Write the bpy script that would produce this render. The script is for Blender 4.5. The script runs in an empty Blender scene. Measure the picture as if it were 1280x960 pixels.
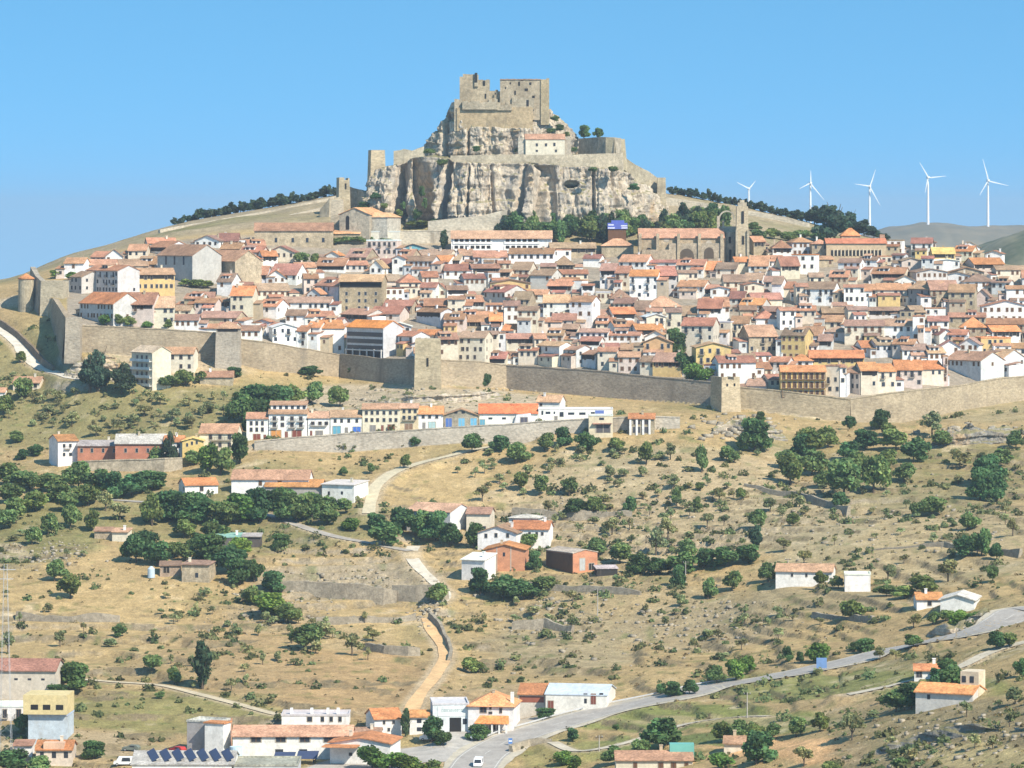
import bpy, math, random
import numpy as np
from mathutils import Vector, Matrix
RNG = random.Random(11)
NR = np.random.default_rng(5)
F = 4800.0; HY = 280.0; CX = 640.0
S = bpy.context.scene
COL = S.collection

def P(px, py, Y):
    return ((px-CX)*Y/F, Y, (HY-py)*Y/F)

# ------------------------------------------------------------------ noise
def _h(ix, iy, s):
    n = (ix.astype(np.int64)*374761393 + iy.astype(np.int64)*668265263 + s*974634777) & 0xffffffff
    n = ((n ^ (n >> 13))*1274126177) & 0xffffffff
    n = (n ^ (n >> 16)) & 0xffff
    return n/65535.0
def vn(x, y, s=0):
    x = np.asarray(x, float); y = np.asarray(y, float)
    ix = np.floor(x); iy = np.floor(y); fx = x-ix; fy = y-iy
    fx = fx*fx*(3-2*fx); fy = fy*fy*(3-2*fy)
    a = _h(ix, iy, s); b = _h(ix+1, iy, s); c = _h(ix, iy+1, s); d = _h(ix+1, iy+1, s)
    return (a*(1-fx)+b*fx)*(1-fy)+(c*(1-fx)+d*fx)*fy
def fbm(x, y, o=4, s=0):
    t = 0; a = .5; n = 0
    for k in range(o):
        t = t+a*vn(x*2**k+17.3*k, y*2**k-9.1*k, s+k); n += a; a *= .5
    return t/n - .5          # about -.5 .. .5

# ------------------------------------------------------------------ materials
MATS = {}
def nodes(name):
    m = bpy.data.materials.new(name); m.use_nodes = True
    nt = m.node_tree; b = nt.nodes['Principled BSDF']
    return m, nt, b
def nz(nt, scale, detail=3, rough=.6, vec=None, stretch=None):
    t = nt.nodes.new('ShaderNodeTexNoise'); t.inputs['Scale'].default_value = scale
    t.inputs['Detail'].default_value = detail; t.inputs['Roughness'].default_value = rough
    if stretch is not None or vec is not None:
        mp = nt.nodes.new('ShaderNodeMapping'); mp.inputs['Scale'].default_value = stretch or (1, 1, 1)
        nt.links.new(vec, mp.inputs['Vector']); nt.links.new(mp.outputs[0], t.inputs['Vector'])
    return t
def mul_noise(nt, colout, noise, lo, hi, fmin=.3, fmax=.7):
    mr = nt.nodes.new('ShaderNodeMapRange'); mr.inputs['From Min'].default_value = fmin; mr.inputs['From Max'].default_value = fmax
    mr.inputs['To Min'].default_value = lo; mr.inputs['To Max'].default_value = hi
    nt.links.new(noise.outputs['Fac'], mr.inputs['Value'])
    mx = nt.nodes.new('ShaderNodeVectorMath'); mx.operation = 'SCALE'
    nt.links.new(colout, mx.inputs[0]); nt.links.new(mr.outputs[0], mx.inputs['Scale'])
    return mx.outputs[0]
def mixc(nt, fac, a, b):
    mx = nt.nodes.new('ShaderNodeMix'); mx.data_type = 'RGBA'
    for k, v in ((0, fac), (6, a), (7, b)):
        if hasattr(v, 'is_output'): nt.links.new(v, mx.inputs[k])
        elif k == 0: mx.inputs[0].default_value = v
        else: mx.inputs[k].default_value = (*v, 1)
    return mx.outputs[2]
def ramp(nt, out, lo, hi):
    mr = nt.nodes.new('ShaderNodeMapRange'); mr.inputs['From Min'].default_value = lo; mr.inputs['From Max'].default_value = hi
    nt.links.new(out, mr.inputs['Value']); return mr.outputs[0]
def mat_obj(name, scales, rough=.9, stain=None, bump=0, stretch=None):
    """object colour, mottled by noise at several scales"""
    if name in MATS: return MATS[name]
    m, nt, b = nodes(name)
    oi = nt.nodes.new('ShaderNodeObjectInfo'); geo = nt.nodes.new('ShaderNodeNewGeometry')
    c = oi.outputs['Color']
    for sc, lo, hi in scales:
        c = mul_noise(nt, c, nz(nt, sc, 3, .6, geo.outputs['Position'], stretch or (1, 1, 1)), lo, hi)
    if stain:
        n = nz(nt, stain[0], 4, .7, geo.outputs['Position'], (1, 1, .25))
        c = mixc(nt, ramp(nt, n.outputs['Fac'], .54, stain[2]), c, stain[1])
    nt.links.new(c, b.inputs['Base Color']); b.inputs['Roughness'].default_value = rough
    b.inputs['Specular IOR Level'].default_value = .15
    if bump:
        bp = nt.nodes.new('ShaderNodeBump'); bp.inputs['Strength'].default_value = bump; bp.inputs['Distance'].default_value = .3
        n = nz(nt, 1.6, 5, .7, geo.outputs['Position'], (1, 1, 1)); nt.links.new(n.outputs['Fac'], bp.inputs['Height'])
        nt.links.new(bp.outputs[0], b.inputs['Normal'])
    MATS[name] = m; return m
def mat_flat(name, col, rough=.7, metal=0, var=.12):
    if name in MATS: return MATS[name]
    m, nt, b = nodes(name)
    rg = nt.nodes.new('ShaderNodeRGB'); rg.outputs[0].default_value = (*col, 1)
    geo = nt.nodes.new('ShaderNodeNewGeometry')
    c = mul_noise(nt, rg.outputs[0], nz(nt, .9, 4, .65, geo.outputs['Position']), 1-var, 1+var)
    nt.links.new(c, b.inputs['Base Color']); b.inputs['Roughness'].default_value = rough; b.inputs['Metallic'].default_value = metal
    b.inputs['Specular IOR Level'].default_value = .25
    MATS[name] = m; return m
PLASTER = mat_obj('plaster', [(.25, .86, 1.07), (1.1, .84, 1.1), (3.5, .9, 1.06)], .9, (.35, (.34, .29, .23), 1.1))
TILE = mat_obj('roof_tile', [(.3, .72, 1.22), (1.8, .6, 1.35), (.09, .85, 1.15)], .85)
STONE = mat_obj('stone_masonry', [(.12, .74, 1.1), (.7, .68, 1.16), (2.2, .7, 1.16)], .95, (.22, (.2, .17, .12), .85), .5)
STONEL = mat_obj('coursed_stone', [(.1, .76, 1.08), (.9, .66, 1.2)], .95, (.1, (.19, .155, .115), .74), .6, (.9, .9, 1.9))
METAL = mat_obj('painted_metal', [(.6, .9, 1.08)], .5)
FOLI = None
def foliage():
    m, nt, b = nodes('foliage')
    oi = nt.nodes.new('ShaderNodeObjectInfo')
    at = nt.nodes.new('ShaderNodeAttribute'); at.attribute_name = 'tone'
    mx = nt.nodes.new('ShaderNodeVectorMath'); mx.operation = 'MULTIPLY'
    nt.links.new(oi.outputs['Color'], mx.inputs[0]); nt.links.new(at.outputs['Color'], mx.inputs[1])
    nt.links.new(mx.outputs[0], b.inputs['Base Color']); b.inputs['Roughness'].default_value = .75
    b.inputs['Specular IOR Level'].default_value = .1
    tr = nt.nodes.new('ShaderNodeBsdfTranslucent'); nt.links.new(mx.outputs[0], tr.inputs['Color'])
    ms = nt.nodes.new('ShaderNodeMixShader'); ms.inputs[0].default_value = .36
    nt.links.new(b.outputs[0], ms.inputs[1]); nt.links.new(tr.outputs[0], ms.inputs[2])
    nt.links.new(ms.outputs[0], nt.nodes['Material Output'].inputs['Surface'])
    return m
FOLI = foliage()
BARK = mat_flat('bark', (.11, .085, .06), .95)
DARK = mat_flat('dark_opening', (.02, .018, .017), .6)
GLASS = mat_flat('window_glass', (.035, .04, .05), .2)
TRIM = mat_flat('stone_trim', (.42, .36, .28), .9)
WOOD = mat_flat('brown_wood', (.14, .07, .035), .8)
IRON = mat_flat('dark_iron', (.03, .03, .033), .6)

# ------------------------------------------------------------------ mesh building
class MB:
    def __init__(s): s.v = []; s.f = []; s.m = []
    def quad(s, a, b, c, d, m=0):
        n = len(s.v); s.v += [a, b, c, d]; s.f.append((n, n+1, n+2, n+3)); s.m.append(m)
    def poly(s, pts, m=0):
        n = len(s.v); s.v += list(pts); s.f.append(tuple(range(n, n+len(pts)))); s.m.append(m)
    def box(s, x0, x1, y0, y1, z0, z1, m=0):
        p = [(x0, y0, z0), (x1, y0, z0), (x1, y1, z0), (x0, y1, z0), (x0, y0, z1), (x1, y0, z1), (x1, y1, z1), (x0, y1, z1)]
        n = len(s.v); s.v += p
        for f in ((3, 2, 1, 0), (4, 5, 6, 7), (0, 1, 5, 4), (1, 2, 6, 5), (2, 3, 7, 6), (3, 0, 4, 7)):
            s.f.append(tuple(n+i for i in f)); s.m.append(m)
    def prism(s, base, top, m=0):
        """two rings with the same number of points (base ccw from above)"""
        k = len(base); n = len(s.v); s.v += list(base)+list(top)
        for i in range(k):
            j = (i+1) % k; s.f.append((n+i, n+j, n+k+j, n+k+i)); s.m.append(m)
        s.f.append(tuple(n+k+i for i in range(k))); s.m.append(m)
        s.f.append(tuple(n+i for i in reversed(range(k)))); s.m.append(m)
    def tube(s, a, b, r0, r1, k=8, m=0):
        a = Vector(a); b = Vector(b); d = (b-a).normalized()
        u = d.orthogonal().normalized(); w = d.cross(u)
        A = [tuple(a+(u*math.cos(t)+w*math.sin(t))*r0) for t in [2*math.pi*i/k for i in range(k)]]
        B = [tuple(b+(u*math.cos(t)+w*math.sin(t))*r1) for t in [2*math.pi*i/k for i in range(k)]]
        s.prism(A, B, m)
    def slab(s, pts, th, m=0):
        """planar polygon given ccw from above, thickened downwards"""
        s.prism([(x, y, z-th) for x, y, z in pts], pts, m)
    def build(s, name, mats, parent=None, color=None, loc=None, rz=0):
        me = s.mesh(name, mats)
        return inst(name, me, parent, color, loc, rz)
    def mesh(s, name, mats):
        me = bpy.data.meshes.new(name); me.from_pydata(s.v, [], s.f)
        if not isinstance(mats, (list, tuple)): mats = [mats]
        for m in mats: me.materials.append(m)
        if len(mats) > 1: me.polygons.foreach_set('material_index', s.m)
        me.update(); return me
def inst(name, me, parent=None, color=None, loc=None, rz=0, scale=None):
    o = bpy.data.objects.new(name, me); COL.objects.link(o)
    if parent is not None: o.parent = parent
    if color is not None: o.color = (*color, 1)
    if loc is not None: o.location = loc
    if rz: o.rotation_euler = (0, 0, rz)
    if scale is not None: o.scale = scale
    return o
def empty(name, loc, rz=0):
    o = bpy.data.objects.new(name, None); COL.objects.link(o); o.location = loc; o.rotation_euler = (0, 0, rz)
    o.empty_display_size = .5
    return o
def np_mesh(name, V, Fq, mats, smooth=True, color=None):
    me = bpy.data.meshes.new(name); nv = len(V); nf = len(Fq); k = Fq.shape[1]
    me.vertices.add(nv); me.vertices.foreach_set('co', np.asarray(V, np.float32).ravel())
    me.loops.add(nf*k); me.loops.foreach_set('vertex_index', Fq.astype(np.int32).ravel())
    me.polygons.add(nf); me.polygons.foreach_set('loop_start', np.arange(0, nf*k, k, dtype=np.int32))
    me.polygons.foreach_set('loop_total', np.full(nf, k, np.int32))
    if smooth: me.polygons.foreach_set('use_smooth', np.ones(nf, bool))
    if color is not None:
        a = me.color_attributes.new('tone', 'FLOAT_COLOR', 'POINT')
        c = np.ones((nv, 4), np.float32); c[:, :3] = color; a.data.foreach_set('color', c.ravel())
    for m in (mats if isinstance(mats, (list, tuple)) else [mats]): me.materials.append(m)
    me.update(calc_edges=True); return me
def grid_faces(nr, nc):
    i = np.arange(nr*nc).reshape(nr, nc)
    return np.stack([i[:-1, :-1], i[:-1, 1:], i[1:, 1:], i[1:, :-1]], -1).reshape(-1, 4)

# ------------------------------------------------------------------ labels
PENDING = []   # (obj, base, px, py)
def tag(o, label, cat, group=None):
    o['label'] = label; o['category'] = cat
    if group: o['group'] = group
def struct(o, label=None, kind='structure'):
    o['kind'] = kind
    if label: o['label'] = label
def later(o, base, cat, px, py, group): 
    o['category'] = cat; o['group'] = group; PENDING.append((o, base, px, py))

# ------------------------------------------------------------------ terrain
LN = [
 [(-140,1400,560),(640,1400,560),(1000,1350,540),(1420,1300,500)],
 [(-140,960,905),(400,960,905),(640,960,902),(760,960,885),(900,960,850),(1060,960,800),(1280,960,745),(1420,960,700)],
 [(-140,870,990),(640,872,985),(760,880,962),(900,880,930),(1060,880,880),(1200,880,830),(1280,840,845),(1420,830,820)],
 [(-140,790,1075),(640,795,1080),(900,800,1050),(1100,800,985),(1280,765,960),(1420,740,950)],
 [(-140,700,1155),(640,705,1150),(900,715,1120),(1100,715,1080),(1280,690,1070),(1420,690,1070)],
 [(-140,625,1225),(640,625,1222),(900,630,1200),(1280,625,1175),(1420,625,1170)],
 [(-140,590,1285),(100,585,1285),(290,567,1285),(330,563,1285),(430,565,1285),(530,556,1285),(635,550,1285),(700,542,1285),(760,541,1285),(860,535,1285),(1000,560,1285),(1280,545,1285),(1420,545,1285)],
 [(-140,588,1287.5),(100,582,1287.5),(290,564,1287.5),(310,553,1287.5),(330,551,1287.5),(430,544,1287.5),(530,538,1287.5),(600,535,1287.5),(735,526,1287.5),(785,525,1287.5),(830,527,1287.5),(860,533,1287.5),(1000,558,1287.5),(1280,543,1287.5),(1420,543,1287.5)],
 [(-140,575,1308),(100,572,1308),(290,556,1308),(310,549,1308),(330,547,1308),(430,540,1308),(530,534,1308),(600,531,1308),(735,521,1308),(785,520,1308),(860,524,1308),(1000,538,1308),(1280,527,1308),(1420,527,1308)],
 [(-140,402,1500),(20,384,1490),(52,384,1486),(66,402,1465),(82,436,1402),(98,438,1398),(270,452,1402),(300,455,1402),(425,471,1425),(518,482,1384),(552,482,1384),(640,486,1400),(760,497,1377),(895,508,1350),(925,512,1345),(1000,521,1340),(1060,528,1338),(1130,528,1345),(1200,513,1370),(1280,500,1395),(1420,490,1410)],
 [(-140,400,1504),(20,368,1494),(52,364,1490),(66,373,1469),(82,398,1406),(98,404,1402),(270,417,1406),(300,429,1406),(425,446,1430),(518,452,1390),(552,454,1389),(640,460,1404),(760,469,1381),(895,481,1354),(925,487,1349),(1000,494,1344),(1060,499,1342),(1130,493,1349),(1200,484,1374),(1280,476,1399),(1420,470,1414)],
 [(-140,370,1540),(50,352,1535),(100,372,1480),(300,375,1510),(640,385,1510),(900,400,1480),(1130,400,1470),(1280,395,1490),(1420,395,1500)],
 [(-140,362,1580),(0,356,1580),(60,340,1580),(100,330,1590),(200,305,1615),(300,300,1625),(425,307,1625),(520,312,1625),(640,316,1620),(760,320,1615),(900,328,1600),(1000,324,1605),(1130,328,1600),(1280,342,1590),(1420,350,1590)],
 [(-140,358,1620),(0,353,1620),(60,333,1630),(100,322,1640),(200,295,1655),(300,279,1660),(425,272,1660),(520,282,1655),(640,286,1655),(760,288,1655),(830,278,1660),(900,286,1660),(1000,300,1660),(1130,322,1650),(1280,336,1640),(1420,345,1640)],
 [(-140,357,1690),(0,351,1690),(20,348,1700),(80,319,1720),(180,291,1740),(240,275,1760),(330,261,1760),(430,241,1760),(500,245,1765),(640,240,1765),(830,241,1760),(860,245,1760),(930,259,1760),(1000,275,1760),(1060,291,1750),(1110,302,1740),(1180,322,1720),(1280,334,1700),(1420,344,1700)],
 [(-140,440,2150),(1420,440,2150)],
 [(-140,780,2700),(1420,780,2700)],
]
PXG = np.arange(-460, 1741, 2.5)
YG = np.concatenate([np.arange(520, 700, 4), np.arange(700, 1830, 1.25), np.linspace(1840, 2690, 40)])
def smooth1(a, k):
    ker = np.hanning(2*k+3)[1:-1]; ker /= ker.sum()
    return np.convolve(np.pad(a, k+0, mode='edge'), ker, 'valid')[:len(a)]
LPY = []; LY = []
for k, l in enumerate(LN):
    a = np.array(l, float)
    py = np.interp(PXG, a[:, 0], a[:, 1]); yy = np.interp(PXG, a[:, 0], a[:, 2])
    if k in (6, 7, 8): n = 3
    elif k in (9, 10): n = 2
    else: n = 14
    if n: py = smooth1(py, n); yy = smooth1(yy, n)
    LPY.append(py); LY.append(yy)
LPY = np.array(LPY); LY = np.array(LY)
ZB = np.zeros((len(YG), len(PXG)))
for c in range(len(PXG)):
    zk = (HY-LPY[:, c])*LY[:, c]/F
    ZB[:, c] = np.interp(YG, LY[:, c], zk)
# soften creases in the lower slopes only
for it in range(6):
    Zs = ZB.copy(); Zs[1:-1] = .25*ZB[:-2]+.5*ZB[1:-1]+.25*ZB[2:]
    m = ((YG > 705) & (YG < 1275))[:, None]
    ZB = np.where(m, Zs, ZB)
kx_ = np.hanning(43)[1:-1]; kx_ /= kx_.sum()
Zw = np.apply_along_axis(lambda r_: np.convolve(np.pad(r_, 20, mode='edge'), kx_, 'valid'), 1, ZB*F/YG[:, None])*YG[:, None]/F
mw = (np.clip((YG-1312)/20, 0, 1)*np.clip((1392-YG)/14, 0, 1))[:, None]*np.clip((125-PXG)/25, 0, 1)[None, :]
ZB = ZB*(1-mw)+Zw*mw
XG2 = (PXG[None, :]-CX)*YG[:, None]/F
YG2 = np.repeat(YG[:, None], len(PXG), 1)
PYB = HY - ZB*F/YG2          # ground row of every vertex before detail
def invY(px, py, ymin=640, ymax=1790):
    """distance at which the ground shows at pixel (px,py)"""
    c = np.clip((px-PXG[0])/2.5, 0, len(PXG)-1.001); c0 = int(c); f = c-c0
    col = PYB[:, c0]*(1-f)+PYB[:, c0+1]*f
    ok = np.where((YG >= ymin) & (YG <= ymax) & (col <= py))[0]
    if len(ok) == 0: return float(ymax)
    i = ok[0]
    if i == 0: return float(YG[0])
    a, b = col[i-1], col[i]
    t = (a-py)/(a-b) if a != b else 0
    return float(YG[i-1]+(YG[i]-YG[i-1])*min(max(t, 0), 1))
JY = np.interp(PXG, PXG, LY[9])
Z = ZB.copy()
outside = np.clip((LY[9][None, :]-5-YG2)/15, 0, 1)       # outside the town wall
street = np.clip(np.minimum(np.abs(YG2-1298)-11, 20)/8, 0, 1)
street = np.where((PXG[None, :] > 300) & (PXG[None, :] < 860), street, 1)
msk = outside*street
behind = np.clip((YG2-LY[12][None, :]-10)/30, 0, 1)
Z += fbm(XG2/38, YG2/38, 4, 3)*3.2*msk + fbm(XG2/7, YG2/7, 4, 9)*.9*msk + fbm(XG2/30, YG2/24, 4, 13)*3*behind*np.clip((1760-YG2)/40, .15, 1)
# farming terraces
hh = 2.0
q = (Z + fbm(XG2/70, YG2/70, 3, 21)*5)/hh
fr = q-np.floor(q); st = np.clip((fr-.80)/.20, 0, 1); st = st*st*(3-2*st)
zt = Z+(st-fr)*hh
tm = np.clip((YG2-880)/60, 0, 1)*np.clip((1275-YG2)/30, 0, 1)*np.clip(.55+fbm(XG2/55, YG2/40, 3, 31)*2.6, .15, 1)*msk
tm = tm*np.where(PXG[None, :] > 1050, np.clip((YG2-930)/40, 0, 1), 1)
Z = Z*(1-tm)+zt*tm
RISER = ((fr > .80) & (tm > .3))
# roads: name, width, pixel path
ROADS = {
 'road': (11.5, [(540,1010),(572,985),(590,962),(606,943),(645,922),(700,904),(760,888),(840,870),(900,858),(960,847),(1000,839),(1060,826),(1110,814),(1160,802),(1200,792),(1240,780),(1262,771),(1278,763),(1320,756),(1400,752)]),
 'forecourt': (22, [(370,990),(450,958),(520,943),(588,938)]),
 'driveway': (9, [(569,914),(572,922),(580,936)]),
 'warehouse_yard': (9, [(640,905),(690,896),(740,888),(800,873)]),
 'dirt_track': (3.6, [(512,897),(517,882),(527,866),(541,848),(554,828),(556,815),(549,800),(540,786),(534,770)]),
 'concrete_lane': (3.6, [(548,757),(557,742),(540,724),(522,707),(513,692),(517,680)]),
 'lane': (4, [(513,690),(470,680),(420,671),(385,661),(350,648),(325,641),(250,633),(150,625),(60,620)]),
 'gravel_track': (4, [(461,644),(463,628),(468,612),(478,600),(495,588),(530,577),(560,570),(600,560),(650,552)]),
 'hill_road': (5.5, [(-80,388),(-30,398),(0,412),(18,425),(32,443),(45,457),(65,467),(90,473),(115,476)]),
 'field_track': (2.6, [(70,846),(140,852),(200,856),(250,868),(300,881),(346,894)]),
 'farm_track': (2.8, [(690,927),(725,941),(790,927),(850,906),(900,898),(960,892)]),
 'valley_track': (3, [(1060,872),(1110,858),(1190,836),(1240,815),(1300,795)]),
}
def catmull(pts, step=2.0):
    P_ = [np.array(p, float) for p in pts]; P_ = [2*P_[0]-P_[1]]+P_+[2*P_[-1]-P_[-2]]
    out = []
    for i in range(1, len(P_)-2):
        n = max(2, int(np.linalg.norm(P_[i+1]-P_[i])/step))
        for k in range(n):
            t = k/n
            out.append(.5*((2*P_[i])+(-P_[i-1]+P_[i+1])*t+(2*P_[i-1]-5*P_[i]+4*P_[i+1]-P_[i+2])*t*t+(-P_[i-1]+3*P_[i]-3*P_[i+1]+P_[i+2])*t**3))
    out.append(P_[-2]); return np.array(out)
def hgt0(Zg, x, y):
    px = CX+x*F/y
    c = np.clip((px-PXG[0])/2.5, 0, len(PXG)-1.001); c0 = c.astype(int); fc = c-c0
    r = np.clip(np.interp(y, YG, np.arange(len(YG))), 0, len(YG)-1.001); r0 = r.astype(int); f2 = r-r0
    return (Zg[r0, c0]*(1-fc)+Zg[r0, c0+1]*fc)*(1-f2)+(Zg[r0+1, c0]*(1-fc)+Zg[r0+1, c0+1]*fc)*f2
ROADPTS = {}
RD = np.full(Z.shape, 99.0)
for nm, (w, pp) in sorted(ROADS.items(), key=lambda kv: kv[0] == 'road'):
    w3 = []
    for (px, py) in pp:
        Y = invY(px, py); w3.append(((px-CX)*Y/F, Y))
    c = catmull(w3, 2.0)
    z = hgt0(ZB, c[:, 0], c[:, 1]) + 0.0
    k = min(9, len(z)//3)
    z = smooth1(z, k)
    ROADPTS[nm] = np.column_stack([c, z])
    pad = w/2+10
    rr = np.where((YG > c[:, 1].min()-pad) & (YG < c[:, 1].max()+pad))[0]
    if len(rr) == 0: continue
    r0, r1 = rr[0], rr[-1]+1
    sx = XG2[r0:r1]; sy = YG2[r0:r1]
    best = np.full(sx.shape, 1e9); bz = np.zeros(sx.shape)
    for (x, y, zz) in ROADPTS[nm]:
        d = (sx-x)**2+(sy-y)**2
        mk = d < best; best[mk] = d[mk]; bz[mk] = zz
    d = np.sqrt(best); t = np.clip((d-w/2-1.2)/5, 0, 1); t = t*t*(3-2*t)
    Z[r0:r1] = Z[r0:r1]*t+(bz-.16)*(1-t)
    RD[r0:r1] = np.minimum(RD[r0:r1], d-w/2)
def height(x, y): return float(hgt0(Z, np.array([x]), np.array([y]))[0])
def ground(px, py, **k):
    """point on the ground seen at a pixel"""
    Y = invY(px, py, **k); x = (px-CX)*Y/F
    return Vector((x, Y, height(x, Y)))
SKYK, SKYB, SKYT, HAZE, EXPO = 2.2, .34, (1.0, 1.80, 1.74), 7e-5, .63
# ---- terrain cover (what grows or lies there) as a colour attribute
def colr(*c): return np.array(c)
STRAW = colr(.44, .33, .165); DRY = colr(.37, .28, .145); OLIVE = colr(.20, .195, .085); GREEN = colr(.11, .15, .045)
SOIL = colr(.38, .25, .125); PALE = colr(.50, .42, .29); ROCKC = colr(.36, .32, .255); TOWN = colr(.32, .28, .22)
cov = np.zeros(Z.shape+(3,)); cov[:] = DRY
PXV = np.repeat(PXG[None, :], len(YG), 0); PYV = PYB
n1 = fbm(XG2/30, YG2/30, 4, 41); n2 = fbm(XG2/6, YG2/6, 4, 51); n3 = fbm(XG2/90, YG2/60, 3, 61)
def lay(c, w): 
    global cov
    w = np.clip(w, 0, 1)[..., None]; cov = cov*(1-w)+c*w
lay(STRAW, .55+n3*2.2); lay(OLIVE, n1*1.9-.04); 
REG = [(560,612,115,34,STRAW,1),(440,762,120,18,STRAW,1),(430,850,130,48,colr(.40,.28,.145),.85),(300,820,110,60,colr(.39,.28,.15),.6),(80,775,150,62,STRAW,.8),
 (640,880,130,26,colr(.37,.28,.16),.8),(110,515,240,48,OLIVE,.75),(330,650,170,42,OLIVE,.8),(120,640,150,45,OLIVE,.6),(190,885,170,26,colr(.24,.23,.09),.8),(90,930,120,22,colr(.42,.34,.22),.7),
 (860,897,200,19,colr(.215,.24,.08),.95),(1050,857,220,16,colr(.22,.235,.085),.9),(760,935,70,16,colr(.17,.22,.07),.8),(985,938,95,17,colr(.62,.40,.205),1),(880,925,60,8,colr(.10,.17,.05),.8),(1110,880,120,14,colr(.40,.30,.165),.8),(900,900,160,8,colr(.42,.34,.20),.6),(430,800,60,16,colr(.40,.31,.17),.8),(340,770,60,20,colr(.40,.31,.18),.7),(560,640,50,16,colr(.46,.36,.20),.7),(700,935,60,26,colr(.31,.28,.11),.7),
 (840,630,260,70,colr(.44,.365,.235),.6),(1130,660,220,70,colr(.38,.325,.20),.6),(60,660,110,40,OLIVE,.7),(1180,600,160,40,OLIVE,.5),(700,800,110,40,colr(.33,.285,.18),.7),(1040,745,110,20,colr(.33,.27,.155),.9),(1190,925,160,62,colr(.26,.22,.125),.8),(1230,945,70,18,colr(.46,.38,.19),.8),
 (500,500,190,20,colr(.44,.38,.28),.8),(40,430,60,50,colr(.27,.24,.11),.8),(200,460,120,18,colr(.42,.36,.26),.7),(1150,505,200,26,colr(.36,.31,.18),.7),(640,440,0.1,0.1,DRY,0),
 (430,720,130,24,colr(.36,.31,.22),.7),(760,760,170,40,colr(.33,.27,.16),.6),(880,780,120,30,colr(.35,.29,.18),.6)]
for (cx, cy, rx, ry, c, s) in REG:
    d = ((PXV-cx)/rx)**2+((PYV-cy)/ry)**2
    lay(c, np.clip((1.15-d+n1*1.3+n2*.6)*2.2, 0, 1)*s*(YG2 < 1460))
lay(PALE, (n2*1.6+n1*.9-.36)*1.8*(YG2 < 1420))
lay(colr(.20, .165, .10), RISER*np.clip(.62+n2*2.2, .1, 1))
gx = np.gradient(Z, axis=0)/np.gradient(YG2, axis=0); steep = np.abs(gx)
lay(ROCKC, np.clip((steep-.55)*2, 0, .8))
lay(GREEN, (vn(XG2/3.5, YG2/3.5, 71)-.74)*3*(YG2 < 1400)*.8)
intown = np.clip((YG2-LY[9][None, :])/3, 0, 1)*np.clip((LY[12][None, :]+16-YG2)/12, 0, 1)*(PXV > 84)
lay(TOWN, intown)
hill = np.clip((YG2-LY[12][None, :]-14)/14, 0, 1)
lay(colr(.32, .275, .19), hill*.85); lay(OLIVE, hill*np.clip(n1*2.5+.25, 0, 1)*.8)
lay(colr(.46, .38, .26), np.clip(1.3-RD/1.8, 0, 1)*.8)
cov *= (1+n2*.35)[..., None]*colr(1.04, .98, .93); cov = np.clip(cov, .02, .8)
mt, nt, b = nodes('hillside_ground')
at = nt.nodes.new('ShaderNodeAttribute'); at.attribute_name = 'tone'; geo = nt.nodes.new('ShaderNodeNewGeometry')
c = mul_noise(nt, at.outputs['Color'], nz(nt, .35, 5, .7, geo.outputs['Position']), .72, 1.25)
c = mul_noise(nt, c, nz(nt, 1.7, 4, .7, geo.outputs['Position']), .72, 1.28)
c = mul_noise(nt, c, nz(nt, 4.5, 3, .7, geo.outputs['Position']), .7, 1.3)
sp = nz(nt, .9, 5, .75, geo.outputs['Position'])
c = mixc(nt, ramp(nt, sp.outputs['Fac'], .585, .70), c, (.21, .18, .095))
sp2 = nz(nt, 1.3, 5, .75, geo.outputs['Position'], (1, 1, 2))
c = mixc(nt, ramp(nt, sp2.outputs['Fac'], .63, .76), c, (.50, .42, .29))
nt.links.new(c, b.inputs['Base Color']); b.inputs['Roughness'].default_value = 1; b.inputs['Specular IOR Level'].default_value = .05
bp = nt.nodes.new('ShaderNodeBump'); bp.inputs['Strength'].default_value = .8; bp.inputs['Distance'].default_value = .8
nb = nz(nt, .7, 6, .75, geo.outputs['Position']); nt.links.new(nb.outputs['Fac'], bp.inputs['Height']); nt.links.new(bp.outputs[0], b.inputs['Normal'])
V = np.stack([XG2, YG2, Z], -1).reshape(-1, 3)
# a skirt so the sheet runs down into the valley floor all round
me = np_mesh('hillside', V, grid_faces(len(YG), len(PXG)), mt, True, cov.reshape(-1, 3))
terr = inst('hillside', me); struct(terr)
SK = -262.0
ring = []
nr, nc = len(YG), len(PXG)
mb = MB()
def skirt(idx, out):
    for a, b_ in zip(idx[:-1:8], idx[8::8]):
        A = V[a]; B = V[b_]; mb.quad(tuple(A), tuple(B), (B[0]+out[0], B[1]+out[1], SK), (A[0]+out[0], A[1]+out[1], SK))
skirt(list(range(0, nc)), (0, -260)); skirt(list(range(0, nr*nc, nc)), (-300, 0)); skirt(list(range(nc-1, nr*nc, nc)), (300, 0)); skirt(list(range((nr-1)*nc, nr*nc)), (0, 100))
GR = mat_flat('valley_grass', (.24, .22, .10), 1, 0, .4)
o = mb.build('hill_flank', GR); struct(o)
mb = MB(); mb.quad((-9000, -400, SK), (9000, -400, SK), (9000, 14500, SK), (-9000, 14500, SK))
o = mb.build('ground', GR); struct(o)

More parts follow.
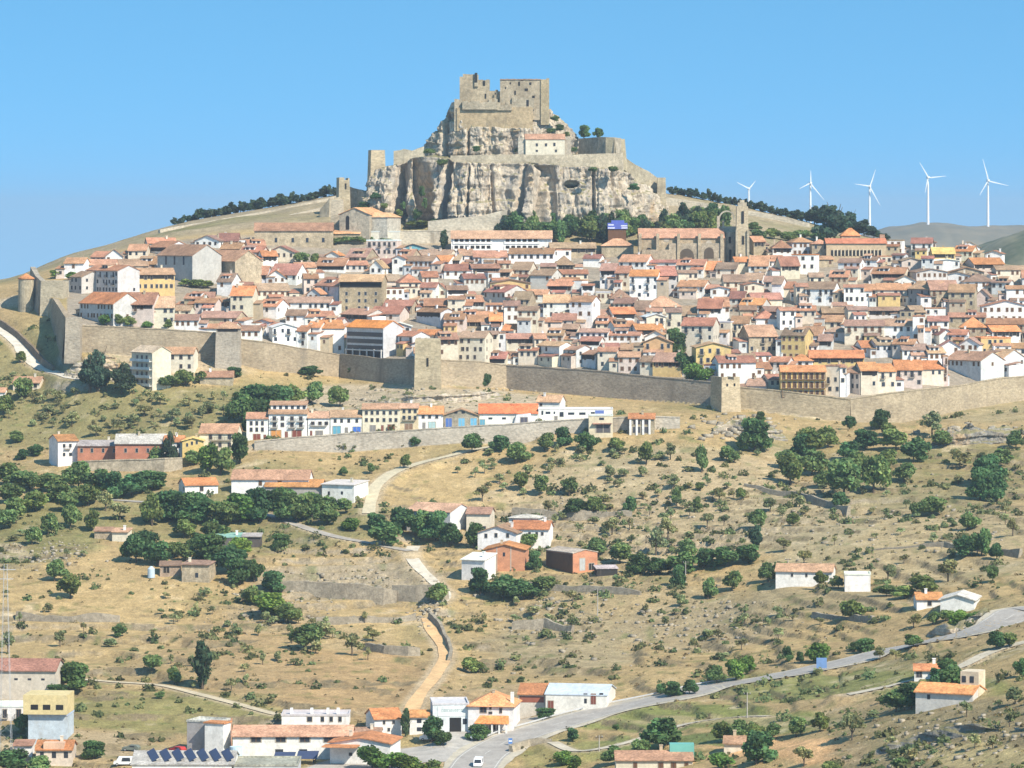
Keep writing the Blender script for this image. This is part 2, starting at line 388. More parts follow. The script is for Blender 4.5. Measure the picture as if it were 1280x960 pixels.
# ---- roads as draped ribbons
def asphalt(name, col):
    m, nt, b = nodes(name); geo = nt.nodes.new('ShaderNodeNewGeometry')
    rg = nt.nodes.new('ShaderNodeRGB'); rg.outputs[0].default_value = (*col, 1)
    c = mul_noise(nt, rg.outputs[0], nz(nt, .3, 4, .6, geo.outputs['Position']), .82, 1.18)
    c = mul_noise(nt, c, nz(nt, 2, 4, .6, geo.outputs['Position']), .85, 1.15)
    nt.links.new(c, b.inputs['Base Color']); b.inputs['Roughness'].default_value = .9
    return m
RM = {'road': asphalt('worn_asphalt', (.34, .305, .265)), 'forecourt': asphalt('pale_concrete', (.38, .345, .30)), 'driveway': asphalt('drive_concrete', (.42, .385, .335)), 'warehouse_yard': asphalt('yard_concrete', (.38, .33, .26)),
 'dirt_track': asphalt('orange_dirt', (.60, .38, .18)), 'concrete_lane': asphalt('lane_concrete', (.56, .49, .38)), 'lane': asphalt('old_tarmac', (.35, .31, .26)),
 'gravel_track': asphalt('pale_gravel', (.52, .44, .29)), 'hill_road': asphalt('white_gravel', (.58, .52, .42)), 'field_track': asphalt('track_earth', (.50, .41, .27)), 'farm_track': asphalt('track_stone', (.50, .43, .32)), 'valley_track': asphalt('track_dust', (.46, .40, .30))}
LIFT = {'forecourt': .004, 'driveway': .012, 'warehouse_yard': .018, 'road': .045}
def ribbon(pts, w, off=0, lift=0.0, wob=0.0, seed=0):
    p = pts[:, :2]; t = np.gradient(p, axis=0); t /= np.linalg.norm(t, axis=1)[:, None]; n = np.column_stack([t[:, 1], -t[:, 0]])
    s = np.arange(len(p)); wl = w/2*(1+wob*fbm(s*.12, s*0+seed, 3, 5)*2); wr = w/2*(1+wob*fbm(s*.12, s*0+seed+9, 3, 6)*2)
    L = p-n*(wl-off)[:, None]; R = p+n*(wr+off)[:, None]
    z = pts[:, 2]+lift
    Vr = np.empty((len(p)*2, 3)); Vr[0::2, :2] = L; Vr[1::2, :2] = R; Vr[0::2, 2] = z; Vr[1::2, 2] = z
    i = np.arange(len(p)-1)*2
    return Vr, np.stack([i, i+1, i+3, i+2], -1)
def draped(pts, w, lift):
    p = pts[:, :2]; t = np.gradient(p, axis=0); t /= np.linalg.norm(t, axis=1)[:, None]; n = np.column_stack([t[:, 1], -t[:, 0]]); k = 17
    o_ = np.linspace(-w/2, w/2, k); G_ = p[:, None, :]+n[:, None, :]*o_[None, :, None]; z = hgt0(Z, G_[..., 0].ravel(), G_[..., 1].ravel()).reshape(G_.shape[:2])+.10+lift
    return np.concatenate([G_, z[..., None]], -1).reshape(-1, 3), grid_faces(len(p), k)
for nm, (w, pp) in ROADS.items():
    lift = .02+LIFT.get(nm, .008)
    Vr, Fr = draped(ROADPTS[nm], w, lift) if nm in ('forecourt', 'driveway', 'warehouse_yard') else ribbon(ROADPTS[nm], w, 0, lift, 0 if nm in LIFT else .3, len(nm))
    o = inst(nm, np_mesh(nm, Vr, Fr, RM[nm])); struct(o)
WP = mat_flat('road_paint', (.55, .53, .48), .7)
Vr, Fr = ribbon(ROADPTS['road'], 15, 0, .035, .22, 4); o = inst('road_shoulder', np_mesh('road_shoulder', Vr, Fr, asphalt('pale_shoulder', (.46, .40, .30)))); struct(o)
for off in (-5.1, 5.1):
    Vr, Fr = ribbon(ROADPTS['road'], .22, off, .075); o = inst('road_marking', np_mesh('road_marking', Vr, Fr, WP)); struct(o)
pr = ROADPTS['road']; VV = []; FF = []; n = 0
for k in range(0, len(pr)-3, 5):
    Vr, Fr = ribbon(pr[k:k+3], .18, 0, .075); VV.append(Vr); FF.append(Fr+n); n += len(Vr)
o = inst('road_marking', np_mesh('road_marking', np.concatenate(VV), np.concatenate(FF), WP)); struct(o)

# ---- the castle rock: two tiers of cliff lofted from base to top and back
def rockmat(name, tint):
    m, nt, b = nodes(name); geo = nt.nodes.new('ShaderNodeNewGeometry')
    pos = geo.outputs['Position']
    rg = nt.nodes.new('ShaderNodeRGB'); rg.outputs[0].default_value = (*tint, 1); c = rg.outputs[0]
    st = nz(nt, .16, 5, .7, pos, (1.6, 1, .22)); c = mixc(nt, ramp(nt, st.outputs['Fac'], .50, .66), c, (.27, .255, .235))
    og = nz(nt, .08, 4, .6, pos, (1, 1, .5)); c = mixc(nt, ramp(nt, og.outputs['Fac'], .56, .72), c, (.50, .33, .17))
    c = mul_noise(nt, c, nz(nt, .5, 6, .75, pos, (1, 1, .7)), .74, 1.2)
    c = mul_noise(nt, c, nz(nt, 1.6, 4, .7, pos, (1, 1, 2)), .75, 1.2)
    vo = nt.nodes.new('ShaderNodeTexVoronoi'); vo.feature = 'DISTANCE_TO_EDGE'; vo.inputs['Scale'].default_value = .22
    wp = nz(nt, .4, 4, .7, pos); wa = nt.nodes.new('ShaderNodeVectorMath'); wa.operation = 'MULTIPLY_ADD'; nt.links.new(wp.outputs['Color'], wa.inputs[0]); wa.inputs[1].default_value = (3, 3, 3); nt.links.new(pos, wa.inputs[2])
    vm = nt.nodes.new('ShaderNodeMapping'); vm.inputs['Scale'].default_value = (1.2, 1, .75); nt.links.new(wa.outputs[0], vm.inputs['Vector']); nt.links.new(vm.outputs[0], vo.inputs['Vector'])
    ck = ramp(nt, vo.outputs['Distance'], .10, .0); c = mixc(nt, ck, c, tuple(v*.6 for v in tint))
    sx = nt.nodes.new('ShaderNodeSeparateXYZ'); nt.links.new(geo.outputs['Normal'], sx.inputs[0])
    gn = nz(nt, .15, 4, .7, pos)
    ad = nt.nodes.new('ShaderNodeMath'); ad.operation = 'ADD'; nt.links.new(sx.outputs['Z'], ad.inputs[0])
    sc = nt.nodes.new('ShaderNodeMath'); sc.operation = 'MULTIPLY_ADD'; nt.links.new(gn.outputs['Fac'], sc.inputs[0]); sc.inputs[1].default_value = .8; sc.inputs[2].default_value = -.4
    nt.links.new(sc.outputs[0], ad.inputs[1])
    gcol = mixc(nt, ramp(nt, nz(nt, .25, 4, .7, pos).outputs['Fac'], .35, .65), (.17, .165, .075), (.33, .27, .16))
    c = mixc(nt, ramp(nt, ad.outputs[0], .50, .72), c, gcol)
    nt.links.new(c, b.inputs['Base Color']); b.inputs['Roughness'].default_value = 1; b.inputs['Specular IOR Level'].default_value = .05
    bp = nt.nodes.new('ShaderNodeBump'); bp.inputs['Strength'].default_value = .8; bp.inputs['Distance'].default_value = 1.2
    nb = nz(nt, .35, 7, .75, pos, (1.3, 1, .8)); nt.links.new(nb.outputs['Fac'], bp.inputs['Height']); nt.links.new(bp.outputs[0], b.inputs['Normal'])
    return m
LIME2 = rockmat('dark_strata', (.33, .30, .25))
LIME = rockmat('limestone', (.57, .475, .36))
def cliff(name, prof, yback, pyback, nt_=54, step=.22, A=3.2, recess=(), cave=None, lean=3.0, seed=0, ncap=18, ragged=5):
    """prof: (px, py_top, py_base, Y) round the front; lofted up, displaced along the plan normal, then capped to the back"""
    pr = np.array(prof, float); xw = (pr[:, 0]-CX)*pr[:, 3]/F
    L = np.concatenate([[0], np.cumsum(np.hypot(np.diff(xw), np.diff(pr[:, 3])))]); s = np.arange(0, L[-1], step)
    px = np.interp(s, L, pr[:, 0]); top = np.interp(s, L, pr[:, 1]); bot = np.interp(s, L, pr[:, 2]); Y0 = np.interp(s, L, pr[:, 3]); X0 = np.interp(s, L, xw)
    k = int(3/step); Y0 = smooth1(Y0, k); X0 = smooth1(X0, k)
    dx = np.gradient(X0, s); dy = np.gradient(Y0, s); n = np.hypot(dx, dy); nx, ny = dy/n, -dx/n
    top = top+fbm(s*.09, s*0+seed, 5, seed+1)*ragged*2
    rows_ = []
    for kk in range(nt_):
        t = kk/(nt_-1); py = bot+(top-bot)*t; z = (HY-py)*Y0/F
        rid = np.abs(fbm(s*.060+3, z*.012+seed, 4, seed+2))*2
        rid2 = np.abs(fbm(s*.21+9, z*.05+seed, 3, seed+12))*2
        D = (rid*2-.6)*A-np.clip(.12-rid2, 0, 1)*A*3.2 - fbm(s*.3, z*.2, 4, seed+3)*3.2 - fbm(s*.9, z*.8, 3, seed+4)*1.5
        D = D - lean*t*t*1.6 - np.floor(fbm(z*.16+s*.006, s*.02, 3, seed+5)*6)*.7 + ((z/5.5+fbm(s*.03, z*.02, 3, seed+6)*3) % 1.0)**2*1.0
        for (c, w, d, tilt) in recess:
            cc = c+tilt*(t-.5); D = D-d*np.exp(-(np.abs(px-cc)/w)**3)*min(1, (1-t)*6+.15)*(np.abs(nx) < .93)
        if cave is not None:
            e = np.clip(1.25-((px-cave[0])/cave[2])**2-((py-cave[1])/cave[3])**2, 0, 1); D = D*(1-np.clip(e*7, 0, 1))-np.clip(e*7, 0, 1)*15
        rows_.append(np.stack([X0+nx*D, Y0+ny*D, z], -1))
    Yt = rows_[-1][:, 1]; zt = rows_[-1][:, 2]; xt = rows_[-1][:, 0]
    pb = np.array(pyback, float); pyb = np.interp(px, pb[:, 0], pb[:, 1]); xm = xt.mean(); zb = (HY-pyb)*yback/F; Yb = np.maximum(yback, Yt)
    for kk in range(1, ncap+1):
        t = kk/ncap; sm = t*t*(3-2*t); x = xm+(xt-xm)*(1-.3*t*t); Y = Yt+(Yb-Yt)*t
        z = zt+(zb-zt)*sm+fbm(x*.12, Y*.12, 4, seed+7)*2.4*min(1, 4*t)+fbm(x*.5, Y*.5, 3, seed+8)*1.0*min(1, 4*t); rows_.append(np.stack([x, Y, z], -1))
    rows_.append(np.stack([rows_[-1][:, 0], rows_[-1][:, 1]+14, zb*0-20.0], -1))
    G_ = np.array(rows_)
    o = inst(name, np_mesh(name, G_.reshape(-1, 3), grid_faces(G_.shape[0], G_.shape[1]), LIME, False)); struct(o); return o
cliff('castle_rock', [(452,248,280,1745),(444,248,284,1716),(441,246,284,1698),(447,236,284,1682),(455,212,284,1664),(470,207,284,1658),(490,204,284,1655),(515,200,284,1652),(535,198,284,1655),(560,205,285,1648),(600,204,285,1645),(640,204,286,1649),(665,206,287,1642),(690,203,288,1648),(720,208,288,1650),(760,207,288,1650),(782,210,286,1656),(800,217,284,1664),(815,228,280,1672),(830,238,276,1690),(835,242,276,1716),(826,246,276,1748)],
   1740, [(440,240),(500,203),(560,190),(640,187),(760,192),(834,240)], recess=[(496,8,14,2),(528,7,15,-6),(551,4.5,13,3),(584,1.5,3,0),(618,1.5,3,1),(649,3.5,11,3),(678,10,13,9),(694,3,4,0),(742,2,4,0),(770,2,3,0),(800,4,4,0)], cave=(716,230,7.5,4.2), seed=4)
cliff('castle_rock', [(533,190,202,1742),(525,188,202,1722),(525,184,202,1704),(534,174,202,1694),(545,161,202,1690),(554,146,202,1687),(563,129,202,1686),(571,126,202,1683),(578,156,202,1681),(600,158,202,1680),(640,159,202,1680),(664,157,202,1681),(676,141,202,1683),(690,135,202,1686),(702,146,202,1691),(714,156,200,1696),(723,166,198,1704),(725,172,198,1720),(718,176,198,1744)],
   1738, [(524,185),(560,140),(600,132),(680,133),(700,150),(726,174)], nt_=40, A=1.7, recess=[(557,4,4,0),(585,2,3,0),(640,7,3,5)], lean=1.0, seed=31, ncap=14, ragged=4)
# ---------------------------------------------------------------- windows, shared meshes
def window_mesh(name, frame=True, mull=False, balcony=False, shutter=None):
    m = MB(); t = .12
    if frame:
        m.box(-.5-t, -.5, -.05, .05, -t*.7, 1+t*.7, 0); m.box(.5, .5+t, -.05, .05, -t*.7, 1+t*.7, 0)
        m.box(-.5, .5, -.05, .05, 1, 1+t*.7, 0); m.box(-.5, .5, -.09, .05, -t*.7, 0, 0)
    m.quad((-.5, -.02, 0), (.5, -.02, 0), (.5, -.02, 1), (-.5, -.02, 1), 1)
    if mull:
        m.box(-.04, .04, -.035, -.02, 0, 1, 2)
    if shutter:
        m.box(-.46, -.05, -.05, -.025, .03, .97, 2); m.box(.05, .46, -.05, -.025, .03, .97, 2)
    return m.mesh(name, [TRIM, GLASS, WOOD])
WIN = [window_mesh('window_plain'), window_mesh('window_mullion', True, True), window_mesh('window_bare', False), window_mesh('window_shuttered', True, False, False, True)]
_b = MB(); _b.box(-.5, .5, -.85, -.02, -.14, 0, 0)
for i in range(13):
    x = -.48+i*.08; _b.box(x-.006, x+.006, -.83, -.81, 0, .95, 1)
_b.box(-.5, .5, -.845, -.80, .95, 1.0, 1)
for y in (-.6, -.4, -.2):
    _b.box(-.49, -.478, y-.01, y+.01, 0, .95, 1); _b.box(.478, .49, y-.01, y+.01, 0, .95, 1)
_b.box(-.5, -.47, -.83, -.02, .95, 1.0, 1); _b.box(.47, .5, -.83, -.02, .95, 1.0, 1)
BALC = _b.mesh('balcony', [TRIM, IRON])
_d = MB(); _d.box(-.5, -.43, -.06, .04, 0, 1, 0); _d.box(.43, .5, -.06, .04, 0, 1, 0); _d.box(-.43, .43, -.06, .04, .93, 1, 0)
_d.quad((-.43, -.02, 0), (.43, -.02, 0), (.43, -.02, .93), (-.43, -.02, .93), 1); _d.box(-.02, .02, -.035, -.02, 0, .93, 0)
DOOR = {}
def door_mesh(col):
    if col not in DOOR:
        k = mat_flat('door_paint_%d' % len(DOOR), col, .6); me = _d.mesh('door', [TRIM, k]); DOOR[col] = me
    return DOOR[col]
WCOL = {'W': (.82, .79, .735), 'C': (.70, .61, .47), 'P': (.68, .55, .46), 'Y': (.66, .47, .20), 'O': (.66, .42, .21), 'T': (.50, .40, .27), 'G': (.58, .54, .49), 'B': (.62, .61, .60), 'R': (.42, .17, .10), 'K': (.36, .33, .30), 'N': (.16, .36, .40), 'L': (.55, .58, .60)}  # K's grey carries the shade of the tan hall's gable and a barn front
RCOL = {'r': (.40, .205, .12), 'o': (.54, .235, .10), 'b': (.31, .20, .135), 'd': (.34, .165, .115), 'w': (.72, .69, .64), 'k': (.10, .085, .08), 'y': (.62, .42, .16), 'g': (.42, .38, .33), 'p': (.43, .255, .155), 's': (.42, .47, .53), 'n': (.20, .38, .30)}
WNAME = {'W': 'white', 'C': 'cream', 'P': 'pale pink', 'Y': 'yellow ochre', 'O': 'peach', 'T': 'tan stone', 'G': 'greyish', 'B': 'off white', 'R': 'red brick', 'K': 'grey', 'N': 'teal', 'L': 'pale grey'}
RNAME = {'r': 'terracotta', 'o': 'bright orange', 'b': 'brown', 'd': 'dark red', 'w': 'white', 'k': 'black', 'y': 'ochre', 'g': 'grey', 'p': 'pale orange', 's': 'pale metal', 'n': 'green'}
def jit(c, r, a=.1):
    k = 1+r.uniform(-a, a); return tuple(max(.01, min(.9, v*k*(1+r.uniform(-a*.3, a*.3)))) for v in c)
BLD = []
def building(px0, px1, eave, rh, wh, wall, roof, typ, yaw=None, depth=None, win=True, name='house', base_py=None, Y=None, floors=None, wsp=3.0, chim=None, over=.55, skirt=3.5, balc=.25, rnd=None, extra=False, lean=True, wstyle=None, sidewin=True, wcol=None, rcol=None):
    r = rnd or RNG
    by = base_py if base_py is not None else eave+wh
    pc = (px0+px1)/2
    if Y is None: Y = invY(pc, by)
    s = Y/F
    if yaw is None: yaw = r.uniform(-22, 15)
    a = math.radians(yaw)
    w = (px1-px0)*s/max(.5, math.cos(a))
    zg = height((pc-CX)*s, Y); z1 = (HY-eave)*s          # eave height in the world
    H = z1-zg
    rise = max(.5, rh*s*.92)
    flat = typ == 'f'
    if depth is None: depth = min(12, max(6.2, 2*rise/.40)) if typ in 'eh' else (min(12, max(7, w*.9)))
    d = depth
    root = empty(name, ((pc-CX)*s, Y, zg), a)
    wc = wcol or jit(WCOL[wall], r, .07); rc = rcol or jit(RCOL[roof], r, .24)
    m = MB(); hb = -skirt; x0, x1 = -w/2, w/2
    hw = w/2; om = over
    if typ == 'g':
        for y in (0, d):
            pts = [(x0, y, hb), (x1, y, hb), (x1, y, H), (0, y, H+rise), (x0, y, H)]
            m.poly(pts if y == 0 else pts[::-1])
        m.quad((x1, 0, hb), (x1, d, hb), (x1, d, H), (x1, 0, H)); m.quad((x0, d, hb), (x0, 0, hb), (x0, 0, H), (x0, d, H))
    elif typ == 'e':
        m.quad((x0, 0, hb), (x1, 0, hb), (x1, 0, H), (x0, 0, H)); m.quad((x1, d, hb), (x0, d, hb), (x0, d, H), (x1, d, H))
        m.poly([(x1, 0, hb), (x1, d, hb), (x1, d, H), (x1, d/2, H+rise), (x1, 0, H)]); m.poly([(x0, d, hb), (x0, 0, hb), (x0, 0, H), (x0, d/2, H+rise), (x0, d, H)])
    elif typ == 'm':
        m.quad((x0, 0, hb), (x1, 0, hb), (x1, 0, H), (x0, 0, H)); m.quad((x1, d, hb), (x0, d, hb), (x0, d, H+rise), (x1, d, H+rise))
        m.poly([(x1, 0, hb), (x1, d, hb), (x1, d, H+rise), (x1, 0, H)]); m.poly([(x0, d, hb), (x0, 0, hb), (x0, 0, H), (x0, d, H+rise)])
    else:
        m.box(x0, x1, 0, d, hb, H)
    wmat = STONE if wall in 'T' else (BRICK if wall == 'R' else PLASTER)
    m.build('wall', wmat, root, wc)
    m = MB(); th = .22
    if typ == 'g':
        k = rise/hw; zo = H-om*k
        m.slab([(x0-om, -om, zo+th), (0, -om, H+rise+th), (0, d+om, H+rise+th), (x0-om, d+om, zo+th)][::1], th)
        m.slab([(0, -om, H+rise+th), (x1+om, -om, zo+th), (x1+om, d+om, zo+th), (0, d+om, H+rise+th)], th)
    elif typ == 'e':
        k = rise/(d/2); zo = H-om*k
        m.slab([(x0-.3, -om, zo+th), (x1+.3, -om, zo+th), (x1+.3, d/2, H+rise+th), (x0-.3, d/2, H+rise+th)], th)
        m.slab([(x1+.3, d+om, zo+th), (x0-.3, d+om, zo+th), (x0-.3, d/2, H+rise+th), (x1+.3, d/2, H+rise+th)], th)
    elif typ == 'm':
        k = rise/d; m.slab([(x0-.3, -om, H-om*k+th), (x1+.3, -om, H-om*k+th), (x1+.3, d+om, H+rise+om*k+th), (x0-.3, d+om, H+rise+om*k+th)], th)
    elif typ == 'h':
        i = min(hw, d/2)*.98; k = rise/(d/2); zo = H-om*k+th; zt = H+rise+th
        A = [(x0-om, -om, zo), (x1+om, -om, zo), (x1+om, d+om, zo), (x0-om, d+om, zo)]
        if hw > d/2: R0, R1 = (x0+d/2, d/2, zt), (x1-d/2, d/2, zt); m.poly([A[0], A[1], R1, R0]); m.poly([A[1], A[2], R1]); m.poly([A[2], A[3], R0, R1]); m.poly([A[3], A[0], R0])
        else: R0, R1 = (0, hw, zt), (0, d-hw, zt); m.poly([A[0], A[1], R0]); m.poly([A[1], A[2], R1, R0]); m.poly([A[2], A[3], R1]); m.poly([A[3], A[0], R0, R1])
        m.poly([(p[0], p[1], p[2]-.12) for p in A[::-1]])
    else:
        m.box(x0-.12, x1+.12, -.12, .2, H, H+.45); m.box(x0-.12, x1+.12, d-.2, d+.12, H, H+.45); m.box(x0-.12, x0+.2, .2, d-.2, H, H+.45); m.box(x1-.2, x1+.12, .2, d-.2, H, H+.45)
        m.quad((x0+.2, .2, H+.08), (x1-.2, .2, H+.08), (x1-.2, d-.2, H+.08), (x0+.2, d-.2, H+.08))
    rf = m.build('roof', TILE if roof not in 'ws' else PLASTER, root, rc)
    if extra and r.random() < .7 and w > 4:
        side = r.choice((-1, 1)); ew = r.uniform(2.2, 4.2); eh = H*r.uniform(.55, .85); ex = side*(w/2+ew/2-.3); ed = d*r.uniform(.5, .9); e0 = r.uniform(-.6, 1.5)
        mm = MB(); mm.box(ex-ew/2, ex+ew/2, e0, e0+ed, hb, eh); an = mm.build('annex', PLASTER, root, jit(WCOL[r.choice('WWCPTB')], r))
        mm = MB(); mm.slab([(ex-ew/2-.2, e0-.4, eh+.05), (ex+ew/2+.2, e0-.4, eh+.05), (ex+ew/2+.2, e0+ed, eh+1.1), (ex-ew/2-.2, e0+ed, eh+1.1)], .2); mm.build('annex_roof', TILE, an, jit(RCOL[r.choice('rrpbd')], r, .2))
        if r.random() < .7: inst('window', WIN[r.randint(0, 3)], an, None, (ex, e0-.01, eh-2.2), 0, (r.uniform(.8, 1.4), 1, 1.2))
    if extra and typ == 'e' and r.random() < .22 and w > 6:
        ax = r.uniform(-.2, .2)*w; aw = r.uniform(1.3, 2.4); y0 = d*.16; zb_ = H+rise*.3; mm = MB(); mm.box(ax-aw, ax+aw, y0, d*.5, H-.2, zb_+1.5); dm = mm.build('dormer', PLASTER, root, jit(WCOL[r.choice('WWCT')], r))
        mm = MB(); mm.slab([(ax-aw-.3, y0-.4, zb_+1.5), (ax+aw+.3, y0-.4, zb_+1.5), (ax+aw+.3, d*.56, zb_+2.2), (ax-aw-.3, d*.56, zb_+2.2)], .18); mm.build('dormer_roof', TILE, dm, jit(RCOL[r.choice('rrpb')], r, .2))
        for k in (-.5, .5): inst('window', WIN[2], dm, None, (ax+aw*k, y0-.01, zb_+.25), 0, (aw*.6, 1, 1.0))
    if extra and lean and r.random() < .38 and H > 4.5:
        lw = w*r.uniform(.35, .7); lx = r.uniform(-.5, .5)*(w-lw); lh = H*r.uniform(.4, .68); ld = r.uniform(1.6, 3.2); mm = MB(); mm.box(lx-lw/2, lx+lw/2, -ld, -.02, hb, lh); lt_ = mm.build('lean_to', PLASTER, root, jit(WCOL[r.choice('WWCPTBY')], r))
        mm = MB(); mm.slab([(lx-lw/2-.25, -ld-.4, lh+.05), (lx+lw/2+.25, -ld-.4, lh+.05), (lx+lw/2+.25, -.03, lh+1.0), (lx-lw/2-.25, -.03, lh+1.0)], .18); mm.build('lean_to_roof', TILE, lt_, jit(RCOL[r.choice('rrpbbd')], r, .24))
        for k in (-.25, .25): inst('window', WIN[r.randint(0, 3)], lt_, None, (lx+lw*k, -ld-.01, lh-1.7), 0, (.9, 1, 1.1))
    if extra and typ in 'eh' and r.random() < .2:
        part_box(root, 'dark_eave_band', x0+.4, x1-.4, -.06, .04, H-1.7, H-.25, DARK)  # dark band painted for overhang shade and open galleries under the eaves
    if chim is None: chim = r.random() < .6
    if chim and typ != 'f':
        cx = r.uniform(-.35, .35)*w; cy = d*r.uniform(.35, .65); m = MB(); m.box(-.35, .35, -.3, .3, -1.2, 1.3); m.box(-.45, .45, -.4, .4, 1.3, 1.45)
        ck = inst('chimney', m.mesh('chimney', PLASTER), rf, jit(WCOL[r.choice('WCT')], r), (cx, cy, H+rise*(1-abs(cy-d/2)/(d/2)) if typ in 'eh' else H+rise*.7))
    if win:
        nf = floors or max(1, min(6, int((H-.2)/2.9)))
        fh = min(3.3, (H-.25)/nf) if H > 2.4 else H
        nw = max(1, int(round(w/wsp))); sp = w/nw
        st = wstyle if wstyle is not None else r.choice([0, 0, 1, 2, 3, 3])
        hasb = r.random() < balc
        for f in range(nf):
            zt = H-.55-f*fh; 
            if zt < 1.6: break
            hwn = min(1.45, fh*.48)
            for i in range(nw):
                if r.random() < .22: continue
                x = x0+sp*(i+.5+(r.uniform(-.16, .16) if extra else 0)); tall = hasb and f < nf-1 and (i % 2 == 0 or sp > 3.4)
                ww = r.choice([.9, 1.0, 1.15])*min(1, sp/2.2)
                if tall:
                    inst('window', WIN[st], root, None, (x, -.01, zt-2.1), 0, (ww, 1, 2.1)); inst('balcony', BALC, root, None, (x, 0, zt-2.1), 0, (ww*1.7, 1, 1))
                else:
                    inst('window', WIN[st], root, None, (x, -.01, zt-hwn), 0, (ww, 1, hwn))
        if sidewin and abs(yaw) > 14:
            sg = 1 if yaw < 0 else -1
            for f in range(nf):
                zt = H-.7-f*fh
                if zt < 1.6: break
                for i in range(max(1, int(d/4))):
                    if r.random() < .45: continue
                    y = d*(i+.5)/max(1, int(d/4))
                    inst('window', WIN[st], root, None, (sg*(w/2+.01), y, zt-1.2), sg*math.pi/2, (.9, 1, 1.2))
    root['_d'] = 0; del root['_d']
    BLD.append((root, pc, (eave+by)/2))
    return root, dict(w=w, d=d, H=H, rise=rise, s=s, Y=Y)
def brickmat():
    m, nt, b = nodes('brick'); oi = nt.nodes.new('ShaderNodeObjectInfo'); geo = nt.nodes.new('ShaderNodeNewGeometry')
    c = mul_noise(nt, oi.outputs['Color'], nz(nt, .4, 4, .6, geo.outputs['Position'], (1, 1, 1.6)), .8, 1.2)
    c = mul_noise(nt, c, nz(nt, 2.5, 3, .6, geo.outputs['Position'], (1, 1, 3)), .8, 1.2)
    nt.links.new(c, b.inputs['Base Color']); b.inputs['Roughness'].default_value = .95; return m
BRICK = brickmat()
def part_box(root, name, x0, x1, y0, y1, z0, z1, mat, col=None):
    m = MB(); m.box(x0, x1, y0, y1, z0, z1); return m.build(name, mat, root, col)
def put(root, name, me, x, z, sx, sz, y=-.015): return inst(name, me, root, None, (x, y, z), 0, (sx, 1, sz))

# ---------------------------------------------------------------- town wall and towers
def polywall(name, pts, mat, col, thick=2.2, below=4, coping=True, step=6, jag=.25, seed=0, capcol=None):
    """pts: (px, Y, py_top, py_base)"""
    a = np.array(pts, float); xs = (a[:, 0]-CX)*a[:, 1]/F
    zt = (HY-a[:, 2])*a[:, 1]/F; zb = (HY-a[:, 3])*a[:, 1]/F-below
    L = np.concatenate([[0], np.cumsum(np.hypot(np.diff(xs), np.diff(a[:, 1])))])
    s = np.unique(np.concatenate([np.arange(0, L[-1], step), L]))
    X = np.interp(s, L, xs); Y = np.interp(s, L, a[:, 1]); T = np.interp(s, L, zt); B_ = np.interp(s, L, zb)
    T = T+fbm(s*.13, s*0+seed, 3, seed)*jag*2
    dx = np.gradient(X, s); dy = np.gradient(Y, s); n = np.hypot(dx, dy); nx, ny = dy/n, -dx/n
    bx = X-nx*thick; byy = Y-ny*thick
    cx_, cy_, cz_ = X[0], Y[0], B_[0]+below
    m = MB()
    for i in range(len(s)-1):
        j = i+1; bt = .5+.06*(T[i]-B_[i]); bt = min(bt, 1.5)
        f = lambda k, t: (X[k]+nx[k]*bt*(1-t), Y[k]+ny[k]*bt*(1-t), B_[k]+(T[k]-B_[k])*t)
        m.quad(f(i, 0), f(j, 0), f(j, 1), f(i, 1))
        m.quad((X[i], Y[i], T[i]), (X[j], Y[j], T[j]), (bx[j], byy[j], T[j]), (bx[i], byy[i], T[i]))
        m.quad((bx[j], byy[j], B_[j]), (bx[i], byy[i], B_[i]), (bx[i], byy[i], T[i]), (bx[j], byy[j], T[j]))
    for k, flip in ((0, 0), (len(s)-1, 1)):
        q = [(X[k]+nx[k]*.8, Y[k]+ny[k]*.8, B_[k]), (X[k], Y[k], T[k]), (bx[k], byy[k], T[k]), (bx[k], byy[k], B_[k])]
        m.poly(q if not flip else q[::-1])
    m.v = [(x-cx_, y-cy_, z-cz_) for x, y, z in m.v]
    o = m.build(name, mat, None, col, (cx_, cy_, cz_))
    if coping:
        c = MB()
        for i in range(len(s)-1):
            j = i+1; e = .18
            A = [(X[i]+nx[i]*e-cx_, Y[i]+ny[i]*e-cy_, T[i]+.02-cz_), (X[j]+nx[j]*e-cx_, Y[j]+ny[j]*e-cy_, T[j]+.02-cz_), (X[j]-nx[j]*.8-cx_, Y[j]-ny[j]*.8-cy_, T[j]+.02-cz_), (X[i]-nx[i]*.8-cx_, Y[i]-ny[i]*.8-cy_, T[i]+.02-cz_)]
            c.prism(A, [(x, y, z+.35) for x, y, z in A])
        c.build('coping', STONE, o, capcol or tuple(v*1.15 for v in col))
    return o
WS = (.385, .305, .205)
tag(polywall('town_wall', [(66,1466,373,402),(74,1432,385,420),(82,1402,397,437)], STONEL, WS, 2), 'shaded length of town wall running uphill from the left corner tower', 'town wall', 'lengths of the medieval town wall')
tag(polywall('town_wall', [(98,1398,407,440),(180,1400,411,446),(270,1402,416,454)], STONEL, WS, 2), 'stone town wall below the trees, between the left corner tower and the tile-roofed tower', 'town wall', 'lengths of the medieval town wall')
tag(polywall('town_wall', [(299,1402,424,457),(330,1403,428,460),(425,1425,444,472)], STONEL, WS, 2), 'sunlit stone town wall to the right of the tile-roofed tower', 'town wall', 'lengths of the medieval town wall')
tag(polywall('town_wall', [(425,1425,443,472),(475,1403,449,478),(520,1384,450,483)], STONEL, (.38,.31,.22), 2), 'town wall length in deep shade left of the tall buttress tower', 'town wall', 'lengths of the medieval town wall')
tag(polywall('town_wall', [(549,1385,450,484),(600,1393,453,485),(633,1400,457,487)], STONEL, WS, 2), 'short sunlit town wall with a bush, right of the tall buttress tower', 'town wall', 'lengths of the medieval town wall')
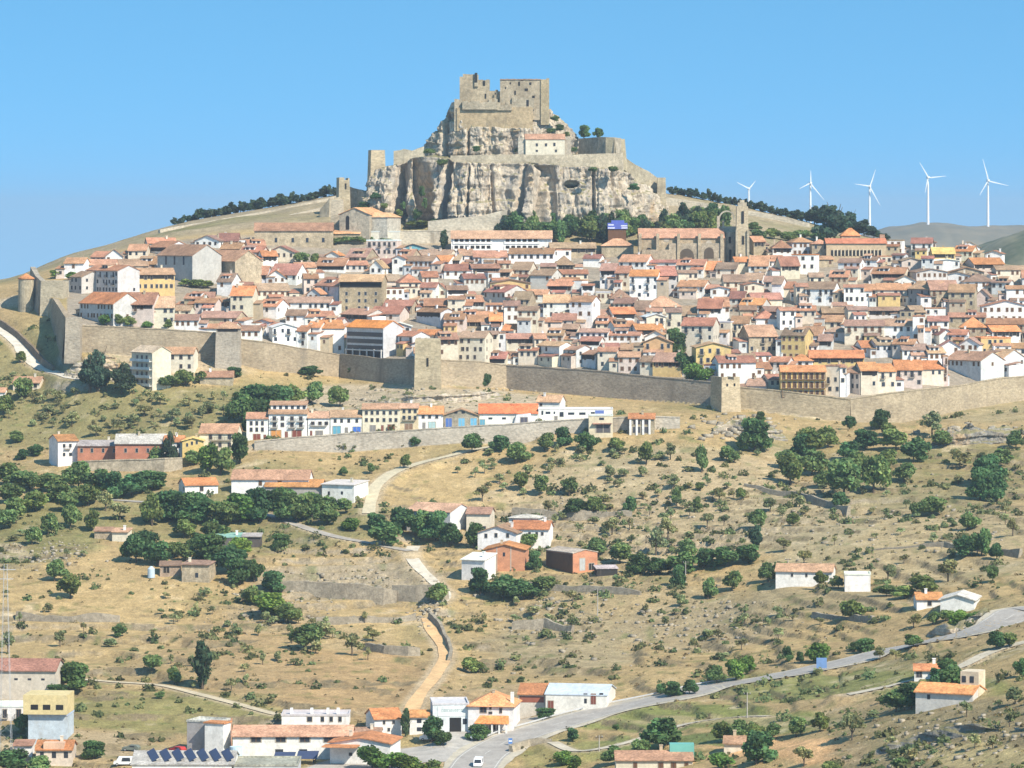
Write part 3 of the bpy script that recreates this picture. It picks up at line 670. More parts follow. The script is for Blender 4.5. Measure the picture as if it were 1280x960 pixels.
tag(polywall('town_wall', [(633,1400,457,487),(760,1377,465,498),(840,1362,474,506),(900,1350,479,511)], STONEL, (.36,.295,.22), 2), 'long greyer town wall under the four-storey houses, left of the notched tower', 'town wall', 'lengths of the medieval town wall')
tag(polywall('town_wall', [(924,1346,484,514),(1000,1341,492,522),(1063,1338,500,530)], STONEL, (.43,.345,.225), 2), 'pale town wall falling to the right of the small notched tower', 'town wall', 'lengths of the medieval town wall')
tag(polywall('town_wall', [(1063,1338,499,530),(1130,1345,490,530),(1200,1370,482,516),(1255,1388,473,504),(1300,1398,470,500),(1420,1410,466,494)], STONEL, (.41,.33,.22), 2), 'rightmost town wall rising past the big low orange roof', 'town wall', 'lengths of the medieval town wall')
def tower(name, px0, px1, top, base, Y, depth, col, roof=None, yaw=0, cren=False, mat=None):
    s = Y/F; w = (px1-px0)*s/max(.6, math.cos(math.radians(yaw))); x = ((px0+px1)/2-CX)*s; z0 = (HY-base)*s; H = (base-top)*s
    root = empty(name, (x, Y, z0), math.radians(yaw)); m = MB(); e = .5; hw = w/2
    m.prism([(-hw-e, -e, -5), (hw+e, -e, -5), (hw+e, depth, -5), (-hw-e, depth, -5)], [(-hw, 0, H), (hw, 0, H), (hw, depth, H), (-hw, depth, H)])
    m.build('shaft', mat or STONEL, root, col)
    if cren:
        c = MB(); n = max(2, int(w/1.8))
        for i in range(n):
            if i % 2 == 0:
                c.box(-hw+w*i/n, -hw+w*(i+1)/n, 0, .6, H, H+1.1)
        c.box(-hw, -hw+.6, .6, depth, H, H+1.1); c.box(hw-.6, hw, .6, depth, H, H+.9)
        c.build('battlement', STONE, root, col)
    if roof:
        kind, rise = roof; R = MB(); A = [(-hw-.5, -.5, H), (hw+.5, -.5, H), (hw+.5, depth+.5, H), (-hw-.5, depth+.5, H)]
        T_ = [(-hw*.15, depth*.4, H+rise), (hw*.15, depth*.4, H+rise), (hw*.15, depth*.6, H+rise), (-hw*.15, depth*.6, H+rise)]
        R.prism([(p[0], p[1], p[2]) for p in A], [(p[0], p[1], p[2]+.25) for p in A]); R.prism([(p[0], p[1], p[2]+.25) for p in A], T_); R.build('roof', TILE, root, RCOL[kind])
    return root, w, H
t, w, H = tower('wall_tower', 270, 299, 411, 457, 1394, 9, (.45,.385,.30), ('p', 2.6)); tag(t, 'square wall tower with a shallow tiled roof', 'tower')
part_box(t, 'dark_eave_band', -w/2+.5, w/2-.5, -.03, .05, H-1.2, H-.1, DARK)  # flat dark strip just below the tower roof
t, w, H = tower('wall_tower', 519, 550, 424, 486, 1376, 12, (.50,.405,.26)); tag(t, 'tall flat buttress tower projecting from the town wall', 'tower')
part_box(t, 'slit_window', -.35, .35, -.35, .05, H*.45, H*.62, DARK)
t, w, H = tower('wall_tower', 902, 925, 475, 517, 1338, 9, (.50,.40,.26), None, 22, True); tag(t, 'small wall tower with notched top and dark shaded side', 'tower')
for x in (-1.4, 1.4): part_box(t, 'window', x-.35, x+.35, -.12, .05, H-2.2, H-1.2, DARK)
t, w, H = tower('wall_tower', 82, 99, 397, 437, 1390, 9, (.43,.36,.27), None, 0); tag(t, 'flat-topped corner tower at the left end of the town wall', 'tower')
# left bastion
s_ = 1478/F
def roundtower(px0, px1, top, base, Y, col):
    s = Y/F; r = (px1-px0)*s/2; x = ((px0+px1)/2-CX)*s; z0 = (HY-base)*s; H = (base-top)*s; root = empty('bastion', (x, Y, z0)); m = MB()
    m.tube((0, r, -5), (0, r, H), r*1.08, r, 20); m.build('shaft', STONE, root, col)
    m = MB(); m.tube((0, r, H), (0, r, H+.4), r*1.12, r*1.12, 20); m.tube((0, r, H+.4), (0, r, H+2.2), r*1.1, .2, 20); m.build('roof', TILE, root, RCOL['o']); return root
tag(roundtower(22, 41, 349, 384, 1482, (.50,.42,.29)), 'round bastion tower with orange conical roof at the far left', 'tower')
t, w, H = tower('gate_bastion', 51, 79, 351, 387, 1474, 10, (.47,.395,.275), None, -6); tag(t, 'broad square tan bastion beside the round tower', 'tower')
tag(polywall('bastion_wall', [(38,1500,333,386),(44,1488,345,386),(52,1476,352,387)], STONE, (.42,.36,.28), 2, coping=False), 'wedge-shaped shaded wall rising between the round and square bastions', 'wall')
# retaining wall under the row houses
tag(polywall('retaining_wall', [(318,1285.5,552,566),(430,1285.5,543,567),(530,1285.5,537,558),(635,1285.5,531,552),(735,1285.5,524,544),(800,1285.5,521,538),(850,1285.5,522,536)], STONEL, (.47,.41,.325), 1, coping=True), 'long grey retaining wall carrying the street below the row houses', 'wall')
def fieldwall(pts, label, col=(.36,.305,.225), below=2, mat=None):
    q = []
    for px, pb, h in pts:
        Y = invY(px, pb); q.append((px, Y, pb-h, pb))
    o = polywall('dry_stone_wall', q, mat or STONE, col, .9, below, False, 1.2, 1.1, int(pts[0][0]))
    tag(o, label, 'stone wall', 'dry stone walls on the hillside')
fieldwall([(490,746,16),(520,750,18),(552,752,19),(560,750,16)], 'grey terrace wall at the top of the orange dirt track')
fieldwall([(335,730,5),(380,735,9),(430,742,11),(480,748,14),(496,748,12)], 'long ragged grey-brown terrace bank left of the dirt track', (.41,.34,.245))
fieldwall([(395,778,5),(450,776,7),(500,775,6),(520,773,5)], 'low stone wall bounding the striped straw field')
fieldwall([(455,812,6),(480,818,9),(510,820,10),(525,819,8)], 'short grey stone wall left of the dirt track bend')
fieldwall([(536,770,5),(549,786,5),(556,800,6),(562,815,7),(560,826,4)], 'low wall curving along the right edge of the dirt track')
fieldwall([(650,735,5),(700,738,8),(760,741,9),(800,744,6)], 'broken boulder wall below the brick barn')
fieldwall([(640,785,6),(680,782,8),(715,788,6)], 'pile of field stones on the slope above the warehouse')
fieldwall([(20,770,5),(90,776,6),(150,774,5)], 'low terrace wall across the straw field at left')
fieldwall([(640,640,4),(720,644,5),(790,642,4)], 'thin terrace wall in the orchard above the hamlet')
fieldwall([(930,610,5),(1000,622,6),(1060,640,6)], 'stone terrace edge below the right-hand thickets')
fieldwall([(1080,690,4),(1180,684,5),(1275,690,4)], 'faint terrace wall across the right-hand slope')
fieldwall([(640,940,6),(662,930,5),(690,926,4)], 'concentric stone kerb inside the road bend')
fieldwall([(1015,770,4),(1090,776,4)], 'thin wall across the fallow field under the long white farmhouse')
# walls climbing the ridge behind the town
def ridgewall(pts, label, col=(.50,.435,.33)):
    q = [(px, Y, t, b_) for px, Y, t, b_ in pts]
    tag(polywall('ridge_wall', q, STONEL, col, 1.5, 6, False), label, 'wall', 'old walls climbing the ridge')
ridgewall([(200,1700,287,296),(260,1715,277,288),(330,1725,264,276),(400,1732,250,262),(428,1735,243,256)], 'long pale wall climbing the left ridge to the rock')
ridgewall([(225,1672,293,301),(300,1680,283,291),(370,1690,266,274),(418,1695,256,266)], 'lower pale terrace wall on the left ridge')
ridgewall([(832,1725,246,256),(870,1725,252,262),(905,1725,258,268)], 'short wall running off the right foot of the rock')
ridgewall([(930,1735,262,270),(985,1735,272,283),(1012,1735,279,292)], 'broad pale wall on the right-hand ridge')
ridgewall([(535,1642,276,286),(600,1644,270,286),(634,1646,262,284)], 'pale retaining wall at the foot of the cliff')
# ---------------------------------------------------------------- castle
CS = (.46,.365,.24)
def cw(pts, label, col=CS, thick=2, name='castle_wall', mat=None, cop=False):
    o = polywall(name, pts, mat or STONE, col, thick, 3, cop, 1.5, 1.6 if 'uin' in label or 'rumbl' in label else .6, int(pts[0][0])); tag(o, label, 'castle wall', 'curtain walls of the castle'); return o
cw([(563,1660,195,222),(600,1659,194,222),(640,1660,194,222),(700,1659,193,222),(745,1660,192,222),(779,1663,190,224)], 'long smooth curtain wall along the cliff top under the governor house', (.50,.42,.30))
t, w, H = tower('castle_turret', 464, 481, 187.5, 216, 1666, 6, (.50,.40,.26), None, 14); tag(t, 'short blocky tower at the left end of the cliff top', 'tower')
cw([(492,1682,192,210),(505,1682,188,210),(515,1683,189,208),(530,1684,184,206)], 'broken ruin wall at the upper left of the cliff', (.50,.43,.31))
cw([(724,1690,173,196),(748,1676,172,196),(768,1668,172,200)], 'blocky bastion wall with loopholes at the upper right', (.47,.40,.30), 4)
cw([(768,1668,172,200),(781,1682,174,206)], 'sunlit end of the blocky bastion wall', (.52,.43,.28), 4)
cw([(781,1690,196,212),(795,1690,206,226),(812,1692,216,232),(826,1694,226,240)], 'stepped wall descending the right shoulder of the rock', (.47,.40,.28), 3)
t, w, H = tower('castle_turret', 822, 832, 222, 262, 1686, 5, (.52,.43,.29)); tag(t, 'slim turret at the right foot of the castle rock', 'tower')
t, w, H = tower('castle_turret', 424, 437, 225, 262, 1672, 7, (.50,.41,.27), None, 12, True); tag(t, 'square turret at the left foot of the castle rock', 'tower')
part_box(t, 'slit_window', .2, .9, -.25, .05, H-4, H-1.5, DARK)
cw([(437,1676,232,262),(447,1676,238,262),(458,1672,246,264)], 'crumbling wall beside the left turret', (.47,.39,.28))
cw([(400,1668,263,276),(412,1666,247,276),(425,1668,246,272)], 'tall fragment of wall above the convent', (.49,.41,.29))
# keep
Yk = 1683; sk = Yk/F
keep = empty('castle_keep', ((629-CX)*sk, Yk, (HY-160)*sk)); tag(keep, 'ruined castle keep with two block towers crowning the rock', 'castle keep')
def kx(px): return (px-629)*sk
def kz(py): return (160-py)*sk
def kbox(name, p0, p1, top, base, y0, y1, col=CS, jag=0):
    m = MB(); x0, x1 = kx(p0), kx(p1); n = max(2, int((x1-x0)/1.2)); z0 = kz(base)
    xs = [x0+(x1-x0)*i/n for i in range(n+1)]; r = random.Random(int(p0*7+top))
    zs = [kz(top)+(r.uniform(-jag, jag)) for _ in range(n)]
    for i in range(n): m.box(xs[i], xs[i+1]-.004, y0, y1, z0, zs[i])
    return m.build(name, STONE, keep, col)
kbox('retaining_wall', 571, 666, 134, 164, -1.2, 20, (.48,.36,.215), .25)
kbox('terrace_wall', 578, 622, 126, 137, -2.4, 1, (.50,.415,.29), .9); kbox('terrace_wall', 622, 640, 129, 138, -2.0, 1, (.47,.385,.265), .9); kbox('rampart', 568, 578, 124, 164, -.6, 20, (.52,.43,.30), .4)
kbox('left_tower', 574.5, 595, 94.5, 135, 1, 20, CS, .8); kbox('left_tower', 595, 612, 97.5, 135, 1, 16, (.45,.36,.24), .9); kbox('left_tower', 593, 598, 93.5, 108, .2, 8, (.50,.41,.28), .1)
kbox('connecting_wall', 612, 626, 112.5, 135, 2, 14, (.43,.35,.235), .8)
kbox('main_block', 625, 676, 100, 150, .2, 22, (.45,.365,.25), .3); kbox('corner_tower', 676, 686.5, 98, 156, -.3, 20, (.50,.395,.24), .5)
kbox('lower_wall', 640, 668, 122, 137, -.8, 2, (.48,.40,.28), .6)
kbox('parapet', 625, 676, 98.6, 99.9, -.1, 21, (.42,.27,.19), .05)
for (px, py, w, h) in [(605,104,3,6),(595,97,3.4,12),(607,120,2,6),(649,104.5,2.2,5),(663,104.5,2.6,3),(638,104,1.6,2.2),(644,116,1.8,5),(659.5,129,3,8),(658,112,4,3),(667,121,3,3),(619,117,1.6,2.5),(632,110,1.4,2)]:
    yy = -.83 if (py > 121 and 640 < px < 668) else (.1 if px > 624 else .9)
    if 593 < px < 598: yy = .15
    part_box(keep, 'window', kx(px-w/2), kx(px+w/2), yy-.06, yy+.3, kz(py+h/2), kz(py-h/2), DARK)
g, q = building(657, 706, 174, 7, 17, 'C', 'p', 'e', 2, 9, False, 'governor_house', Y=1664, chim=False, over=.3, skirt=6)
tag(g, 'small castle house with orange roof on the cliff-top terrace', 'house')
for (px, py, h) in [(671,181,3.5),(682.5,181,3.5),(693,180.5,4),(671,188.5,2.5),(695,188.5,3)]:
    put(g, 'window', WIN[0], (px-681.5)*q['s'], q['H']-(py+h/2-174)*q['s'], .9, h*q['s'])
part_box(g, 'side_wing', -q['w']/2-3.2, -q['w']/2, 1, 8, -6, q['H']+.6, STONE, (.52,.46,.36))
part_box(g, 'side_wing', q['w']/2, q['w']/2+2.8, 1, 8, -6, q['H']+1, STONE, (.48,.40,.30))
# ---------------------------------------------------------------- churches and large landmark buildings
def landmark(name, px0, px1, eave, rh, wh, wall, roof, typ, label, cat, **k):
    o, q = building(px0, px1, eave, rh, wh, wall, roof, typ, name=name, **k); tag(o, label, cat); return o, q
# basilica
c1, q = landmark('church', 799, 905, 297, 12, 34, 'T', 'p', 'e', 'long stone church with big arched portals under the cliff woods', 'church', yaw=0, depth=16, win=False, chim=False, over=.6, wcol=(.50,.385,.25))
def arch(root, px, py_base, wpx, hpx, pc, q, y=-.05, mat=DARK, name='arch'):
    s = q['s']; x = (px-pc)*s; r = wpx*s/2; zb = q['H']-(py_base-q['eave'])*s; hs = hpx*s-r; m = MB()
    pts = [(x-r, y, zb), (x+r, y, zb), (x+r, y, zb+hs)]+[(x+r*math.cos(t), y, zb+hs+r*1.15*math.sin(t)) for t in [math.pi*k/10 for k in range(1, 10)]]+[(x-r, y, zb+hs)]
    m.prism([(a, y+.6, c) for a, b_, c in pts], pts); return m.build(name, mat, root)
q['eave'] = 297; s = q['s']
def cb(name, p0, p1, t, b_, y0, y1, col=(.52,.41,.27), mat=STONE, root=c1, q=q, pc=852):
    return part_box(root, name, (p0-pc)*q['s'], (p1-pc)*q['s'], y0, y1, q['H']-(b_-q['eave'])*q['s']-(3 if b_ > 328 else 0), q['H']-(t-q['eave'])*q['s'], mat, col)
for px in (800, 822, 848, 874, 902): cb('buttress', px-1.8, px+1.8, 292, 331, -2.2, 0)
cb('side_chapel', 802, 842, 312, 331, -3.4, -2.25, (.47,.37,.25)); cb('porch', 836, 905, 304, 331, -1.6, 0, (.48,.385,.27))
AR = mat_flat('arch_shade', (.10, .075, .052), .95); arch(c1, 858, 324, 19, 12, 852, q, -1.75, AR, 'portal'); arch(c1, 886, 323, 12, 13, 852, q, -1.75, AR, 'portal'); arch(c1, 811, 318, 7, 8, 852, q, -.1); arch(c1, 886, 309, 8, 8, 852, q, -.1, TRIM, 'window')  # flat dark brown arches, the portals' shade put into their colour
arch(c1, 833, 302, 6, 5, 852, q, -.1, TRIM, 'window')
# transept with flying buttresses
tr = empty('church_apse', tuple(P(913, 330, 1600))); tag(tr, 'pinnacled stone end of the church left of the bell tower', 'church')
def ab(name, p0, p1, t, b_, y0, y1, col=(.50,.42,.31), mat=STONE):
    s = 1600/F; return part_box(tr, name, (p0-913)*s, (p1-913)*s, y0, y1, (330-b_)*s-(3 if b_ >= 330 else 0), (330-t)*s, mat, col)
ab('wall', 903, 922, 283, 330, 4, 14); ab('gable_wall', 908, 917, 290, 330, 1.5, 4, (.56,.47,.35)); ab('buttress', 899, 903, 290, 330, -.5, 4); ab('buttress', 904.5, 907, 296, 330, -.5, 3.9); ab('pinnacle', 897, 900.5, 270, 330, 4.2, 7); ab('pinnacle', 904, 906, 276, 292, 4.2, 7)
for p0, t, b_, w in ((905, 307, 326, 3), (913, 312, 326, 3), (912.5, 296, 304, 3), (920, 316, 329, 2.5)):
    ab('window', p0-w/2, p0+w/2, t, b_, 1.3 if 908 < p0 < 917 else 3.8, 4.4, (1, 1, 1), DARK)
# flying arch between pinnacle and tower
m = MB(); s = 1600/F
for k in range(12):
    a0, a1 = math.pi*k/12, math.pi*(k+1)/12
    def pt(a, rr): return ((909.5-10.5*math.cos(a)*rr-913)*s, (330-(274-11*math.sin(a)*rr))*s)
    (xa, za), (xb, zb) = pt(a0, 1), pt(a1, 1); (xc, zc), (xd, zd) = pt(a1, .84), pt(a0, .84)
    m.prism([(xa, 5, za), (xb, 5, zb), (xc, 5, zc), (xd, 5, zd)], [(xa, 6.5, za), (xb, 6.5, zb), (xc, 6.5, zc), (xd, 6.5, zd)])
m.build('flying_arch', STONE, tr, (.52,.46,.36))
bt, w, H = tower('bell_tower', 921, 935, 258, 332, 1594, 5.2, (.53,.425,.28)); tag(bt, 'slender stone bell tower beside the church', 'bell tower')
s = 1594/F
part_box(bt, 'belfry', -w/2+.5, w/2-.5, .4, 4.8, H, H+1.6, STONE, (.54,.45,.32)); part_box(bt, 'belfry', -w/2+1.4, w/2-1.4, 1.2, 4, H+1.6, H+2.6, STONE, (.54,.45,.32))
for (x, z0, z1) in ((.2, H*.72, H*.92), (.3, H*.36, H*.50), (-1.0, H*.05, H*.2)): part_box(bt, 'belfry_opening', x-.45, x+.45, -.5, .02, z0, z1, DARK)
for sx in (-1, 1): part_box(bt, 'buttress', sx*w/2-.5, sx*w/2+.5, -1.0, 0, -4, H*.6, STONE, (.55,.45,.31))
# convent church
c2, q2 = landmark('convent_church', 424, 462, 268, 9, 34, 'T', 'o', 'g', 'gabled stone convent church with a tall pointed window', 'church', yaw=-18, depth=22, win=False, chim=False, over=.4, wcol=(.50,.42,.31), rcol=(.62,.33,.16))
q2['eave'] = 268; arch(c2, 434, 287, 4.4, 17, 443, q2, -.12, DARK, 'window')
part_box(c2, 'apse', q2['w']/2+.1, q2['w']/2+7, 3, 20, -3, q2['H']-1.2, STONE, (.60,.54,.44))
m = MB(); W2 = q2['w']/2; m.prism([(W2+.1, 2.6, q2['H']-1.2), (W2+7.5, 2.6, q2['H']-1.2), (W2+7.5, 20.4, q2['H']-1.2), (W2+.1, 20.4, q2['H']-1.2)], [(W2+.1, 2.9, q2['H']+.9), (W2+3.5, 5.5, q2['H']+.7), (W2+3.5, 18, q2['H']+.7), (W2+.1, 20.1, q2['H']+.9)]); m.build('apse_roof', TILE, c2, (.62,.36,.19))
t, w, H = tower('convent_turret', 414, 429, 249, 290, 1640, 5, (.50,.42,.30)); tag(t, 'plain square stone turret against the convent church', 'tower')
landmark('porch_building', 414, 450, 292, 4, 12, 'T', 'o', 'm', 'low lean-to with an orange roof in front of the convent church', 'building', yaw=0, depth=6, win=False, rcol=(.60,.33,.17))
lb, ql = landmark('convent_range', 318, 416, 288, 10, 20, 'T', 'p', 'e', 'long low stone convent range with small square windows', 'building', yaw=1, depth=11, win=False, chim=False)
for px in (345, 366, 384, 404): put(lb, 'window', WIN[2], (px-367)*ql['s'], ql['H']-(303-288)*ql['s'], 1.1, 1.9)
landmark('garden_terrace', 452, 500, 290, 0, 14, 'C', 'w', 'f', 'pale plastered terrace block below the convent apse', 'terrace', yaw=0, depth=10, win=False, wcol=(.66,.60,.48))
o_ = polywall('terrace_wall', [(498,1632,289,316),(566,1634,289,316)], STONEL, (.56,.48,.36), 1.2); tag(o_, 'tan terrace wall between the convent and the galleried hotel', 'wall')
# galleried building under the wood
h1, qh = landmark('galleried_building', 564, 690, 297, 9, 19, 'W', 'p', 'e', 'long white building with two tiers of open galleries', 'building', yaw=0, depth=10, win=False, chim=False, over=1.0, rcol=(.48,.29,.18))
for (p0, p1) in ((567, 614), (631, 673)):
    for z in (0, 1):
        x0, x1 = (p0-627)*qh['s'], (p1-627)*qh['s']; zt = qh['H']-.5-z*2.9
        part_box(h1, 'gallery', x0, x1, -.06, .05, zt-2.2, zt, DARK); n = int((x1-x0)/2.1)
        for i in range(n+1):
            x = x0+(x1-x0)*i/n; part_box(h1, 'pillar', x-.35, x+.35, -.25, -.065, zt-2.2, zt, PLASTER, WCOL['W'])
        part_box(h1, 'parapet', x0, x1, -.3, -.255, zt-2.2, zt-1.3, PLASTER, WCOL['W'])
# arcaded school with pyramid tower
sc_, qs = landmark('arcaded_school', 1033, 1108, 304, 6, 24, 'O', 'o', 'e', 'long ochre school with an arcade and red roof', 'building', yaw=0, depth=12, win=False, chim=False, wcol=(.54,.40,.25), rcol=(.54,.20,.11))
for i in range(14):
    px = 1040+i*4.6; m = MB(); s = qs['s']; x = (px-1070.5)*s; zb = qs['H']-(320-304)*s
    m.box(x-.45, x+.45, -.08, .05, zb, zb+2.4); m.build('arch_window', DARK, sc_)
    part_box(sc_, 'pilaster', x+.55, x+.9, -.2, -.01, zb, zb+2.8, PLASTER, (.66,.56,.40))
t, w, H = tower('school_tower', 1052, 1075, 295, 312, 1608, 8, (.52,.38,.24), ('o', 3.4)); tag(t, 'square turret with an orange pyramid roof behind the arcaded school', 'tower')
t, w, H = tower('chimney_stack', 1100, 1106, 293, 320, 1606, 3, (.50,.30,.20)); tag(t, 'brick stack at the right end of the arcaded school', 'tower')
# blue wrapped pavilion
m = MB(); s = 1620/F; pv = empty('blue_pavilion', tuple(P(772, 300, 1618))); tag(pv, 'blue and white banded pavilion poking out of the woods', 'pavilion')
BLUE = mat_flat('blue_sheeting', (.10, .13, .42), .5); WHT = mat_flat('white_sheeting', (.62, .62, .74), .5)
part_box(pv, 'roof', -4.2, 4.2, 0, 5, 4.6, 7.2, BLUE); part_box(pv, 'canopy', -2.6, 2.8, .6, 4.4, 7.2, 8.3, BLUE)
for (x0, x1, z) in ((-4, -1.6, 6.1), (1.4, 4.1, 5.7), (-4.1, -1.2, 4.8), (1.6, 4.15, 4.8)): part_box(pv, 'band', x0, x1, -.06, .01, z, z+.55, WHT)
part_box(pv, 'base', -4, 3.6, .4, 5, -1, 4.6, WOOD)
landmark('sacristy', 752, 792, 307, 9, 14, 'T', 'p', 'h', 'stone building with a broad hipped roof below the blue pavilion', 'building', yaw=0, depth=10, win=False, chim=False)
tag(polywall('foundation_wall', [(97, invY(120,586)-1.0, 577, 588), (150, invY(150,586)-1.0, 576, 588), (206, invY(200,586)-1.0, 574, 587), (228, invY(220,584)-.5, 573, 584)], STONE, (.50,.42,.30), 1), 'tan foundation wall under the long brick building', 'wall')
tag(polywall('roadside_wall', [(-30, invY(-30,391), 384, 392), (2, invY(2,407), 401, 408), (22, invY(22,421), 415, 423), (40, invY(40,440), 433, 442), (54, invY(54,456), 449, 458), (66, invY(66,463), 458, 464)], STONE, (.26,.19,.13), .8, 2, False, 2, .2), 'brown wall along the upper edge of the white hill road', 'wall')
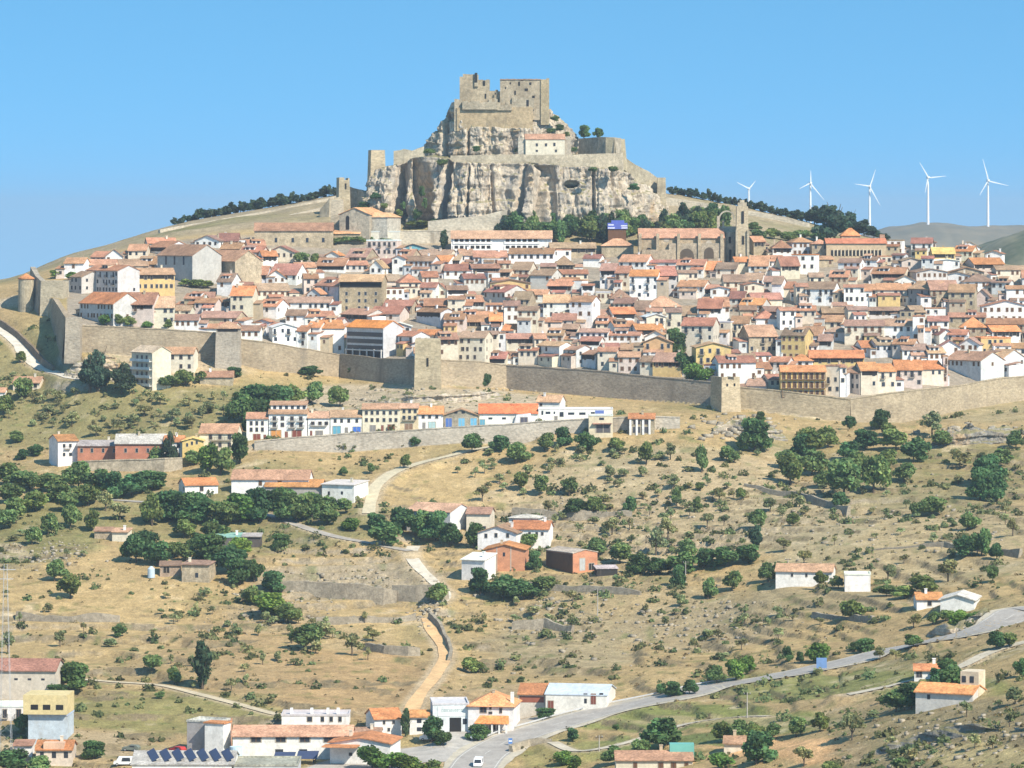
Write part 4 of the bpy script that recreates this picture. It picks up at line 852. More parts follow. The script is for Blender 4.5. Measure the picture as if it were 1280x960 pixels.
# ---------------------------------------------------------------- the town: x0 x1 eave roofheight wallheight wall roof type (capital type = facade turned away from the sun)
TOWN = """80 105 329 8 18 W r e;104 150 329 6 10 W r e;113 132 320 7 9 C r e;132 153 320 7 9 W b g;150 185 330 8 8 C r e;160 183 314 8 9 C r e;172 195 328 9 7 P r e;184 212 308 9 9 W r E;185 220 302 7 6 C r e
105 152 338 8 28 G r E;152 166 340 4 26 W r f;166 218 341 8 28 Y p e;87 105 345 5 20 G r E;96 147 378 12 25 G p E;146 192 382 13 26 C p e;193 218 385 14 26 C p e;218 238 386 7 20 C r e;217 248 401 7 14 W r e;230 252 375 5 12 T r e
243 274 303 5 6 W b g;273 298 299 8 8 P r e;296 318 298 3 9 W r f;275 300 311 7 6 C r e;310 332 308 6 7 C r e;300 328 315 6 8 C r e;335 367 316 8 9 C p g;328 347 321 7 9 W r e;337 371 341 13 14 W d e;333 357 345 8 10 W r g
304 334 344 9 10 W r e;271 290 352 10 18 W r e;290 305 353 3 12 C r f;288 316 368 12 26 C o e;322 362 363 9 14 C b e;240 268 371 6 10 T r e;243 270 379 6 14 C r e;248 296 395 9 12 T p e;268 288 378 5 8 W r e;322 346 383 8 12 W r e
350 413 378 6 14 W b e;357 382 396 6 12 W r e;382 418 393 6 14 W r e;303 320 403 3 14 W r f;320 336 402 3 14 W r g;341 371 409 5 22 W w g;300 325 413 5 12 W r e;371 384 412 6 22 W r e;384 400 409 5 28 W o e;400 430 412 10 28 W o e
395 431 331 9 9 W r e;407 424 317 3 8 W r g;392 426 357 10 16 B r E;380 398 350 6 16 P r e;384 400 366 5 15 B r g;458 496 303 2 22 C w f;432 458 322 9 8 T b e;432 460 331 5 9 G r e;462 478 333 9 12 W r g;479 492 329 7 10 W d e;490 506 325 4 18 W r g
496 514 319 8 10 T r e;499 535 310 5 8 N k g;504 541 326 5 18 W b e;520 562 317 6 8 C b e;541 561 326 7 10 W o e;500 526 354 11 12 C r h;481 500 350 6 6 P r e;482 505 359 2 20 W r f;505 522 362 3 14 C r f;528 548 345 6 12 C r e;525 545 361 6 14 W r e
541 558 361 8 14 C r g;559 585 360 6 14 W r e;500 523 373 5 6 C r e;479 515 383 7 8 T r e;530 558 383 10 8 T r e;463 500 393 7 10 P r e;425 462 391 6 12 G r E;520 553 392 5 14 B r E;555 580 397 6 14 C r e;484 514 406 5 25 W w g
400 425 402 6 10 W r e;493 518 419 7 30 B r E;519 545 417 7 9 C r e;549 573 422 8 34 C p e;573 606 422 9 34 C p e;580 612 402 8 8 T r e;612 628 403 9 14 W o e;608 622 417 4 30 C b e;620 632 416 2 30 W r f;628 647 411 6 8 W o e
633 668 424 7 14 C p e;668 683 425 7 14 C p e;633 650 446 6 8 W r e;648 672 440 4 16 C r e;672 701 432 4 26 W p E;684 704 421 6 10 P r e;701 722 437 7 20 B p E;703 720 415 5 8 W r e;724 746 443 5 20 B r E;747 771 438 4 30 C p e;754 775 434 6 10 P r e
773 800 447 5 26 P p e;776 800 439 8 10 O p e;800 818 450 6 24 C p e;804 840 428 6 26 O p g;816 851 454 11 26 Y p e;806 833 419 6 8 W r g;725 750 425 6 10 W r e;852 891 407 8 40 C p e;891 913 402 2 34 C w f;870 914 435 5 34 Y p g;885 912 424 2 12 Y o f
898 945 454 8 30 W p e;880 900 459 2 22 B r f;914 944 449 10 10 O p e;914 936 405 8 30 C r e;936 972 420 13 22 T p e;945 972 399 8 10 W r h;977 1006 420 8 30 Y b e;1001 1026 418 12 8 W r e;1002 1022 430 3 16 W b e;944 964 443 3 12 W r e;985 1015 449 9 10 W o h
962 985 452 6 14 G r e;960 978 474 6 12 C r e;1032 1050 459 2 36 C b f;1050 1058 461 2 34 W r e;1053 1075 464 8 34 P p E;1012 1080 445 7 14 Y o e;1076 1098 465 9 34 C o e;1097 1120 463 8 32 C o e;1119 1153 461 10 32 P o e;1152 1180 460 9 30 C o e
1179 1185 445 2 40 C r f;1180 1252 476 14 8 T p h;1185 1225 452 9 14 B p E;1224 1252 450 10 22 B p E;1254 1290 453 6 24 P r e;1175 1200 434 8 12 W r g;1200 1223 430 7 16 W r g;1226 1264 421 2 24 Y r f;1265 1290 436 4 14 W r e;1200 1232 411 11 12 T r h
1185 1208 419 7 16 W r e;1174 1192 416 6 14 W r g;1056 1105 407 7 24 C b e;1105 1149 407 7 24 W b e;1141 1156 395 2 40 W r f;1116 1142 428 6 20 G r e;1128 1160 437 8 14 W r e;1133 1150 421 6 8 C r e;1160 1182 440 5 18 W r e
1137 1165 360 8 26 K p E;1163 1198 362 11 28 T p e;1164 1206 378 4 12 T p e;1186 1218 367 8 26 T p e;1055 1080 358 4 26 W r e;1079 1098 361 6 20 C r e;1097 1140 362 7 18 C r e;1040 1058 371 6 10 W r e;1040 1057 380 5 8 W b e;1028 1058 392 7 6 T b e;1060 1085 388 5 12 C b e
1085 1125 386 4 12 G b e;1125 1142 387 3 12 T k f;1140 1157 389 7 8 T r e;1157 1182 386 2 10 W r f;1160 1186 402 5 12 W r e;1186 1232 397 6 14 T d e;1105 1128 303 2 16 W r f;1048 1075 327 6 20 W b e;1074 1096 326 4 14 W r e;1096 1115 320 2 16 C r f;1115 1130 320 3 14 W r e
1127 1152 324 5 14 P b g;1139 1165 306 5 14 W r e;1150 1170 302 6 8 P r g;1166 1194 318 7 14 Y y e;1152 1167 325 4 18 W r e;1168 1200 325 3 12 W w g;1193 1215 316 6 10 C r e;1200 1225 310 6 12 W r g;1214 1232 327 4 10 C r e;1232 1252 316 3 10 W r g;1217 1256 331 6 10 P o e
1187 1230 342 7 12 T r g;1205 1245 351 8 14 W r h;1090 1130 341 6 12 C r e;1118 1145 349 5 10 W b g;1145 1185 341 4 16 G b g;1180 1212 344 5 14 W r g;1245 1285 336 4 14 C r e;1240 1262 352 4 16 W r e;1258 1285 362 4 22 W r e;1228 1288 384 8 22 W r g
1225 1260 395 9 10 C r h;1233 1288 404 5 14 T r e;1240 1276 415 5 10 W r e;942 957 304 6 12 T r e;966 990 308 8 14 W r h;990 1018 301 8 18 W r h;1015 1036 305 6 20 T r h;990 1020 318 2 22 W r f;1022 1042 322 4 12 T r e;936 960 330 12 16 W r e;960 976 327 6 14 W r e
976 1000 331 10 16 C r e;919 936 326 5 16 C o e;895 920 335 6 12 C b e;880 898 338 10 8 C o e;905 935 352 7 10 C r e;930 952 352 8 10 W r e;955 977 352 6 14 G b e;965 977 354 6 24 W b e;977 997 358 8 16 C r e;995 1010 357 5 22 C r e;1007 1042 359 8 20 W b e
1012 1030 347 6 10 C r e;1037 1060 348 8 10 T r e;912 930 371 7 10 G d e;888 912 360 3 16 W r g;930 955 357 4 18 C r g;880 912 385 11 16 W r e;925 953 381 7 10 G r e;940 978 374 6 8 C r e;925 946 386 3 18 T b e;957 980 388 6 14 C b e;975 995 388 3 22 W r e
995 1020 389 6 14 C r e;1018 1030 398 3 14 G b f;729 750 321 5 12 W r e;575 592 319 8 12 W r e;592 634 321 7 12 W r e;636 692 318 7 12 W r e;690 714 311 2 12 W r f;688 745 309 5 10 T b e;602 625 325 2 12 W r f;622 638 331 4 8 C r e
590 625 337 5 12 W d e;624 638 338 4 18 C r e;640 662 339 9 14 C b e;663 690 345 8 14 G b e;676 695 335 5 8 T b e;693 718 333 10 8 T b h;690 735 341 5 12 C r e;610 625 340 2 20 W r f;580 607 348 7 16 G d e;613 663 352 6 20 Y b g;684 715 357 8 14 G r e
717 728 350 2 20 W r f;727 742 356 2 20 W r e;605 633 367 8 12 G r E;641 662 374 8 10 T b e;679 712 376 10 24 W r e;712 740 379 5 28 W r e;580 605 376 6 10 B r e;582 612 388 2 10 W r f;607 628 380 2 12 W r e;630 650 384 4 20 W r e;647 672 389 5 30 C b e
560 581 374 4 18 C r e;572 610 398 8 8 T r e;690 720 402 6 10 P r e;720 738 395 5 10 C o e;703 722 410 6 10 C b e;672 702 404 6 12 P r e;750 769 336 8 24 W b e;769 786 343 8 18 C d e;774 808 327 7 10 W r e;805 845 328 4 10 W r e;787 822 346 9 26 W o e
822 846 346 10 22 G r e;846 880 333 5 10 C r e;848 872 341 4 10 C b e;847 880 359 8 14 W r e;875 900 363 5 10 C r e;763 790 371 10 6 G r h;745 763 364 2 14 C w f;720 744 376 5 10 W r e;767 793 381 7 6 C r e;793 811 387 9 8 P r e;808 852 382 12 10 C p h
808 828 388 3 12 W r e;766 795 393 8 10 W o e;740 768 393 8 10 P r e;793 808 397 3 16 C b f;808 832 397 4 20 C w g;833 852 391 4 26 C r e;853 872 393 12 5 T b e;872 902 387 10 16 W r e;768 795 408 6 12 W r e;745 768 402 5 8 C r e;795 830 413 5 8 W o e;757 800 420 4 8 W r e;724 760 417 5 10 W r e"""
HG = 'houses packed inside the town wall'
YMIN_TOWN = 1340
covered = np.zeros((240, 1300), bool)
def town_base(px): 
    return float(np.interp(px, PXG, LPY[10]))
def wdesc(wall, roof, typ, w, h):
    t = {'e': '', 'g': 'gabled ', 'h': 'hip-roofed ', 'f': 'flat-topped ', 'm': ''}[typ]
    sz = 'wide ' if w > 36 else ('narrow ' if w < 17 else ('tall ' if h > 25 else ''))
    if typ == 'f': return f'{sz}{WNAME[wall]} {t}house'
    return f'{sz}{WNAME[wall]} {t}house with {RNAME[roof]} roof'
def townhouse(x0, x1, ev, rh, wh, wall, roof, typ, r=RNG):
    Yw = max(float(np.interp(q_, PXG, LY[10])) for q_ in (x0, (x0+x1)/2, x1))+1.0
    px = (x0+x1)/2
    j_ = r.randint(-2, 2); ev += j_; rh = max(2, rh+r.randint(-1, 2)) if typ != 'f' else rh; wh += r.randint(0, 3)-j_
    Y = None; by = ev+wh
    Yg = invY(px, by, ymin=Yw)
    yaw = None
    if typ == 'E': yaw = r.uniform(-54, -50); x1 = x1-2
    Yg = max(Yg, Yw+1.5+(6 if typ == 'E' else 0))
    if wall in 'WC' and r.random() < .25: wall = {'W': r.choice('WB'), 'C': r.choice('CP')}[wall]
    rr = roof
    if roof in 'rp' and r.random() < .5: rr = r.choice('rpbbdo')
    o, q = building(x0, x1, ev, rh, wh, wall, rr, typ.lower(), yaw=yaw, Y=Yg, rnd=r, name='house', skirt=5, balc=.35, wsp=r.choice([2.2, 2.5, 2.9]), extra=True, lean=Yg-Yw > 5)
    later(o, wdesc(wall, rr, typ.lower(), x1-x0, wh), 'house', px, ev, HG)
    covered[max(0, ev-rh-290):max(0, by-290), max(0, int(x0)):int(x1)] = True
    return o
nT = 0
for ent in TOWN.replace('\n', ';').split(';'):
    p = ent.split()
    if len(p) != 8: continue
    townhouse(float(p[0]), float(p[1]), int(p[2]), int(p[3]), int(p[4]), p[5], p[6], p[7]); nT += 1
# particular buildings in the town
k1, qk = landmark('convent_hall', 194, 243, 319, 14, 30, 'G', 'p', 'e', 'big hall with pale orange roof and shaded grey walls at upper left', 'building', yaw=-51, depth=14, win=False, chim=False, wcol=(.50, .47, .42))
for px in (203, 218, 234): put(k1, 'window', WIN[2], (px-218.5)*qk['s']/.79, qk['H']-12*qk['s'], 1.2, 3.4)
k2, qk = landmark('convent_hall', 246, 296, 326, 14, 24, 'T', 'p', 'e', 'second big hall with tan gable end, right of the shaded hall', 'building', yaw=-51, depth=13, win=False, chim=False, wcol=(.54, .43, .29))
k3, qk = landmark('palace', 424, 478, 351, 8, 38, 'T', 'p', 'e', 'tall square tan palace with a dark open gallery under its eaves', 'building', yaw=-6, depth=13, win=False, chim=False, over=1.2, wcol=(.50, .39, .245))
part_box(k3, 'gallery', -qk['w']/2+.3, qk['w']/2-.3, -.05, .05, qk['H']-2.6, qk['H']-.4, DARK)
for px in (433, 449, 457, 470):
    for dy in (18, 27, 36): put(k3, 'window', WIN[0], (px-451)*qk['s'], qk['H']-dy*qk['s'], .9, 1.3)
k4, qk = landmark('glazed_block', 432, 480, 409, 9, 40, 'B', 'o', 'e', 'modern block with bright orange roof and shaded banded front above the wall', 'building', yaw=-51, depth=9, win=False, chim=False, rcol=(.72, .27, .07))
w2 = qk['w']/2-.4
for z in (2.1, 4.6, 7.0): part_box(k4, 'window_band', -w2, w2, -.06, .03, qk['H']-z-1.3, qk['H']-z+.3, GLASS)
for i in range(6):
    x = -w2+i*(2*w2)/5; part_box(k4, 'pillar', x-.2, x+.2, -.9, -.5, -3, qk['H']-8, PLASTER, (.6, .58, .55))
part_box(k4, 'terrace_slab', -w2, w2, -1, -.065, qk['H']-8.6, qk['H']-8.2, PLASTER, (.6, .58, .55)); part_box(k4, 'glazing', -w2, w2, -.05, .03, .2, qk['H']-8.7, DARK)
k5, qk = landmark('arcaded_hotel', 976, 1032, 464, 7, 36, 'Y', 'o', 'e', 'yellow hotel front with rows of wooden balconies just above the wall', 'building', yaw=0, depth=9, win=False, chim=False, over=.8, wcol=(.70, .48, .17))
for f in range(3):
    zt = qk['H']-.5-f*3.1
    for i in range(8):
        x = -qk['w']/2+qk['w']*(i+.5)/8; inst('window', WIN[3], k5, None, (x, -.01, zt-2.2), 0, (1.15, 1, 2.1)); 
    part_box(k5, 'balcony', -qk['w']/2+.4, qk['w']/2-.2, -1.0, -.03, zt-2.5, zt-2.3, WOOD)
    part_box(k5, 'railing', -qk['w']/2+.4, qk['w']/2-.2, -1.0, -.94, zt-1.6, zt-1.5, WOOD)
    for i in range(9):
        x = -qk['w']/2+.4+(qk['w']-.6)*i/8; part_box(k5, 'post', x-.09, x+.09, -1.0, -.9, zt-2.3, zt+.3, WOOD)
for o_ in (k1, k2, k3, k4, k5): pass
for (x0, x1, y0, y1) in ((194,306,305,350),(424,484,343,390),(432,486,400,450),(976,1032,456,500),(750,940,284,330),(564,690,288,314),(318,500,258,312),(1033,1108,298,325),(500,566,289,308)):
    covered[y0-290 if y0 > 290 else 0:y1-290, x0:x1] = True
for (x0, x1, y0, y1) in ((836,884,405,484),(108,215,398,415),(222,262,344,362),(370,396,312,332),(410,490,293,306),(60,100,330,350),(940,1000,280,304)): covered[max(0, y0-290):y1-290, x0:x1] = True   # tree gaps
# fill what the list leaves open, back to front
rf_ = random.Random(77); nF = 0
y = 300
while y < 490:
    x = 88+rf_.randint(0, 8)
    while x < 1284:
        w_ = rf_.randint(17, 30); h_ = 14
        topl = float(np.interp(x+w_/2, [85,130,200,300,420,520,640,760,900,1000,1130,1285],[330,322,300,296,312,316,318,320,334,326,326,342]))
        botl = town_base(x+w_/2)-5
        if topl < y < botl-3:
            sub = covered[max(0, y-4-290):y+12-290, x:min(1299, x+w_)]
            if sub.size and sub.mean() < .28 and nT+nF < 318:
                townhouse(x, x+w_, y, rf_.randint(5, 8), min(12, int(botl-y)+3), rf_.choice('WWWWCCPTB'), rf_.choice('rrrrpbd'), rf_.choice('eeeeghe'), rf_); nF += 1
                x += w_; continue
        x += 5
    y += 6
print('town houses', nT, 'filled', nF)
# ---------------------------------------------------------------- buildings outside the wall
def B(px0, px1, ev, rh, wh, wall, roof, typ, label, **k):
    nm = k.pop('nm', 'house'); cat = k.pop('cat', 'house'); o, q = building(px0, px1, ev, rh, wh, wall, roof, typ, name=nm, **k); tag(o, label, cat); q['eave'] = ev; q['pc'] = (px0+px1)/2; return o, q
def door(o, q, px, py_top, py_base, wpx, col, name='garage_door'):
    s = q['s']; me = door_mesh(col); x = (px-q['pc'])*s; zb = q['H']-(py_base-q['eave'])*s; return inst(name, me, o, None, (x, -.02, zb), 0, (wpx*s, 1, (py_base-py_top)*s))
def wins(o, q, lst, st=0):
    for (px, py, w, h) in lst:
        s = q['s']; inst('window', WIN[st], o, None, ((px-q['pc'])*s, -.012, q['H']-(py+h/2-q['eave'])*s), 0, (w*s, 1, h*s))
YS = 1299.0
def row(px0, px1, ev, rh, base, wall, roof, typ, label, **k):
    g = HY-height(((px0+px1)/2-CX)*YS/F, YS)*F/YS
    o, q = B(px0, px1, ev, rh, base-ev, wall, roof, typ, label, Y=YS, yaw=0, depth=9, win=False, skirt=3, **k)
    return o, q
BR = (.20, .06, .04); OR_ = (.55, .25, .07); BL = (.08, .16, .42); TE = (.12, .34, .45); GY = (.22, .21, .2)
o, q = row(308, 335, 523, 7, 551, 'W', 'p', 'e', 'white row house at the left end of the terrace, with brown garage')
wins(o, q, [(x, y, 3.2, 5) for x in (314, 321, 328) for y in (529, 537)]); door(o, q, 321, 542, 551, 10, BR); door(o, q, 331, 543, 551, 3.4, BR, 'door')
o, q = row(336, 384, 517, 6, 550, 'W', 'p', 'e', 'tallest white row house with orange and dark red garage doors and a dormer storey')
part_box(o, 'dormer_storey', -q['w']/2+.5, q['w']/2-.5, 3.2, 8, q['H']-.5, q['H']+2.9, PLASTER, WCOL['W'])
m = MB(); m.slab([(-q['w']/2, 2.7, q['H']+2.9), (q['w']/2, 2.7, q['H']+2.9), (q['w']/2, 8.6, q['H']+4.0), (-q['w']/2, 8.6, q['H']+4.0)], .2); m.build('dormer_roof', TILE, o, RCOL['p'])
for i in range(6): part_box(o, 'dormer_window', -q['w']/2+1.3+i*2, -q['w']/2+2.3+i*2, 3.14, 3.25, q['H']+1.4, q['H']+2.5, GLASS)
wins(o, q, [(x, y, 4, 5) for x in (343, 353, 365, 376) for y in (523, 531)], 1); door(o, q, 345, 537, 550, 14, OR_); door(o, q, 371, 537, 549, 13, BR); door(o, q, 358, 539, 550, 4, BR, 'door')
for y in (526.5, 534.5):
    for x in (343, 365, 376): inst('balcony', BALC, o, None, ((x-q['pc'])*q['s'], 0, q['H']-(y-q['eave'])*q['s']), 0, (2.4, 1, 1))
o, q = row(385, 412, 522, 7, 546, 'W', 'p', 'e', 'low white row house with a long balcony and grey garage'); wins(o, q, [(x, 529, 4, 4) for x in (391, 400, 408)], 1); door(o, q, 399, 538, 546, 10, GY)
inst('balcony', BALC, o, None, (0, 0, q['H']-10*q['s']), 0, (5.5, 1, 1)); door(o, q, 389, 538, 546, 3, BR, 'door')
o, q = row(413, 452, 521, 8, 544, 'W', 'p', 'e', 'white row house with a bright blue garage door'); wins(o, q, [(x, 526, 3.2, 4.5) for x in (419, 427, 436, 446)]); door(o, q, 446, 533, 540, 11, (.06, .16, .50)); door(o, q, 421, 532, 543, 11, TE, 'shop_window'); door(o, q, 433, 534, 544, 4, GY, 'door')
o, q = row(453, 500, 511, 6, 541, 'C', 'p', 'e', 'long cream row house with two lines of square windows'); wins(o, q, [(x, y, 3.4, 4.5) for x in (458, 465, 472, 480, 488, 495) for y in (516, 525)]); door(o, q, 489, 530, 540, 10, BR); door(o, q, 466, 531, 541, 8, GY); door(o, q, 478, 531, 541, 3.5, BR, 'door')
o, q = row(500, 523, 510, 5, 538, 'Y', 'p', 'e', 'yellowish row house with brown garage', wcol=(.68, .56, .36)); wins(o, q, [(x, y, 3.4, 4.5) for x in (505, 512, 519) for y in (514, 522)]); door(o, q, 511, 529, 538, 11, (.22, .14, .09)); inst('balcony', BALC, o, None, (0, 0, q['H']-15*q['s']), 0, (4.5, 1, 1))
o, q = row(523, 554, 517, 9, 536, 'W', 'o', 'e', 'white row house with pale garage under a steep orange roof'); wins(o, q, [(x, 521, 3.4, 4) for x in (529, 537, 546)]); door(o, q, 540, 527, 535, 10, (.36, .5, .5)); door(o, q, 530, 528, 536, 4, GY, 'door')
o, q = row(555, 598, 519, 8, 534, 'T', 'p', 'g', 'tan gabled garage building with three blue doors', wcol=(.44, .385, .29)); wins(o, q, [(570, 515.5, 4, 3), (579, 515.5, 4, 3)], 2)
for x in (561, 577, 592): door(o, q, x, 522, 533.5, 9, BL if x == 561 else (.16, .42, .60))
o, q = row(599, 672, 516, 11, 531, 'W', 'o', 'e', 'long white garage hall with a bright red-orange roof', rcol=(.64, .19, .08)); door(o, q, 653, 520, 529, 10, (.2, .2, .26)); wins(o, q, [(613, 523, 5, 2.5), (630, 523, 5, 2.5)], 2); door(o, q, 603, 524, 531, 7, TE)
m = MB(); s = q['s']; x0 = (640-q['pc'])*s; x1 = (667-q['pc'])*s; m.prism([(x0, -1.2, -2), (x1, -1.2, -2), (x1, -.03, -2), (x0, -.03, -2)], [(x0+1.5, -1.2, q['H']-.6), (x1-1, -1.2, q['H']-.1), (x1-1, -.03, q['H']-.1), (x0+1.5, -.03, q['H']-.6)]); m.build('porch', PLASTER, o, (.74, .73, .74)); door(o, q, 655, 521, 529, 10, (.1, .1, .13)).location.y = -1.23
o, q = B(671, 700, 502, 8, 12, 'W', 'p', 'e', 'white house with red roof and white gable behind the garage hall', Y=1316, yaw=-14, depth=8, win=False); wins(o, q, [(676, 506, 3, 3)])
o, q = row(673, 766, 512, 2, 527, 'W', 'w', 'f', 'long flat-roofed white workshop with a strip of windows'); wins(o, q, [(678, 516, 2.4, 5), (685, 516, 6, 3), (693, 516, 2, 3), (702, 518, 5, 6), (714, 517, 8, 3), (728, 517, 8, 3), (741, 518, 5, 6)], 2); door(o, q, 695, 520, 527, 4, GY, 'door'); part_box(o, 'notice_board', (744-q['pc'])*q['s'], (755-q['pc'])*q['s'], -.08, -.012, q['H']-5*q['s'], q['H']-1*q['s'], mat_flat('blue_panel', (.12, .18, .45)))
o, q = B(736, 766, 520, 2, 21, 'C', 'w', 'f', 'cream house with a brown canopy built below the retaining wall', Y=1279, yaw=0, depth=6, win=False, wcol=(.68, .58, .40)); wins(o, q, [(752, 523.5, 6, 3)], 2); door(o, q, 754, 530, 541, 20, (.10, .09, .09), 'veranda'); part_box(o, 'canopy', -2.8, 3.6, -1.2, -.03, q['H']-10*q['s'], q['H']-9*q['s'], TILE, RCOL['d'])
o, q = B(786, 818, 523, 6, 19, 'T', 'o', 'e', 'small hillside house with white columns under an orange roof', Y=1281, yaw=-4, depth=7, win=False); door(o, q, 801, 525, 530.5, 22, (.06, .05, .05), 'veranda'); door(o, q, 801, 533, 541, 24, (.07, .07, .08), 'veranda')
for x in (788, 796, 804, 812): part_box(o, 'column', (x-q['pc'])*q['s']-.35, (x-q['pc'])*q['s']+.35, -.35, -.06, -3, q['H']-.2, PLASTER, WCOL['W'])
# left hamlet
o, q = B(73, 97, 551, 7, 31, 'W', 'o', 'e', 'white two-storey house with grey shaded side, leftmost of the brick row', yaw=20, depth=13, win=False, sidewin=False); wins(o, q, [(x, y, 3, 4) for x in (80, 88) for y in (557, 568)]); inst('balcony', BALC, o, None, (-.3, 0, q['H']-10*q['s']), 0, (2.2, 1, 1))
o, q = B(97, 150, 557, 6, 24, 'R', 'g', 'e', 'left half of the long brick building with grey roof', yaw=0, depth=9, win=False, nm='brick_building', cat='building'); wins(o, q, [(x, 563, 3, 5) for x in (102, 115, 129, 143)])
o, q = B(144, 206, 554, 11, 27, 'R', 'g', 'e', 'right half of the long brick building with higher grey roof', yaw=0, depth=10, win=False, nm='brick_building', cat='building'); wins(o, q, [(x, 563, 3, 5) for x in (157, 171, 185, 198)])
o, q = B(205, 229, 552, 7, 26, 'W', 'o', 'e', 'white house with red roof between brick building and yellow house', yaw=0, depth=8); 
o, q = B(228, 254, 551, 4, 26, 'Y', 'y', 'g', 'yellow gabled house beside the brick building', yaw=4, depth=8, win=False, wcol=(.72, .52, .20)); wins(o, q, [(234, 556, 2.4, 4), (240, 554, 2.4, 4), (246, 553, 2.4, 4), (238, 566, 4, 5)])
o, q = B(249, 296, 541, 11, 26, 'C', 'p', 'e', 'cream house with wide orange roof and balconies, right of the yellow house', yaw=-6, depth=10, win=False); wins(o, q, [(x, y, 4, 5.5) for x in (263, 275, 287) for y in (546, 556)], 1); inst('balcony', BALC, o, None, (1.2, 0, q['H']-9*q['s']), 0, (7, 1, 1))
o, q = B(163, 192, 440, 8, 40, 'C', 'p', 'e', 'four-storey apartment block with shaded balconies on its left side', yaw=-51, depth=8, win=False, nm='apartment_block', cat='apartment block', wcol=(.70, .61, .46), rcol=(.58, .44, .30))
for f in range(4):
    zt = q['H']-1.0-f*2.9; part_box(o, 'balcony', -q['w']/2+.3, q['w']/2-.3, -1.1, -.03, zt-2.4, zt-2.2, PLASTER, WCOL['W']); part_box(o, 'parapet', -q['w']/2+.3, q['w']/2-.3, -1.1, -1.0, zt-2.2, zt-1.4, PLASTER, WCOL['W'])
    for x in (-3, 0, 3): inst('window', WIN[0], o, None, (x, -.012, zt-2.1), 0, (1.2, 1, 1.9))
o, q = B(200, 242, 442, 8, 25, 'C', 'p', 'e', 'long cream apartment wing with a tiled roof, right of the four-storey block', yaw=-6, depth=9, nm='apartment_block', cat='apartment block', floors=2, wcol=(.76, .68, .53))
B(250, 291, 471, 7, 9, 'T', 'p', 'e', 'long low tan shed under the square wall tower', yaw=0, depth=8, win=False, nm='shed', cat='shed')
B(16, 50, 478, 7, 11, 'C', 'p', 'e', 'small cream house at far left beside the white hill road', yaw=-8, depth=7, floors=1)
B(-30, 6, 490, 5, 9, 'W', 'p', 'e', 'white house cut off by the left edge', yaw=0, depth=7, floors=1)
# middle left white farm
B(232, 272, 606, 8, 14, 'W', 'o', 'e', 'small white house with orange roof and grey side among dark trees', yaw=18, depth=9, floors=1, wsp=9)
B(289, 386, 599, 11, 20, 'W', 'p', 'e', 'long white barn with orange roof, rear one of the white farm', yaw=-4, depth=11, floors=1, wsp=7, nm='barn', cat='barn')
o, q = B(331, 402, 608, 8, 14, 'K', 'o', 'e', 'lower white barn with orange roof and shade-grey front', yaw=-6, depth=9, win=False, nm='barn', cat='barn')  # white walls coloured grey to carry the shade on the front
o, q = B(402, 443, 606, 3, 20, 'W', 'w', 'm', 'white lean-to block at the right end of the white farm', yaw=-22, depth=11, win=False, nm='barn', cat='barn'); wins(o, q, [(410, 617, 3, 5), (428, 616, 3, 4)], 2)
o, q = B(270, 305, 672, 3, 9, 'K', 'n', 'm', 'open shed with a green metal roof', yaw=4, depth=8, win=False, nm='shed', cat='shed', wcol=(.12, .11, .10), rcol=(.24, .40, .33), over=.2)  # near-black walls stand for the shade inside the open shed
B(303, 326, 671, 2, 10, 'K', 'g', 'm', 'dark timber shed beside the green-roofed shed', yaw=0, depth=6, win=False, nm='shed', cat='shed', wcol=(.10, .085, .075))
# hamlet
o, q = B(508, 563, 639, 9, 28, 'W', 'p', 'e', 'large white farmhouse with blind white gable in the hamlet', yaw=-30, depth=13, win=False, wcol=(.70, .69, .67), rcol=(.55, .33, .21)); wins(o, q, [(530, 650, 3, 5), (545, 650, 3, 5)])
B(583, 613, 642, 7, 26, 'C', 'p', 'e', 'cream house with dark openings behind the white gable', yaw=-8, depth=9, wsp=4)
B(636, 672, 648, 4, 26, 'W', 'g', 'h', 'white two-storey house with pale flat roof at the top of the hamlet', yaw=-12, depth=9, floors=2, rcol=(.55, .50, .42))
o, q = B(597, 645, 666, 9, 26, 'W', 'p', 'g', 'white gabled house with arched windows in the hamlet', yaw=-14, depth=13, win=False); wins(o, q, [(607, 670, 3.4, 5), (620, 669, 3.4, 5), (635, 669, 3.4, 5)])
o, q = B(640, 686, 661, 9, 24, 'W', 'o', 'e', 'white house with orange roof at the right end of the hamlet', yaw=-8, depth=10, win=False); wins(o, q, [(662, 667, 3, 4), (671, 667, 3, 4), (678, 667, 3, 4)])
o, q = B(606, 656, 687, 7, 28, 'R', 'o', 'g', 'unplastered brick house with orange gable roof', yaw=-6, depth=12, win=False, wcol=(.52, .24, .13)); wins(o, q, [(630, 693, 3, 5)], 2)
for x in (-2.4, 1.8): part_box(o, 'concrete_post', x-.15, x+.15, -.06, .02, 0, q['H']+1, PLASTER, (.5, .42, .34))
o, q = B(577, 606, 700, 6, 26, 'W', 'w', 'm', 'tall white shed against the brick house', yaw=-24, depth=8, win=False, nm='shed', cat='shed'); wins(o, q, [(590, 712, 3, 4)], 2)
o, q = B(716, 747, 691, 4, 22, 'R', 'g', 'g', 'brick barn with dark open side and grey roof', yaw=34, depth=14, win=False, nm='barn', cat='barn', wcol=(.50, .22, .12), rcol=(.46, .38, .30), over=.2); 
part_box(o, 'dark_side_panel', -q['w']/2-.1, -q['w']/2-.02, .2, 13.8, -1, q['H']-.3, WOOD); door(o, q, 727, 697, 713, 9, (.42, .42, .40), 'roller_door'); door(o, q, 741, 704, 713, 9, (.02, .02, .02), 'opening')  # dark brown panel covering the barn's left side
